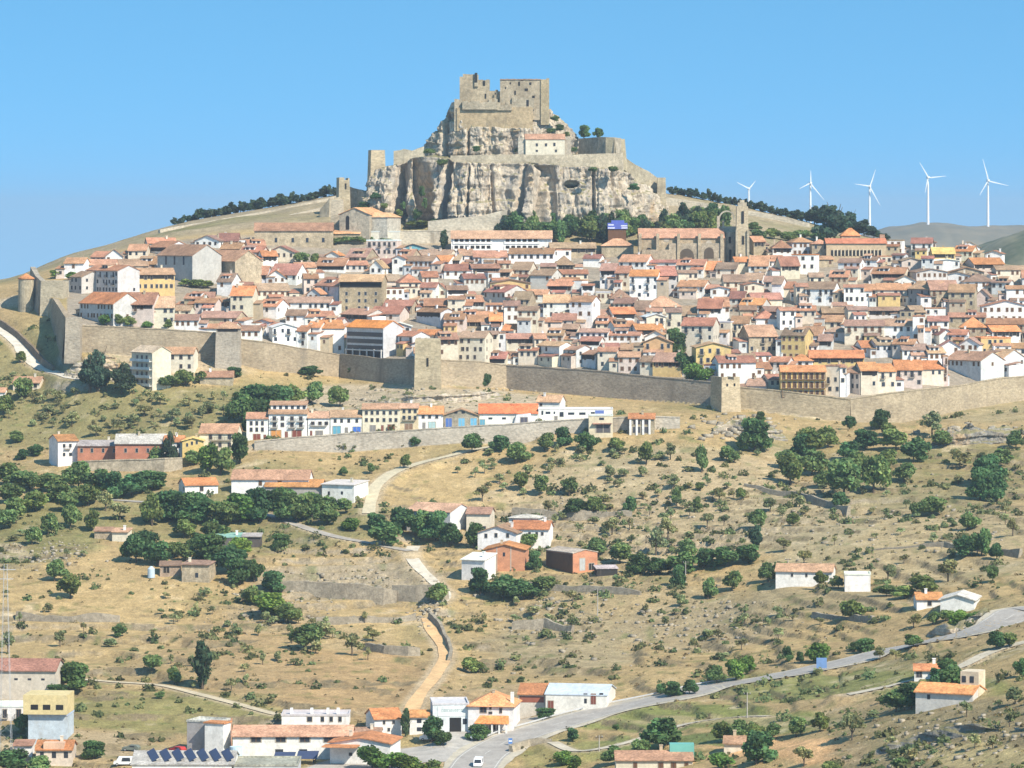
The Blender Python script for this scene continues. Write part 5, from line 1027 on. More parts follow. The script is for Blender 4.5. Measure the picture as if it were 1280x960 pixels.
o, q = B(746, 772, 711, 2, 8, 'K', 'g', 'm', 'low open lean-to beside the brick barn', yaw=8, depth=5, win=False, nm='shed', cat='shed', wcol=(.05, .045, .04), over=.3)  # shade under the open roof put into near-black wall colour
# right farmhouse
o, q = B(970, 1040, 714, 8, 17, 'W', 'p', 'e', 'long white farmhouse with tiled roof on the right-hand slope', yaw=-10, depth=9, win=False); wins(o, q, [(990, 719, 2.6, 4), (1008, 719, 2.6, 4), (1027, 720, 3, 4), (1034, 720, 3, 4)])
B(1056, 1088, 719, 2, 18, 'W', 'w', 'f', 'flat-roofed white annex beside the long farmhouse', yaw=-4, depth=8, win=False, nm='annex', cat='building')
B(1146, 1178, 749, 7, 10, 'W', 'o', 'e', 'small white house with orange roof left of the white roadside shed', yaw=0, depth=8, floors=1, wsp=5)
o, q = B(1176, 1217, 750, 7, 13, 'W', 'g', 'g', 'white roadside shed with pale roof near the road bend', yaw=-14, depth=12, win=False, nm='shed', cat='shed', rcol=(.60, .55, .48))
o, q = B(1143, 1176, 838, 6, 9, 'W', 'o', 'e', 'small white hut with orange roof below the road', yaw=-6, depth=7, win=False, nm='hut', cat='hut'); door(o, q, 1149, 839, 847, 8, (.05, .05, .06), 'opening')
o, q = B(1146, 1214, 866, 9, 18, 'W', 'o', 'e', 'farmhouse with long orange roof and small tower beside the scrub slope', yaw=-24, depth=9, win=False, wcol=(.62, .58, .52)); part_box(o, 'tower', q['w']/2-4, q['w']/2+.1, 4, 9, 0, q['H']+4.4, PLASTER, (.68, .56, .40)); wins(o, q, [(1160, 872, 4, 6)], 2)
for x in (q['w']/2-3.2, q['w']/2-1.4): part_box(o, 'window', x-.45, x+.45, 3.92, 4.05, q['H']+2, q['H']+3.4, GLASS)
B(905, 931, 929, 7, 10, 'C', 'p', 'e', 'tiny field hut with orange roof by the ploughed field', yaw=-6, depth=6, floors=1, wsp=9, nm='hut', cat='hut')
o, q = B(770, 866, 950, 8, 18, 'C', 'p', 'e', 'low house with pale orange roof at the bottom edge, beside dark trees', yaw=0, depth=10, floors=1, chim=True); part_box(o, 'water_tank', q['w']/2-5, q['w']/2+.5, 4, 7, q['H'], q['H']+3, METAL, (.16, .42, .36))
# ruin and silo at left
o, q = B(227, 262, 706, 2, 20, 'T', 'b', 'm', 'roofless tan stone ruin among the terraces', yaw=-10, depth=8, win=False, nm='ruin', cat='ruin', wcol=(.50, .41, .28)); wins(o, q, [(246, 719, 4, 6)], 2)
o, q = B(200, 226, 707, 3, 12, 'T', 'b', 'm', 'broken-walled outhouse with dark openings beside the silo', yaw=4, depth=6, win=False, nm='ruin', cat='ruin', wcol=(.46, .34, .24)); door(o, q, 208, 708, 716, 9, (.03, .025, .02), 'opening')
g0 = ground(189, 720); si = empty('silo', g0); tag(si, 'small pale blue upright silo beside the ruin', 'silo'); m = MB(); m.tube((0, 0, 0), (0, 0, 2.6), 1.1, 1.1, 14); m.tube((0, 0, 2.6), (0, 0, 3.4), 1.1, .3, 14); m.build('tank', METAL, si, (.46, .55, .60)); m = MB(); m.tube((0, 0, -1), (0, 0, 0), .5, .6, 8); m.build('foot', METAL, si, (.3, .3, .3))
B(118, 140, 664, 3, 8, 'T', 'p', 'm', 'small tan hut between bushes on the left slope', yaw=0, depth=5, win=False, nm='hut', cat='hut'); B(140, 160, 665, 3, 9, 'C', 'p', 'm', 'cream hut right of the small tan hut on the left slope', yaw=-8, depth=5, win=False, nm='hut', cat='hut')
# bottom left
o, q = B(-20, 70, 838, 12, 32, 'C', 'd', 'e', 'long tan farm shed with dark red roof at the left edge', yaw=-4, depth=12, win=False, nm='barn', cat='barn', wcol=(.60, .52, .42)); wins(o, q, [(x, 849, 4.5, 2.5) for x in (20, 37, 54)], 2)
o, q = B(35, 84, 895, 2, 29, 'L', 's', 'f', 'pale grey block carrying a yellow upper storey', yaw=-4, depth=9, win=False, wcol=(.50, .56, .60), nm='building', cat='building')
part_box(o, 'upper_storey', -q['w']/2-1, q['w']/2+.1, -1.2, 9, q['H']+.5, q['H']+5.2, PLASTER, (.66, .53, .27))
for x in (-3, 0, 3.2): part_box(o, 'window', x-.9, x+.9, -1.28, -1.15, q['H']+1.7, q['H']+2.9, DARK)
o, q = B(45, 90, 937, 9, 16, 'P', 'o', 'e', 'house with orange roof and peach dormer behind bottom-left trees', yaw=0, depth=9, floors=1); part_box(o, 'dormer', -2.5, 2.4, -.2, 3, q['H']-.4, q['H']+1.6, PLASTER, (.7, .45, .3))
B(-20, 32, 884, 2, 16, 'W', 'w', 'f', 'white flat building at the bottom-left edge', yaw=0, depth=10, floors=2, nm='building', cat='building'); B(17, 40, 932, 3, 10, 'W', 'p', 'm', 'little white lean-to with red roof behind trees, bottom left', yaw=0, depth=5, win=False, nm='shed', cat='shed')
o, q = B(233, 272, 903, 2, 36, 'K', 'g', 'f', 'grey rendered block with white stair tower', yaw=-22, depth=7, win=False, nm='building', cat='building', wcol=(.40, .37, .35)); part_box(o, 'stair_tower', q['w']/2-2.2, q['w']/2+2.8, -2.2, 1.6, -2, q['H']+.2, PLASTER, WCOL['W']); part_box(o, 'stair_roof', q['w']/2-2.5, q['w']/2+3.1, -2.5, 1.9, q['H']+.2, q['H']+.5, TILE, RCOL['o'])
B(273, 288, 904, 2, 28, 'R', 'r', 'f', 'small bare brick block beside the grey one', yaw=0, depth=6, win=False, nm='building', cat='building', wcol=(.50, .28, .18))
o, q = B(291, 440, 920, 10, 26, 'W', 'p', 'e', 'very long white building with tiled roof along the bottom', yaw=0, depth=11, win=False, nm='building', cat='building', chim=False); wins(o, q, [(x, 924, 12, 7) for x in (320, 351, 381, 411)], 1); wins(o, q, [(x, 939, 10, 5) for x in (349, 379)], 2)
o, q = B(352, 436, 895, 2, 17, 'W', 'w', 'f', 'white flat-roofed house rising behind the very long building', yaw=0, depth=9, win=False, nm='building', cat='building'); wins(o, q, [(387, 899, 6, 6), (403, 899, 4, 6), (414, 899, 4, 6), (425, 899, 4, 6)])
for x in (-6, -1, 3, 5.5): part_box(o, 'chimney', x-.35, x+.35, 3, 3.7, q['H']+.1, q['H']+1.6, PLASTER, WCOL['W'])
B(430, 476, 918, 6, 16, 'W', 'p', 'e', 'white house with orange roof behind the white gable, bottom centre', yaw=0, depth=8, floors=1, wsp=5)
o, q = B(412, 488, 929, 7, 26, 'W', 'o', 'g', 'white gabled building with round-topped front at the bottom', yaw=-10, depth=12, win=False, nm='building', cat='building'); wins(o, q, [(438, 943, 4.5, 4), (455, 943, 4.5, 4)], 2); part_box(o, 'lean_to_roof', -q['w']/2-1, 0, -4.5, -.03, q['H']-.6, q['H']-.35, TILE, RCOL['o'])
o, q = B(165, 292, 956, 12, 22, 'W', 'g', 'e', 'white industrial shed with grey roof carrying solar panels', yaw=0, depth=16, win=False, nm='industrial_shed', cat='shed', chim=False, rcol=(.40, .37, .33), over=.3); SR = o
PANEL = mat_flat('solar_cell', (.05, .065, .12), .3); 
for i in range(7):
    m = MB(); x = (190+i*15.6-q['pc'])*q['s']; k = q['rise']/(q['d']/2); z0 = q['H']+k*1.0+.35; z1 = q['H']+k*6.6+.35
    m.prism([(x, 1.0, z0), (x+1.6, 1.0, z0+.9), (x-.2, 6.6, z1+.9), (x-1.8, 6.6, z1)], [(x, 1.0, z0+.08), (x+1.6, 1.0, z0+.98), (x-.2, 6.6, z1+.98), (x-1.8, 6.6, z1+.08)])
    pnl = m.build('solar_panel', PANEL, None); pnl.matrix_basis = Matrix.Translation(o.location); 
    cpt = Vector((x-.1, 3.8, (z0+z1)/2)); pnl.data.transform(Matrix.Translation(-cpt)); pnl.location = o.location+cpt
    ords = ['leftmost', 'second from left', 'third from left', 'middle', 'third from right', 'second from right', 'rightmost']
    tag(pnl, f'tilted dark blue solar panel on the grey shed roof, {ords[i]}', 'solar panel', 'solar panels on the grey shed roof')
B(290, 372, 958, 3, 20, 'L', 'g', 'f', 'flat grey shed roof in front of the very long building', yaw=0, depth=14, win=False, nm='industrial_shed', cat='shed', wcol=(.5, .5, .5))
for i in range(2):
    g0 = ground(341+i*29+13, 955); m = MB(); s = g0.y/F; m.prism([(-13*s, 0, 0), (13*s, 0, 0), (15*s, 3.4, 1.4), (-11*s, 3.4, 1.4)], [(-13*s, 0, .1), (13*s, 0, .1), (15*s, 3.4, 1.5), (-11*s, 3.4, 1.5)])
    m.tube((-8*s, 1.5, -1.4), (-8*s, 1.5, .7), .08, .08, 6); m.tube((8*s, 1.5, -1.4), (8*s, 1.5, .7), .08, .08, 6)
    pnl = m.build('solar_panel', PANEL, None, None, g0+Vector((0, 0, 1.4))); tag(pnl, f'wide dark blue solar array by the flat grey shed, the {"left" if i == 0 else "right"} one', 'solar panel', 'solar arrays by the flat shed')
m = MB(); m.tube((0, 0, -1), (0, 0, 4.6), 1.5, 1.5, 16); g0 = ground(295, 957); si = empty('water_tank', g0); m.build('tank', METAL, si, (.55, .68, .74)); m = MB(); m.tube((0, 0, 1.0), (0, 0, 1.5), 1.53, 1.53, 16); m.build('band', METAL, si, (.12, .3, .5)); tag(si, 'pale blue round tank at the end of the solar shed', 'tank')
# bottom centre
o, q = B(468, 502, 898, 10, 20, 'W', 'o', 'e', 'white house with orange roof at the foot of the dirt track', yaw=14, depth=10, win=False); wins(o, q, [(480, 903, 3, 4), (492, 903, 3, 4), (486, 912, 3, 4)])
o, q = B(512, 536, 896, 6, 20, 'W', 'o', 'e', 'small white annex with orange roof left of the workshop', yaw=0, depth=8, floors=2, wsp=4)
ws, q = B(541, 586, 881, 2, 33, 'L', 'w', 'f', 'white workshop with a lettered sign and a big dark doorway', yaw=4, depth=12, win=False, nm='workshop', cat='workshop', wcol=(.66, .69, .68)); part_box(ws, 'doorway', (562-q['pc'])*q['s'], (576.5-q['pc'])*q['s'], -.06, .05, 0, q['H']-16*q['s'], DARK)
wins(ws, q, [(552, 903, 4.5, 7), (581, 902, 5, 7)], 2); s = q['s']
part_box(ws, 'sign_board', (547-q['pc'])*s, (585-q['pc'])*s, -.10, -.02, q['H']-14*s, q['H']-1.5*s, PLASTER, (.74, .77, .75))
SG = mat_flat('sign_lettering', (.25, .33, .32), .7); x = (552-q['pc'])*s; rs = random.Random(3); m = MB()
while x < (579-q['pc'])*s:
    w_ = .32; z0 = q['H']-8.4*s; z1 = q['H']-5.4*s; kind = rs.randint(0, 2)
    m.box(x, x+.09, -.125, -.10, z0, z1)
    if kind: m.box(x+.23, x+.32, -.125, -.10, z0, z1)
    if kind != 1: m.box(x+.095, x+.30 if kind == 0 else x+.225, -.125, -.10, z1-.1, z1)
    m.box(x+.095, x+.225, -.125, -.10, z0, z0+.09); x += .47
m.build('lettering', SG, ws)
o, q = B(585, 641, 883, 16, 32, 'W', 'o', 'h', 'white villa with hipped orange roof beside the workshop', yaw=-8, depth=13, win=False, chim=True, wcol=(.80, .76, .72), rcol=(.62, .29, .13)); wins(o, q, [(604, 887, 8, 8), (613, 884, 2.6, 6), (626, 888, 3.4, 6), (613, 891, 4.4, 3)], 1); wins(o, q, [(x, 909, 2.4, 6) for x in (613, 618, 623)])
m = MB(); W2 = q['w']/2; zt = q['H']-13*q['s']; m.slab([(-W2+2, -3.2, zt-1.2), (W2-.5, -3.2, zt-1.2), (W2-1, -.03, zt+.35), (-W2+3, -.03, zt+.35)], .18); m.build('porch_roof', TILE, o, (.66, .26, .09))
for i in range(5): part_box(o, 'porch_post', -W2+2.6+i*(2*W2-4)/4, -W2+3.0+i*(2*W2-4)/4, -3.0, -2.6, -2, zt-1.35, PLASTER, WCOL['W'])
part_box(o, 'tall_chimney', W2-1, W2-.2, 3, 3.8, q['H'], q['H']+3.2, PLASTER, WCOL['W'])
o, q = B(682, 758, 869, 10, 20, 'W', 's', 'e', 'long white warehouse with pale metal roof by the road', yaw=-10, depth=15, win=False, nm='warehouse', cat='warehouse', chim=False, over=.15, rcol=(.52, .57, .62), wcol=(.76, .72, .64)); door(o, q, 742, 866, 880, 7, BR, 'door'); wins(o, q, [(732, 868, 5, 3), (752, 867, 5, 3), (732, 876, 3.4, 6)], 2); door(o, q, 688, 876, 888, 8, BR, 'door')
o, q = B(648, 681, 868, 9, 24, 'W', 'o', 'm', 'orange-roofed annex of the warehouse with brick-red band', yaw=-6, depth=7, win=False, nm='annex', cat='building', wcol=(.62, .56, .47)); part_box(o, 'window_band', -q['w']/2+.3, q['w']/2-.2, -.05, .02, q['H']-2.0, q['H']-.5, mat_flat('red_joinery', (.30, .10, .06), .6))
# ---------------------------------------------------------------- trees
TC = {'d': (.082, .145, .056), 'm': (.145, .20, .07), 'l': (.235, .25, .12), 'c': (.065, .105, .055), 'p': (.052, .082, .05), 'b': (.125, .205, .05)}
def crown_mesh(kind, seed):
    r = np.random.default_rng(seed)
    n = {'d': 2300, 'm': 1900, 'l': 900, 'c': 1900, 'p': 1900, 'b': 1900}[kind]; z0 = {'d': .12, 'm': .2, 'l': .28, 'c': .08, 'p': .22, 'b': .12}[kind]
    lobes = []
    k = {'d': 9, 'm': 10, 'l': 9, 'c': 12, 'p': 10, 'b': 9}[kind]
    for i in range(k):
        if kind == 'c': z = .12+.8*i/(k-1); a = r.uniform(0, 6.28); rad = .06; R = .30*math.sin(math.pi*min(1, .15+.85*(1-(i/(k-1))**1.3)))*(1-.55*(i/(k-1)))+.06; lobes.append((rad*math.cos(a), rad*math.sin(a), z, R*1.15, .12))
        elif kind == 'p': z = z0+.1+(.78-z0)*i/(k-1); a = r.uniform(0, 6.28); t = i/(k-1); rad = .22*(1-t*.7); lobes.append((rad*math.cos(a), rad*math.sin(a), z, .30*(1-.6*t)*r.uniform(.8, 1.1), .12))
        else:
            a = r.uniform(0, 6.28); rad = r.uniform(.08, .36); z = r.uniform(z0+.14, .80); sc = 1-.55*max(0, (z-.5)/.5)
            rad *= sc; lobes.append((rad*math.cos(a), rad*math.sin(a), z, r.uniform(.16, .26)*(.8 if kind == 'l' else 1), r.uniform(.12, .20)*(.75 if kind == 'l' else 1)))
    if kind in 'dmb': lobes.append((0, 0, .5, .30, .26))
    L = np.array(lobes); wgt = L[:, 3]**2; wgt /= wgt.sum(); idx = r.choice(len(L), n, p=wgt)
    d = r.normal(size=(n, 3)); d /= np.linalg.norm(d, axis=1)[:, None]; rr = r.uniform(.35, 1.08, n)**.6
    c = L[idx, :3]+d*rr[:, None]*np.stack([L[idx, 3], L[idx, 3], L[idx, 4]], 1)
    sz = r.uniform(.024, .052, n)*(1.1 if kind != 'l' else .95)
    nrm = d*.7+r.normal(size=(n, 3))*.7; nrm /= np.linalg.norm(nrm, axis=1)[:, None]
    u = np.cross(nrm, r.normal(size=(n, 3))); u /= np.linalg.norm(u, axis=1)[:, None]; v = np.cross(nrm, u)
    asp = r.uniform(.55, 1.1, n)
    V = np.empty((n, 4, 3))
    for j, (a, b) in enumerate(((-1, -.6), (.8, -1), (1, .7), (-.7, 1))): V[:, j] = c+u*(sz*a)[:, None]+v*(sz*b*asp)[:, None]
    lt = r.uniform(.62, 1.45, len(L)); tone = (lt[idx]*r.uniform(.72, 1.3, n))
    warm = r.uniform(.85, 1.2, n)
    col = np.stack([tone*warm, tone, tone*.95], 1); col = np.repeat(col, 4, 0)
    V = V.reshape(-1, 3); V[:, 2] = np.clip(V[:, 2], .03, 1.02)
    mx = np.percentile(np.hypot(V[:, 0], V[:, 1]), 97); V[:, :2] *= .5/mx
    return np_mesh('crown_'+kind, V, np.arange(n*4).reshape(n, 4), FOLI, False, col)
def trunk_mesh(kind, seed):
    r = random.Random(seed); m = MB(); h = {'l': .55, 'm': .45, 'd': .4, 'b': .4, 'c': .5, 'p': .8}[kind]
    m.tube((0, 0, -.06), (0, 0, h*.5), .035, .026, 7); m.tube((0, 0, h*.5), (r.uniform(-.03, .03), r.uniform(-.03, .03), h+.15), .026, .010, 6)
    for i in range(4):
        a = i*1.6+r.uniform(0, 1); m.tube((0, 0, h*r.uniform(.4, .8)), (.24*math.cos(a), .24*math.sin(a), h*r.uniform(1.0, 1.4)), .017, .006, 5)
    return m.mesh('trunk_'+kind, BARK)
NV = 5
CM = {k: [crown_mesh(k, 100+i*7+ord(k)) for i in range(NV)] for k in 'dmlcpb'}
TM = {k: [trunk_mesh(k, i) for i in range(2)] for k in 'dmlcpb'}
KN = {'d': 'dense dark green tree', 'm': 'mid green leafy tree', 'l': 'sparse olive-green tree', 'c': 'slim pointed conifer', 'p': 'dark pine', 'b': 'bright green bushy tree'}
rt = random.Random(9); NTREE = [0]
TPOS = []
def tree(px, py, h, w, kind, group='trees on the hillside', base=None, sink=.04, at=None, **kw):
    g = at if at is not None else ground(px, py, **kw); s = g.y/F; H = max(1.2, h*s*1.08); W = max(1.0, w*s*1.12)
    small = h < 17
    nm = 'bush' if small and kind not in 'cp' else 'tree'  # low trees share this name with the true bushes
    o = empty(nm, (g.x, g.y, g.z-H*sink), rt.uniform(0, 6.28))
    c = TC[kind]; k = rt.uniform(.9, 1.42); hs = rt.uniform(-.1, .12); c = (c[0]*k*(1+hs), c[1]*k, c[2]*k*(1-hs))
    inst('crown', rt.choice(CM[kind]), o, c, None, 0, (W*1.05, W*1.05, H)); inst('trunk', rt.choice(TM[kind]), o, None, None, 0, (H, H, H))
    b = base or KN[kind]
    if nm == 'bush': b = b.replace('tree', 'bush')
    b = ('large ' if h > 36 else '')+b
    later(o, b, nm, px, py-h/2, group if nm == 'tree' else 'small trees and bushes'+group[5:]); NTREE[0] += 1; TPOS.append((g.x, g.y, W))
    return o
TR = """112 490 46 26 p;122 488 50 28 p;152 492 38 34 p;208 483 18 24 m;232 480 22 22 m;250 478 16 14 m;293 472 14 18 d;388 470 14 22 d;440 467 8 10 d;305 530 40 36 d;325 525 45 40 d;345 520 40 36 d;365 508 30 30 m;390 505 30 24 m;425 508 28 24 m;312 546 34 20 d
30 500 30 24 m;4 520 26 22 m;25 456 16 12 m;20 550 16 18 m;28 573 14 16 d;45 568 14 18 d;98 612 38 36 m;120 614 28 30 d;142 620 34 32 d;165 620 30 34 d;190 612 26 36 d;60 613 26 36 m;30 610 26 36 m;8 606 30 30 m;75 628 28 30 m
212 583 44 18 p;195 582 28 22 m;240 580 20 20 m;260 590 38 26 b;276 592 36 26 m;300 580 40 24 d;190 655 42 26 m;215 648 38 36 d;235 652 38 38 d;255 652 36 36 d;280 656 34 38 m;300 652 38 38 b;325 652 44 36 d;350 650 42 34 d;370 652 38 30 m;390 648 34 24 d;408 640 24 22 m
265 700 38 38 d;250 690 28 30 d;285 716 36 36 d;300 728 34 30 d;318 722 28 20 d;340 733 28 26 d;352 683 20 20 d;170 702 38 30 d;197 706 34 28 d;218 694 22 22 m;180 690 30 32 d;68 723 28 26 m;88 745 34 24 m;60 668 30 20 m;88 660 34 20 m;115 662 28 18 m;40 680 24 20 m;20 650 30 24 m
150 795 16 16 d;75 803 22 16 l;10 815 30 20 l;190 836 22 24 m;218 850 24 18 m;200 870 10 12 m;253 858 58 20 c;90 862 36 34 d;70 870 24 24 d;30 915 24 22 m;118 948 24 26 d;15 964 30 42 d;45 966 26 30 m
335 766 30 38 b;360 776 26 34 m;318 753 26 26 m;380 812 34 38 m;402 800 24 24 l;440 820 30 24 l;466 800 16 22 l;470 662 24 22 d;478 682 30 34 d;500 668 34 30 d;525 672 36 30 d;545 676 38 28 d;562 682 32 24 d;592 688 34 22 d;545 756 28 24 m;600 742 34 24 d;628 748 30 38 d;655 748 26 34 d;680 738 18 28 m;630 688 16 14 m;660 686 20 18 m;668 712 24 16 d
590 566 24 24 d;625 564 22 22 d;505 585 18 14 m;465 588 14 10 m;430 592 12 10 d;520 557 12 12 d;645 577 28 28 m;680 562 24 22 m;705 555 24 20 d;735 562 24 24 d;770 562 18 20 m;603 624 22 18 l;652 609 24 18 m;675 615 26 16 m;712 614 24 18 m;762 596 20 14 l;788 636 24 15 d;718 642 24 28 d;745 642 24 24 m;808 579 32 14 m;838 574 22 16 l;877 589 36 16 m;944 565 44 36 d;908 577 20 16 m;918 579 18 14 m
988 606 42 30 m;1015 592 34 30 m;1018 568 34 38 m;846 632 24 12 m;842 610 18 18 l;874 613 11 10 m;899 627 22 14 l;870 639 20 12 m;927 627 16 11 m;945 664 26 20 m;963 639 20 16 l;992 658 18 16 m;884 659 22 16 l;905 657 16 12 l;945 688 30 14 c;980 692 20 16 l;1005 705 22 20 l;820 687 38 24 l;835 672 30 20 l;860 692 24 24 m;775 700 26 26 m;748 690 26 22 m;765 668 24 20 l
800 712 26 26 d;825 714 22 28 d;850 714 28 32 d;880 708 26 28 d;910 707 24 32 d;935 702 26 28 d;848 730 28 16 d;960 727 26 20 m;915 737 26 22 m;885 747 28 18 m;975 724 24 18 m;950 525 13 12 d;1005 570 30 26 d;1055 622 50 38 m;1075 600 38 30 m;1092 612 50 34 m;1050 634 22 20 d;1062 536 18 14 d;1100 537 26 22 d;1165 547 34 28 l;1142 577 32 30 d;1120 562 28 36 m;1082 562 28 28 d;1235 602 42 34 d;1246 622 38 28 d;1225 622 42 26 d;1165 640 28 28 m;1145 642 20 16 m;1270 560 24 20 m
1210 694 26 28 d;1227 692 34 22 d;1246 694 22 16 d;1212 662 24 22 m;1266 670 24 16 l;1241 727 22 16 m;1110 722 24 18 l;1185 722 30 28 l;1108 742 16 24 m;1130 744 18 28 m;1155 740 24 36 m;1065 773 28 26 m;1025 781 10 10 l;1048 734 16 14 m;1026 734 20 14 m;1200 778 22 26 b;1225 773 16 26 b;1182 773 14 18 m;1142 782 20 16 l;1166 777 18 14 m;1025 826 28 26 b;1083 812 20 22 d;1068 812 12 10 d;1142 811 16 24 d
985 831 20 12 d;1000 831 16 10 d;920 850 28 22 b;896 855 24 22 m;934 842 24 18 b;862 867 20 18 d;842 870 20 20 d;826 868 16 14 d;716 922 18 15 d;770 909 8 8 d;825 936 42 44 d;802 946 24 24 m;770 956 24 28 d;702 954 20 22 b;716 960 20 22 b;905 927 28 24 m;926 923 26 24 m;946 926 24 22 m;966 922 22 20 m;995 917 26 20 m;1025 912 26 20 m;945 960 44 38 d;1065 927 36 32 l;1005 957 28 22 l;900 963 20 26 b
1120 892 30 28 m;1140 887 32 32 d;1175 862 30 28 d;1192 866 38 32 d;1185 842 22 22 d;1245 812 24 22 d;1262 807 20 18 m;1275 842 24 14 d;1100 822 18 16 l;1120 824 14 14 l;465 962 32 34 b;490 964 30 38 b;515 967 26 34 b;540 967 20 22 m;507 920 34 10 c;540 927 34 24 d;554 932 20 20 d;600 924 20 26 d;683 898 14 22 d;590 834 22 26 m;1040 964 18 22 m;1125 958 14 18 m
15 630 26 30 m;45 640 28 30 m;110 632 30 30 m;132 640 26 24 l;85 640 26 26 m;5 660 24 26 m;150 650 24 24 l;232 700 22 20 m;268 672 26 30 m;300 690 24 24 b;230 668 24 26 m;410 655 22 26 m;432 640 20 20 m;440 660 18 20 b;60 520 18 20 l;90 530 18 20 l;150 540 18 20 l;180 520 16 20 l;215 530 18 20 l;240 540 18 22 l;120 545 16 18 l;70 500 16 18 l;260 520 18 20 l;200 505 15 18 l
1035 560 28 26 m;1105 585 26 28 m;1060 575 26 28 d;1180 560 22 26 m;1200 580 22 26 l;1130 600 26 26 m;1030 610 24 24 m;985 585 26 26 m;1110 545 18 18 m;1250 580 24 24 m"""
for e in TR.replace('\n', ';').split(';'):
    p = e.split()
    if len(p) == 5: tree(*[float(v) for v in p[:4]], p[4])
TW = """846 452 40 22 d;856 470 30 22 d;866 480 26 26 b;880 482 20 22 b;842 428 20 16 d;376 330 16 18 m;392 330 14 12 m;415 305 8 16 m;430 304 9 20 m;446 304 9 20 m;462 303 8 16 m;480 303 7 16 m;232 358 10 14 m;245 360 11 18 m;258 360 10 16 m;76 347 12 24 b;90 350 11 14 b;130 410 13 14 b;150 412 16 14 m;163 413 14 14 m;185 415 11 12 b;210 418 14 10 m;555 312 24 9 c;545 283 10 24 d;605 281 13 20 d;525 284 9 30 m"""
for e in TW.replace('\n', ';').split(';'):
    p = e.split(); px = float(p[0]); tree(px, float(p[1]), float(p[2]), float(p[3]), p[4], 'trees inside the town', ymin=float(np.interp(px, PXG, LY[10]))+1.5)
for px, py, h, w in ((608, 484, 18, 11), (568, 472, 8, 8)): tree(px, py, h, w, 'd', 'trees on the hillside')
# wood below the cliff
for i in range(62):
    px = 632+rt.random()*272; py = 286+rt.random()*20-(6 if px > 830 else 0); tree(px, py, rt.uniform(22, 33), rt.uniform(15, 24), rt.choice('ddmmdp'), 'trees of the wood below the cliff', ymin=1600)
for (px, py, h, w, k) in ((950,304,16,22,'m'),(968,300,14,20,'m'),(988,304,13,22,'m'),(940,290,12,18,'m'),(1002,300,13,22,'m'),(1022,304,13,18,'d')): tree(px, py, h, w, k, 'trees on the ridge', ymin=1590)
# pines along the skylines
SKY_ = []
def skytree(px, h, w, kind, yoff=16):
    if kind == 'p' and h < 16:
        c = float(np.interp(px, PXG, LY[14]))+yoff; x = (px-CX)*c/F; SKY_.append((x, c, height(x, c)-.4, h*c/F*1.1, w*c/F*1.15)); return
    c = float(np.interp(px, PXG, LY[14]))+yoff; x = (px-CX)*c/F; tree(px, float(np.interp(px, PXG, LPY[14])), h, w, kind, 'pines along the skyline', at=Vector((x, c, height(x, c))))
px = 218
while px < 424: skytree(px, rt.uniform(9, 15)*(.6+.4*min(1, (px-205)/60)), rt.uniform(9, 14), 'p', rt.uniform(-4, 4)); px += rt.uniform(4, 6.5)
px = 838
while px < 1012: skytree(px, rt.uniform(9, 15), rt.uniform(8, 13), 'p', rt.uniform(-3, 4)); px += rt.uniform(5, 8)
for (px, h, w) in ((1018, 22, 22), (1030, 26, 26), (1080, 20, 24), (1092, 14, 20), (1106, 10, 16), (1063, 26, 24)): skytree(px, h, w, 'p', -2)
tree(1043, 306, 46, 42, 'p', 'trees on the ridge', ymin=1590)
for (px, py, h, w, Yt) in ((730, 171, 17, 13, 1700), (748, 171, 14, 11, 1704)):
    q = P(px, py, Yt); tree(px, py, h, w, 'd', 'trees on the castle terrace', at=Vector((q[0], q[1], q[2]-.6)))
print('trees', NTREE[0])
BXY = [(b_[0].location.x, b_[0].location.y, 10.0) for b_ in BLD if b_[0].location.y < 1420]
# ---------------------------------------------------------------- scrub, almond groves' undergrowth and stones: uncountable cover
def dens_ok(px, py, Y, kind):
    if Y > np.interp(px, PXG, LY[9])-3: return 0
    d = .55
    for (cx, cy, rx, ry, v) in ((560,612,110,28,.04),(430,850,110,40,.22),(80,775,140,50,.12),(640,880,120,20,.08),(990,938,75,14,.0),(110,515,240,48,1.0),(440,762,110,14,.05),(150,890,150,20,.2),
        (860,620,260,70,.75),(1130,640,200,80,.8),(720,770,170,50,.8),(1040,745,90,16,.15),(1190,925,150,60,1.0),(880,780,110,40,.8),(300,800,110,60,.7),(860,895,180,18,.25),(500,500,180,18,.6),(40,430,60,50,.7)):
        if ((px-cx)/rx)**2+((py-cy)/ry)**2 < 1: d = v
    return d
def collect(n, seed, thr):
    r = np.random.default_rng(seed); out = []; nt2 = 0
    while len(out) < n:
        px = r.uniform(-150, 1430); py = r.uniform(400, 975)
        Y = invY(px, py); x = (px-CX)*Y/F
        if fbm(np.array([x/16.]), np.array([Y/16.]), 3, seed)[0] < thr: continue
        if r.random() > dens_ok(px, py, Y, 0): continue
        i = int(np.clip(np.interp(Y, YG, np.arange(len(YG))), 0, len(YG)-1)); j = int(np.clip((px-PXG[0])/2.5, 0, len(PXG)-1))
        if RD[i, j] < 1.0: continue
        if not RISER[max(0, i-3):i+2, j].any() and r.random() < .5: continue
        out.append((x, Y, height(x, Y)))
    return np.array(out)
def quads(c, nrm, sz, r, asp=(.5, 1.1)):
    n = len(c); u = np.cross(nrm, r.normal(size=(n, 3))); u /= np.linalg.norm(u, axis=1)[:, None]; v = np.cross(nrm, u); a = r.uniform(*asp, n); V = np.empty((n, 4, 3))
    for j, (p, q) in enumerate(((-1, -.6), (.8, -1), (1, .7), (-.7, 1))): V[:, j] = c+u*(sz*p)[:, None]+v*(sz*q*a)[:, None]
    return V.reshape(-1, 3)
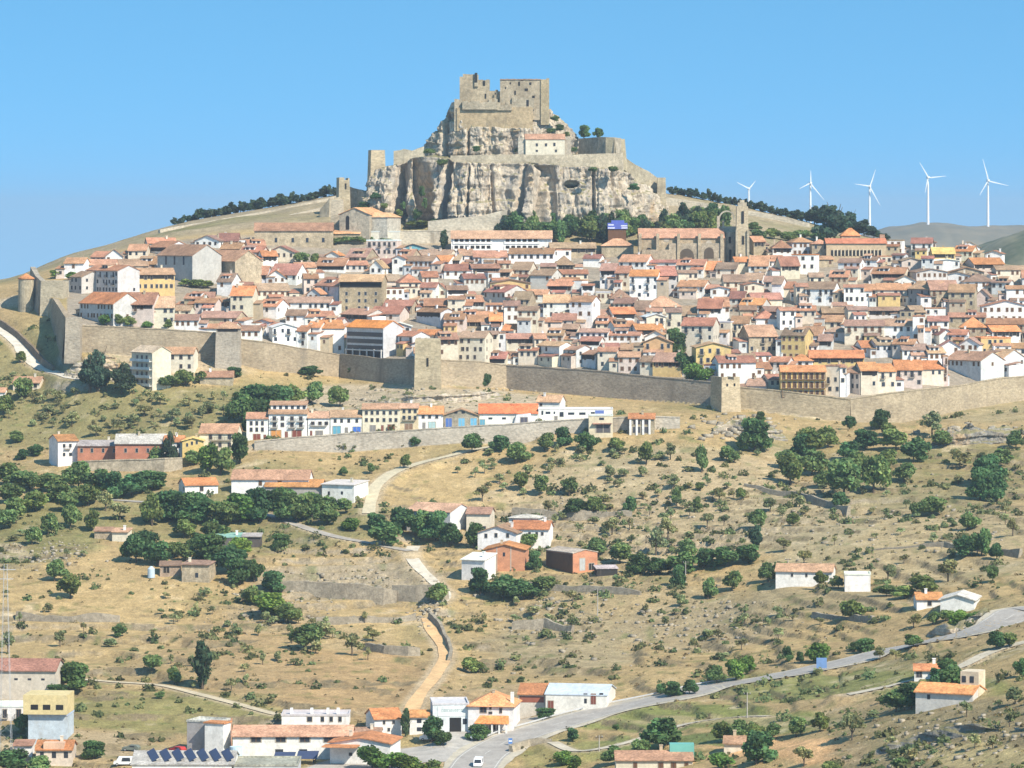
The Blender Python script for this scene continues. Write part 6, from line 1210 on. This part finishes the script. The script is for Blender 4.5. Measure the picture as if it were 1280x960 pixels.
def scrub(name, n, seed, col, smin, smax, per, thr):
    r = np.random.default_rng(seed); pts = collect(n, seed, thr); S_ = r.uniform(smin, smax, len(pts))**1.0; S_ = smin+(smax-smin)*r.random(len(pts))**2.2
    idx = np.repeat(np.arange(len(pts)), per); m = len(idx); d = r.normal(size=(m, 3)); d[:, 2] = np.abs(d[:, 2])*.9; d /= np.linalg.norm(d, axis=1)[:, None]
    c = pts[idx]+d*(S_[idx]*r.uniform(.3, 1, m))[:, None]; nrm = d+r.normal(size=(m, 3))*.5; nrm /= np.linalg.norm(nrm, axis=1)[:, None]
    V = quads(c, nrm, np.minimum(S_[idx]*r.uniform(.24, .42, m), .42), r); tb = r.uniform(.6, 1.5, len(pts)); wm = r.uniform(.82, 1.15, len(pts))
    t = tb[idx]*r.uniform(.75, 1.25, m); colr_ = np.stack([t*wm[idx], t, t], 1)
    o = inst(name, np_mesh(name, V, np.arange(m*4).reshape(m, 4), FOLI, False, np.repeat(colr_, 4, 0)), None, col); struct(o, None, 'stuff'); return o
struct(scrub('scrub', 2650, 5, (.15, .17, .07), .4, 2.5, 40, .03), 'olive scrub and low thorn bushes dotted over the slopes', 'stuff')
struct(scrub('grass_tufts', 5200, 15, (.22, .18, .085), .3, .9, 9, -.2), 'dry straw-coloured grass tufts over the hillside', 'stuff')
def massed(name, places, kinds, col, label, trunks=True):
    """many small trees as one object: places are (x, y, z, height, width)"""
    VV, TT, CC, n = [], [], [], 0
    r = np.random.default_rng(len(places)); TV, TF, k0 = [], [], 0
    for (x, y, z, h, w) in places:
        me_ = CM[kinds[r.integers(len(kinds))]][r.integers(NV)]; nv = len(me_.vertices); v = np.empty(nv*3, np.float32); me_.vertices.foreach_get('co', v); v = v.reshape(-1, 4, 3)
        cc = np.empty(nv*4, np.float32); me_.color_attributes['tone'].data.foreach_get('color', cc); cc = cc.reshape(-1, 4, 4)[:, :, :3]
        keep = r.random(len(v)) < .30; v = v[keep]; cc = cc[keep]; ctr = v.mean(1, keepdims=True); v = ctr+(v-ctr)*1.45
        a = r.uniform(0, 6.28); ca, sa = math.cos(a), math.sin(a); v = np.stack([(v[..., 0]*ca-v[..., 1]*sa)*w+x, (v[..., 0]*sa+v[..., 1]*ca)*w+y, v[..., 2]*h+z], -1)
        t = r.uniform(.7, 1.35); VV.append(v.reshape(-1, 3)); CC.append((cc*t*np.array([r.uniform(.85, 1.15), 1, 1])).reshape(-1, 3))
        m_ = MB(); m_.tube((x, y, z-.3), (x+.1*w*r.uniform(-1, 1), y, z+h*.5), .04*h, .02*h, 5); TV += m_.v; TF += [tuple(q+k0 for q in f) for f in m_.f if len(f) == 4]; k0 += len(m_.v)
    V = np.concatenate(VV); o = inst(name, np_mesh(name, V, np.arange(len(V)).reshape(-1, 4), FOLI, False, np.concatenate(CC)), None, col); struct(o, label, 'stuff')
    tr_ = bpy.data.meshes.new('trunks'); tr_.from_pydata(TV, [], TF); tr_.materials.append(BARK); t = inst('trunks', tr_, o); t['kind'] = 'stuff'
    return o
massed('pine_belt', SKY_, 'ppc', (.055, .085, .05), 'dark pine belts along both skyline ridges')
ra = np.random.default_rng(12); AL = []
for (cx, cy, rx, ry, dx, dy, keep) in ((150, 517, 170, 27, 15, 9, .8), (800, 600, 210, 45, 21, 13, .62), (760, 660, 120, 36, 22, 13, .55), (290, 800, 110, 70, 21, 16, .55), (1120, 650, 170, 60, 24, 14, .5), (1400, 660, 110, 120, 28, 18, .5), (-130, 650, 110, 150, 28, 18, .5), (90, 675, 120, 32, 22, 13, .6), (420, 800, 60, 34, 20, 13, .5), (900, 790, 120, 40, 24, 15, .45), (660, 770, 90, 34, 24, 15, .5), (640, 590, 70, 26, 20, 12, .6), (130, 770, 110, 40, 30, 18, .35), (1180, 910, 120, 50, 26, 15, .5), (40, 460, 60, 40, 20, 12, .5)):
    yy = cy-ry
    while yy < cy+ry:
        xx = cx-rx
        while xx < cx+rx:
            a, b_ = xx+ra.normal()*dx*.22, yy+ra.normal()*dy*.22+(xx-cx)*.03
            if ((a-cx)/rx)**2+((b_-cy)/ry)**2 < 1 and ra.random() < keep*.72:
                Y = invY(a, b_); x = (a-CX)*Y/F; i = int(np.interp(Y, YG, np.arange(len(YG)))); j = int(np.clip((a-PXG[0])/2.5, 0, len(PXG)-1))
                if Y < np.interp(a, PXG, LY[9])-4 and RD[i, j] > 2.5 and all((x-q[0])**2+(Y-q[1])**2 > (q[2]*.5+8.5)**2 for q in BXY): AL.append((x, Y, height(x, Y)-.1, ra.uniform(2.0, 4.2), ra.uniform(2.0, 4.0)))
            xx += dx
        yy += dy
print('grove trees', len(AL))
massed('almond_grove', AL, 'lllm', (.27, .29, .14), 'small grey-green almond trees set in loose rows over the terraces')
def stones(name, n, seed, regs):
    r = np.random.default_rng(seed); pts = []
    while len(pts) < n:
        cx, cy, rx, ry, sm = regs[r.integers(len(regs))]; a, b_ = r.normal(size=2)*.45; px = cx+rx*a; py = cy+ry*b_; Y = invY(px, py)
        if Y > np.interp(px, PXG, LY[9])-2: continue
        x = (px-CX)*Y/F; pts.append((x, Y, height(x, Y), sm*(.4+r.random()**2*1.6)))
    pts = np.array(pts); V = []; Fc = []; k = 0
    base = np.array([(-1,-1,-1),(1,-1,-1),(1,1,-1),(-1,1,-1),(-1,-1,1),(1,-1,1),(1,1,1),(-1,1,1)], float)*.6
    fs = np.array([(3,2,1,0),(4,5,6,7),(0,1,5,4),(1,2,6,5),(2,3,7,6),(3,0,4,7)])
    for p in pts:
        v = base*(1+r.uniform(-.35, .35, base.shape))*np.array([r.uniform(.8, 1.5), 1, r.uniform(.45, .9)])*p[3]; a = r.uniform(0, 6.28); ca, sa = math.cos(a), math.sin(a)
        v = np.stack([v[:, 0]*ca-v[:, 1]*sa, v[:, 0]*sa+v[:, 1]*ca, v[:, 2]], 1)+p[:3]+np.array([0, 0, p[3]*.15]); V.append(v); Fc.append(fs+k); k += 8
    t = np.repeat(r.uniform(.6, 1.25, len(pts)), 8); o = inst(name, np_mesh(name, np.concatenate(V), np.concatenate(Fc), STONE, False), None, (.40, .345, .26)); struct(o, 'loose limestone rocks scattered over the slopes', 'stuff')
stones('stones', 2300, 8, [(500,500,170,16,.6),(700,770,120,50,.6),(440,725,120,18,.5),(930,535,50,16,1.0),(1130,660,200,60,.5),(880,780,120,40,.5),(1190,925,140,50,.5),(760,490,140,8,.5),(150,470,60,10,.8),(760,640,200,60,.4),(1230,545,70,12,.9),(540,765,30,20,.4),(350,760,100,40,.4),(60,690,60,20,.5)])
# ---------------------------------------------------------------- rock outcrops
def outcrop(pts, h, label, dep=6, seed=0):
    L = np.array(pts, float); n = 150; px = np.linspace(L[0, 0], L[-1, 0], n); py = np.interp(px, L[:, 0], L[:, 1]); nz_ = 26; rows = []
    Y0 = np.array([invY(a, b) for a, b in zip(px, py)]); Y0 = smooth1(Y0, 4)
    x = (px-CX)*Y0/F; z0 = np.array([height(a, b) for a, b in zip(x, Y0)]); hm = h*Y0/F*np.sin(np.linspace(.05, math.pi-.05, n))**.5*(1+fbm(x*.25, x*0, 3, seed)*.9)
    for k in range(nz_):
        t = k/(nz_-1); z = z0-1+(hm+1)*t; Y = Y0+t*t*1.5+fbm(x*.16, z*.5+seed, 4, seed+1)*3.0+fbm(x*.8, z*.9+seed, 3, seed+2)*.8+(np.floor(z*.55+fbm(x*.05, x*0, 2, seed)*1.5+seed*.3)%2)*.8; rows.append(np.stack([x, Y, z], -1))
    for t in (.3, .7, 1): rows.append(np.stack([x, rows[nz_-1][:, 1]+dep*t, rows[nz_-1][:, 2]-(.2+t*1.2)+fbm(x*.3, x*0+t*3, 3, seed)*.8], -1))
    o = inst('rock_outcrop', np_mesh('rock_outcrop', np.array(rows).reshape(-1, 3), grid_faces(len(rows), n), LIME2 if 'dark' in label or 'scrub' in label else LIME, False)); struct(o, label)
outcrop([(1165, 560), (1200, 558), (1240, 556), (1278, 552)], 22, 'dark layered rock outcrop at right under the wall', 6, 3); outcrop([(892, 540), (915, 536), (945, 546), (985, 552)], 16, 'pale boulders under the notched wall tower', 6, 9)
outcrop([(80, 473), (100, 470), (130, 466), (165, 464)], 25, 'pale crag under the left corner tower', 6, 13); outcrop([(455, 508), (520, 508), (600, 502), (640, 500)], 12, 'pale rock band below the buttress tower', 5, 17)
outcrop([(1160, 790), (1185, 788), (1215, 780), (1235, 774)], 14, 'pale roadside cutting by the bend', 5, 23); outcrop([(1080, 945), (1150, 930), (1250, 915)], 14, 'scrubby eroded bank at lower right', 6, 29)
# ---------------------------------------------------------------- wind turbines on the far hills
def farhill(name, prof, Y, col, seed, depth=900, drop=900):
    L = np.array(prof, float); px = np.arange(L[0, 0], L[-1, 0], 2.0); py = np.interp(px, L[:, 0], L[:, 1]); py = smooth1(py, 6)+fbm(px*.05, px*0, 4, seed)*3; rows = []
    for t in np.linspace(-1, .6, 30):
        Yk = Y+t*depth; zt = (HY-py)*Y/F; z = np.where(t < 0, zt+(-265-zt)*(abs(t)**1.4), zt-abs(t)**2*120)+fbm(px*Y/F/160., px*0+t*5, 4, seed+1)*60*min(1, abs(t)*3); rows.append(np.stack([(px-CX)*Y/F, px*0+Yk, z], -1))
    m, nt, b = nodes(name); geo = nt.nodes.new('ShaderNodeNewGeometry'); n = nz(nt, .012, 5, .7, geo.outputs['Position']); c = mixc(nt, ramp(nt, n.outputs['Fac'], .42, .6), col[0], col[1]); nt.links.new(c, b.inputs['Base Color']); b.inputs['Roughness'].default_value = 1
    o = inst(name, np_mesh(name, np.array(rows).reshape(-1, 3), grid_faces(30, len(px)), m)); struct(o)
farhill('distant_hill', [(-900,420),(-100,400),(300,380),(700,330),(1000,300),(1090,294),(1130,284),(1165,281),(1230,284),(1290,283),(1400,290),(1700,320)], 5100, ((.13, .125, .09), (.20, .17, .115)), 3)
farhill('wooded_hill', [(1150,360),(1205,330),(1225,318),(1250,303),(1280,290),(1330,276),(1420,270),(1600,300)], 2600, ((.055, .075, .035), (.22, .20, .12)), 7, 500)
farhill('green_hill', [(-500,330),(-200,335),(-60,345),(0,351),(22,359),(60,380),(160,440)], 2500, ((.07, .10, .04), (.13, .14, .06)), 11, 500)
WHITE = mat_flat('white_paint', (.80, .80, .80), .4, 0, .02)
def turbine(px, hub, base, tips, Y, label):
    s = Y/F; H = (base-hub)*s; o = empty('wind_turbine', P(px, base, Y)); tag(o, label, 'wind turbine', 'wind turbines on the far ridge')
    m = MB(); m.tube((0, 0, -8), (0, 0, H), 2.0, 1.1, 12); m.build('tower', WHITE, o)
    m = MB(); m.box(-1.7, 1.7, -3.2, 4.5, H-1.4, H+1.8); m.build('nacelle', WHITE, o); m = MB(); m.tube((0, -5.2, H), (0, -3.2, H), .8, 1.8, 12); m.build('hub', WHITE, o)
    for (tx, ty) in tips:
        a = Vector((0, -4.2, H)); e = Vector((tx*s, -4.2, H-ty*s)); d = (e-a).normalized(); p = Vector((d.z, 0, -d.x)); m = MB(); pts = [(0, 1.0, -.6), (.18, 1.7, -.55), (1, .35, -.1)]
        for i in range(2):
            t0, w0, u0 = pts[i]; t1, w1, u1 = pts[i+1]; A = a+(e-a)*t0; B_ = a+(e-a)*t1; y = Vector((0, .45, 0))
            m.prism([tuple(A+p*u0-y), tuple(A+p*(u0+w0)-y), tuple(A+p*(u0+w0)+y), tuple(A+p*u0+y)], [tuple(B_+p*u1-y*.4), tuple(B_+p*(u1+w1)-y*.4), tuple(B_+p*(u1+w1)+y*.4), tuple(B_+p*u1+y*.4)])
        m.build('blade', WHITE, o)
turbine(936, 236, 262, [(-15, -8), (8, -10), (1, 16)], 5100, 'wind turbine peeking over the pine ridge, nearest the bell tower'); turbine(1013, 229, 290, [(0, -16), (17, 21), (-14, 7)], 5100, 'wind turbine behind the big dark pine, blade slanting down right')
turbine(1087, 233, 290, [(7, -21), (13, 24), (-19, -3)], 5100, 'wind turbine above the arcaded school, one blade tilted down right'); turbine(1160, 222, 287, [(-11, -19), (22, -2), (-4, 19)], 5100, 'wind turbine with a blade pointing level right, second from the right edge'); turbine(1235, 226, 290, [(-7, -27), (25, 6), (-11, 18)], 5100, 'tallest wind turbine, nearest the right edge')
# ---------------------------------------------------------------- poles, signs, vehicles
def pole(px, pb, h, label, arm=True):
    g = ground(px, pb); s = g.y/F; o = empty('utility_pole', g); tag(o, label, 'utility pole'); m = MB(); m.tube((0, 0, -.5), (0, 0, h*s), .16, .10, 8); m.build('post', mat_flat('pole_concrete', (.42, .38, .33)), o)
    if arm: m = MB(); m.box(-.9, .9, -.06, .06, h*s-.5, h*s-.35); m.build('crossarm', IRON, o)
    m = MB()
    for x in (-.7, 0, .7): m.tube((x, 0, h*s-.35), (x, 0, h*s-.1), .05, .04, 6)
    m.build('insulator', WHITE, o)
pole(934, 898, 32, 'thin utility pole on the verge below the road'); pole(747, 767, 34, 'thin utility pole on the slope below the brick barn'); pole(857, 722, 26, 'thin utility pole beside the dark hedge'); pole(749, 941, 20, 'short utility pole beside the farm track'); pole(985, 722, 26, 'utility pole at the left end of the long farmhouse')
# lattice pylon at the left edge
g = ground(7, 950); s = g.y/F; H = 250*s; py_ = empty('lattice_pylon', g); tag(py_, 'tall thin lattice pylon at the left edge', 'pylon'); m = MB()
GALV = mat_flat('galvanised_steel', (.45, .45, .45), .5)
def cr(i, z): t = z/H; w = 1.5*(1-t)+.35*t; return Vector(((-w, w, w, -w)[i], (-w, -w, w, w)[i], z))
for i in range(4): m.tube(cr(i, -1), cr(i, H), .045, .035, 5)
m.build('leg', GALV, py_); m = MB(); z = 0
while z < H-2:
    for i in range(4): m.tube(cr(i, z), cr((i+1) % 4, z+2.4), .02, .02, 4)
    z += 2.4
m.build('bracing', GALV, py_); m = MB(); m.box(-2.4, 2.4, -.06, .06, H-1.4, H-1.25); m.box(-1.8, 1.8, -.06, .06, H-3.6, H-3.45); m.build('crossarm', GALV, py_)
def sign(px, pb, h, w, ph, col, label, shape='box', mid=None):
    g = ground(px, pb); s = g.y/F; o = empty('road_sign', g, math.radians(0)); tag(o, label, 'road sign'); m = MB(); m.tube((0, 0, -.4), (0, 0, h*s), .05, .05, 6); m.build('post', GALV, o)
    m = MB(); c = mat_flat('sign_%d' % int(px), col, .4)
    if shape == 'box': m.box(-w*s/2, w*s/2, -.1, -.06, (h-ph)*s, h*s)
    else: m.tube((0, -.1, (h-ph/2)*s), (0, -.06, (h-ph/2)*s), ph*s/2, ph*s/2, 20)
    m.build('panel', c, o)
    if mid: m = MB(); m.box(-w*s/2*.8, w*s/2*.8, -.12, -.102, (h-ph*.62)*s, (h-ph*.38)*s); m.build('marking', WHITE, o)
sign(638, 932, 10, 5, 7, (.10, .22, .50), 'small blue road sign on the inside of the bend', 'box', True); sign(1027, 838, 17, 13, 13, (.16, .27, .50), 'large blue board beside the road, by the bright green tree'); sign(590, 926, 8, 4, 4, (.8, .8, .8), 'small white round sign by the dark tree at the forecourt', 'disc')
# vehicles
def car(px, pb, rz, col, label, van=False, name='parked_car', cat='car'):
    g = ground(px, pb); o = empty(name, g+Vector((0, 0, .05)), rz); tag(o, label, cat)
    L, W, H = (4.9, 1.9, 2.0) if van else (4.2, 1.75, 1.45)
    prof = [(-L/2, .35), (L/2, .35), (L/2, .75), (L/2-.1, .9), (L/2-(.5 if van else 1.1), 1.0), (L/2-(1.2 if van else 1.75), H), (-L/2+(.1 if van else .5), H), (-L/2, .95)]
    m = MB(); a = [(-W/2, x, z) for x, z in prof]; b_ = [(W/2, x, z) for x, z in prof]; m.poly(a[::-1]); m.poly(b_)
    n = len(prof)
    for i in range(n): j = (i+1) % n; m.quad(a[i], b_[i], b_[j], a[j]) if False else m.quad(a[i], a[j], b_[j], b_[i])
    m.build('body', METAL, o, col)
    m = MB(); y0, z0 = L/2-(.5 if van else 1.1), 1.02; y1, z1 = L/2-(1.2 if van else 1.75), H-.04; m.quad((-W/2+.12, y0+.02, z0), (W/2-.12, y0+.02, z0), (W/2-.2, y1+.02, z1), (-W/2+.2, y1+.02, z1)); m.build('windscreen', GLASS, o)
    for sx in (-1, 1):
        m = MB(); x = sx*(W/2+.01); m.quad((x, -L/2+.9, 1.0), (x, L/2-1.9, 1.0), (x, L/2-2.1, H-.12), (x, -L/2+1.0, H-.12)); m.build('side_window', GLASS, o)
        for y in (-L/2+.85, L/2-.85):
            m = MB(); m.tube((sx*(W/2-.2), y, .33), (sx*(W/2+.02), y, .33), .33, .33, 14); wh = m.build('wheel', IRON, o); m = MB(); m.tube((sx*(W/2+.02), y, .33), (sx*(W/2+.03), y, .33), .18, .18, 10); m.build('rim', GALV, wh)
        m = MB(); m.box(sx*.62-.16, sx*.62+.16, L/2-.04, L/2+.015, .62, .78); m.build('headlight', WHITE, o)
    return o
car(598, 958, math.pi*1.02-.15, (.78, .78, .78), 'white car driving round the bend at the bottom', True, 'car'); car(222, 938, .9, (.45, .05, .05), 'red car beside the grey block', False); car(164, 934, 1.3, (.16, .18, .15), 'dark car on the yard behind the solar shed')
car(155, 958, 1.6, (.75, .74, .72), 'white van at the left end of the solar shed', True, 'parked_van', 'van'); car(478, 934, 1.2, (.40, .55, .62), 'pale blue car in front of the white house, bottom centre'); car(537, 925, 1.5, (.75, .75, .75), 'white van parked under the trees left of the workshop', True, 'parked_van', 'van')
# guard rail along the road
gp = ROADPTS['road']; t = np.gradient(gp[:, :2], axis=0); t /= np.linalg.norm(t, axis=1)[:, None]; n_ = np.column_stack([-t[:, 1], t[:, 0]])
def rail(i0, i1, off, label):
    seg = gp[i0:i1]; nn = n_[i0:i1]; o = empty('guard_rail', (seg[0, 0], seg[0, 1], seg[0, 2])); tag(o, label, 'guard rail', 'guard rails along the road'); m = MB(); b0 = seg[0]
    q = [(seg[k, 0]+nn[k, 0]*off-b0[0], seg[k, 1]+nn[k, 1]*off-b0[1], seg[k, 2]-b0[2]) for k in range(len(seg))]
    for a, b_ in zip(q[:-1], q[1:]): m.prism([(a[0], a[1], a[2]+.45), (b_[0], b_[1], b_[2]+.45), (b_[0], b_[1]+.06, b_[2]+.45), (a[0], a[1]+.06, a[2]+.45)], [(a[0], a[1], a[2]+.78), (b_[0], b_[1], b_[2]+.78), (b_[0], b_[1]+.06, b_[2]+.78), (a[0], a[1]+.06, a[2]+.78)])
    m.build('beam', GALV, o); m = MB()
    for k in range(0, len(q), 2): a = q[k]; m.box(a[0]-.06, a[0]+.06, a[1]+.065, a[1]+.18, a[2]-.5, a[2]+.75)
    m.build('post', GALV, o)
nr_ = len(gp); rail(int(nr_*.33), int(nr_*.60), 6.4, 'steel guard rail on the uphill side of the road')

for (px, py, Y, h, w, k) in ((527, 246, 1646, 14, 7, 'd'), (531, 262, 1648, 16, 7, 'd'), (522, 275, 1650, 14, 10, 'd'), (500, 273, 1648, 12, 10, 'm'), (504, 262, 1650, 10, 6, 'd'), (552, 208, 1652, 9, 12, 'm'), (538, 193, 1668, 8, 14, 'm'), (596, 190, 1676, 8, 9, 'd'), (648, 191, 1672, 7, 9, 'm'), (716, 191, 1670, 7, 9, 'm'), (742, 216, 1646, 8, 10, 'm'), (766, 216, 1648, 9, 12, 'm'), (792, 238, 1654, 9, 12, 'd'), (693, 152, 1683, 8, 9, 'd'), (700, 164, 1684, 9, 10, 'd'), (688, 168, 1680, 8, 10, 'm'), (708, 172, 1688, 8, 9, 'm'), (470, 250, 1658, 10, 12, 'd'), (455, 262, 1660, 10, 14, 'd'), (480, 262, 1654, 9, 10, 'm')):
    q = P(px, py, Y); tree(px, py, h, w, k, 'trees on the castle rock', at=Vector(q))
# ---------------------------------------------------------------- labels that single each thing out
LM = [(626,115,'castle keep'),(716,230,'cave in the cliff'),(928,290,'bell tower'),(850,305,'long church'),(627,300,'galleried white building'),(444,275,'convent church'),(366,290,'long convent range'),(218,325,'big shaded hall'),(272,330,'tan-gabled hall'),
 (451,365,'tall tan palace'),(458,420,'orange-roofed glazed block'),(534,455,'tall buttress tower'),(284,430,'tile-roofed wall tower'),(914,495,'notched wall tower'),(90,415,'left corner tower'),(1004,480,'yellow balconied hotel'),(1070,310,'arcaded red-roofed school'),(1043,285,'big skyline pine'),
 (1216,470,'big low orange roof'),(1180,372,'shade-gabled tan hall'),(1210,320,'upper right houses'),(890,450,'yellow ochre block'),(640,355,'yellow gabled house'),(872,425,'banded balcony block'),(735,440,'shaded houses above the wall'),(590,440,'tall-windowed cream houses'),(772,285,'blue pavilion'),(1125,475,'pink and cream terrace'),
 (31,365,'round bastion'),(180,455,'four-storey apartment block'),(360,535,'white row houses'),(620,520,'red-orange garage hall'),(800,530,'columned hillside house'),(750,530,'cream canopy house'),(150,568,'long brick building'),(272,550,'cream balconied house'),(250,610,'small white house'),(340,605,'long white barns'),(290,678,'green-roofed shed'),
 (245,715,'stone ruin'),(535,650,'blind-gabled farmhouse'),(640,670,'arched white house'),(630,700,'unplastered brick house'),(710,700,'brick barn'),(545,800,'orange dirt track'),(1010,720,'long white farmhouse'),(1195,753,'white roadside shed'),(1180,875,'towered farmhouse'),(1158,842,'small white hut'),(990,938,'ploughed orange field'),(918,930,'tiny field hut'),
 (820,955,'bottom-edge house'),(715,872,'white warehouse'),(565,895,'lettered workshop'),(608,885,'hipped villa'),(485,900,'house at track foot'),(420,930,'very long white building'),(225,950,'solar shed'),(252,918,'grey block'),(58,895,'yellow upper storey'),(35,840,'long farm shed'),(1225,545,'layered rock outcrop'),(940,535,'pale boulders'),(1027,825,'large blue road board'),(470,620,'pale gravel track'),(420,735,'ragged terrace bank'),(620,160,'castle retaining wall'),(253,830,'tall lone conifer'),(300,260,'left ridge wall'),(980,275,'right ridge wall'),(880,600,'orchard slope'),(1075,595,'thicket under the wall'),(780,770,'stony slope')]
ORD = ['', 'second ', 'third ', 'fourth ', 'fifth ', 'sixth ', 'seventh ', 'eighth ', 'ninth ', 'tenth ']+['eleventh ', 'twelfth ', 'thirteenth ', 'fourteenth ', 'fifteenth ', 'sixteenth ', 'seventeenth ', 'eighteenth ', 'nineteenth ', 'twentieth ']
def rel(px, py, l):
    dx, dy = px-l[0], py-l[1]
    return ('left of' if dx < 0 else 'right of') if abs(dx) > 1.1*abs(dy) else ('above' if dy < 0 else 'below')
G_ = {}
for (o, base, px, py) in PENDING:
    l = min(LM, key=lambda l: (l[0]-px)**2+1.4*(l[1]-py)**2)
    if base.endswith('conifer') and l[2] == 'tall lone conifer': l = LM[44]
    G_.setdefault((base, rel(px, py, l), l[2]), []).append((math.hypot(l[0]-px, l[1]-py), id(o), o))
for (base, r_, ln), lst in G_.items():
    lst.sort(key=lambda t: t[0])
    for i, (_, _, o) in enumerate(lst):
        lb = f'{base} {r_} the {ln}' if len(lst) == 1 else f'{base}, {ORD[i]}nearest {r_} the {ln}'
        if len(lb.split()) > 16: lb = ' '.join(w_ for w_ in lb.split() if w_ not in ('gabled', 'hip-roofed', 'wide', 'tall', 'narrow'))
        o['label'] = lb
# ---------------------------------------------------------------- light, sky, air, camera
SE, SA = math.radians(43), (.67, -.742)
sun = bpy.data.lights.new('sun', 'SUN'); sun.energy = 4.7; sun.angle = math.radians(.53); sun.color = (1, .925, .80)
so = bpy.data.objects.new('sun', sun); COL.objects.link(so)
ds = Vector((SA[0]*math.cos(SE), SA[1]*math.cos(SE), math.sin(SE))); so.rotation_euler = ds.to_track_quat('Z', 'Y').to_euler(); so.location = (300, -300, 600)
w = bpy.data.worlds.new('World'); S.world = w; w.use_nodes = True; nt = w.node_tree; bg = nt.nodes['Background']
sk_ = nt.nodes.new('ShaderNodeTexSky'); sk_.sky_type = 'NISHITA'; sk_.sun_disc = False; sk_.sun_elevation = SE; sk_.sun_rotation = math.atan2(SA[0], SA[1]); sk_.altitude = 900; sk_.air_density = 1.0; sk_.dust_density = .3; sk_.ozone_density = 2.5
tc = nt.nodes.new('ShaderNodeTexCoord'); sx = nt.nodes.new('ShaderNodeSeparateXYZ'); nt.links.new(tc.outputs['Generated'], sx.inputs[0])
ma = nt.nodes.new('ShaderNodeMath'); ma.operation = 'MULTIPLY_ADD'; nt.links.new(sx.outputs['Z'], ma.inputs[0]); ma.inputs[1].default_value = SKYK; ma.inputs[2].default_value = SKYB
cb_ = nt.nodes.new('ShaderNodeCombineXYZ'); nt.links.new(sx.outputs['X'], cb_.inputs[0]); nt.links.new(sx.outputs['Y'], cb_.inputs[1]); nt.links.new(ma.outputs[0], cb_.inputs[2])
nm = nt.nodes.new('ShaderNodeVectorMath'); nm.operation = 'NORMALIZE'; nt.links.new(cb_.outputs[0], nm.inputs[0]); nt.links.new(nm.outputs[0], sk_.inputs[0])
tn = nt.nodes.new('ShaderNodeVectorMath'); tn.operation = 'MULTIPLY'; nt.links.new(sk_.outputs[0], tn.inputs[0]); tn.inputs[1].default_value = SKYT
nt.links.new(tn.outputs[0], bg.inputs['Color']); bg.inputs['Strength'].default_value = .10
if HAZE:
    m = bpy.data.materials.new('haze_air'); m.use_nodes = True; nt = m.node_tree; nt.nodes.remove(nt.nodes['Principled BSDF']); pv_ = nt.nodes.new('ShaderNodeVolumePrincipled')
    pv_.inputs['Color'].default_value = (.82, .90, 1, 1); pv_.inputs['Density'].default_value = HAZE; pv_.inputs['Anisotropy'].default_value = .2; nt.links.new(pv_.outputs[0], nt.nodes['Material Output'].inputs['Volume'])
    mb = MB(); mb.box(-9500, 9500, -600, 15000, SK-1.5, 96); hz = mb.build('haze', m); hz['kind'] = 'stuff'; hz['label'] = 'thin blue summer haze over the valley'
cam = bpy.data.cameras.new('camera'); cam.lens = 36*F/1280; cam.sensor_width = 36; cam.clip_start = 1; cam.clip_end = 60000; cam.shift_y = -(480-HY)/1280
co = bpy.data.objects.new('camera', cam); COL.objects.link(co); co.rotation_euler = (math.pi/2, 0, 0); S.camera = co
S.view_settings.view_transform = 'Standard'; S.view_settings.look = 'None'; S.view_settings.gamma = 1; S.view_settings.exposure = EXPO; S.view_settings.use_curve_mapping = False
S.render.engine = 'CYCLES'; S.cycles.max_bounces = 4; S.cycles.diffuse_bounces = 2; S.cycles.volume_bounces = 0; S.cycles.transparent_max_bounces = 4
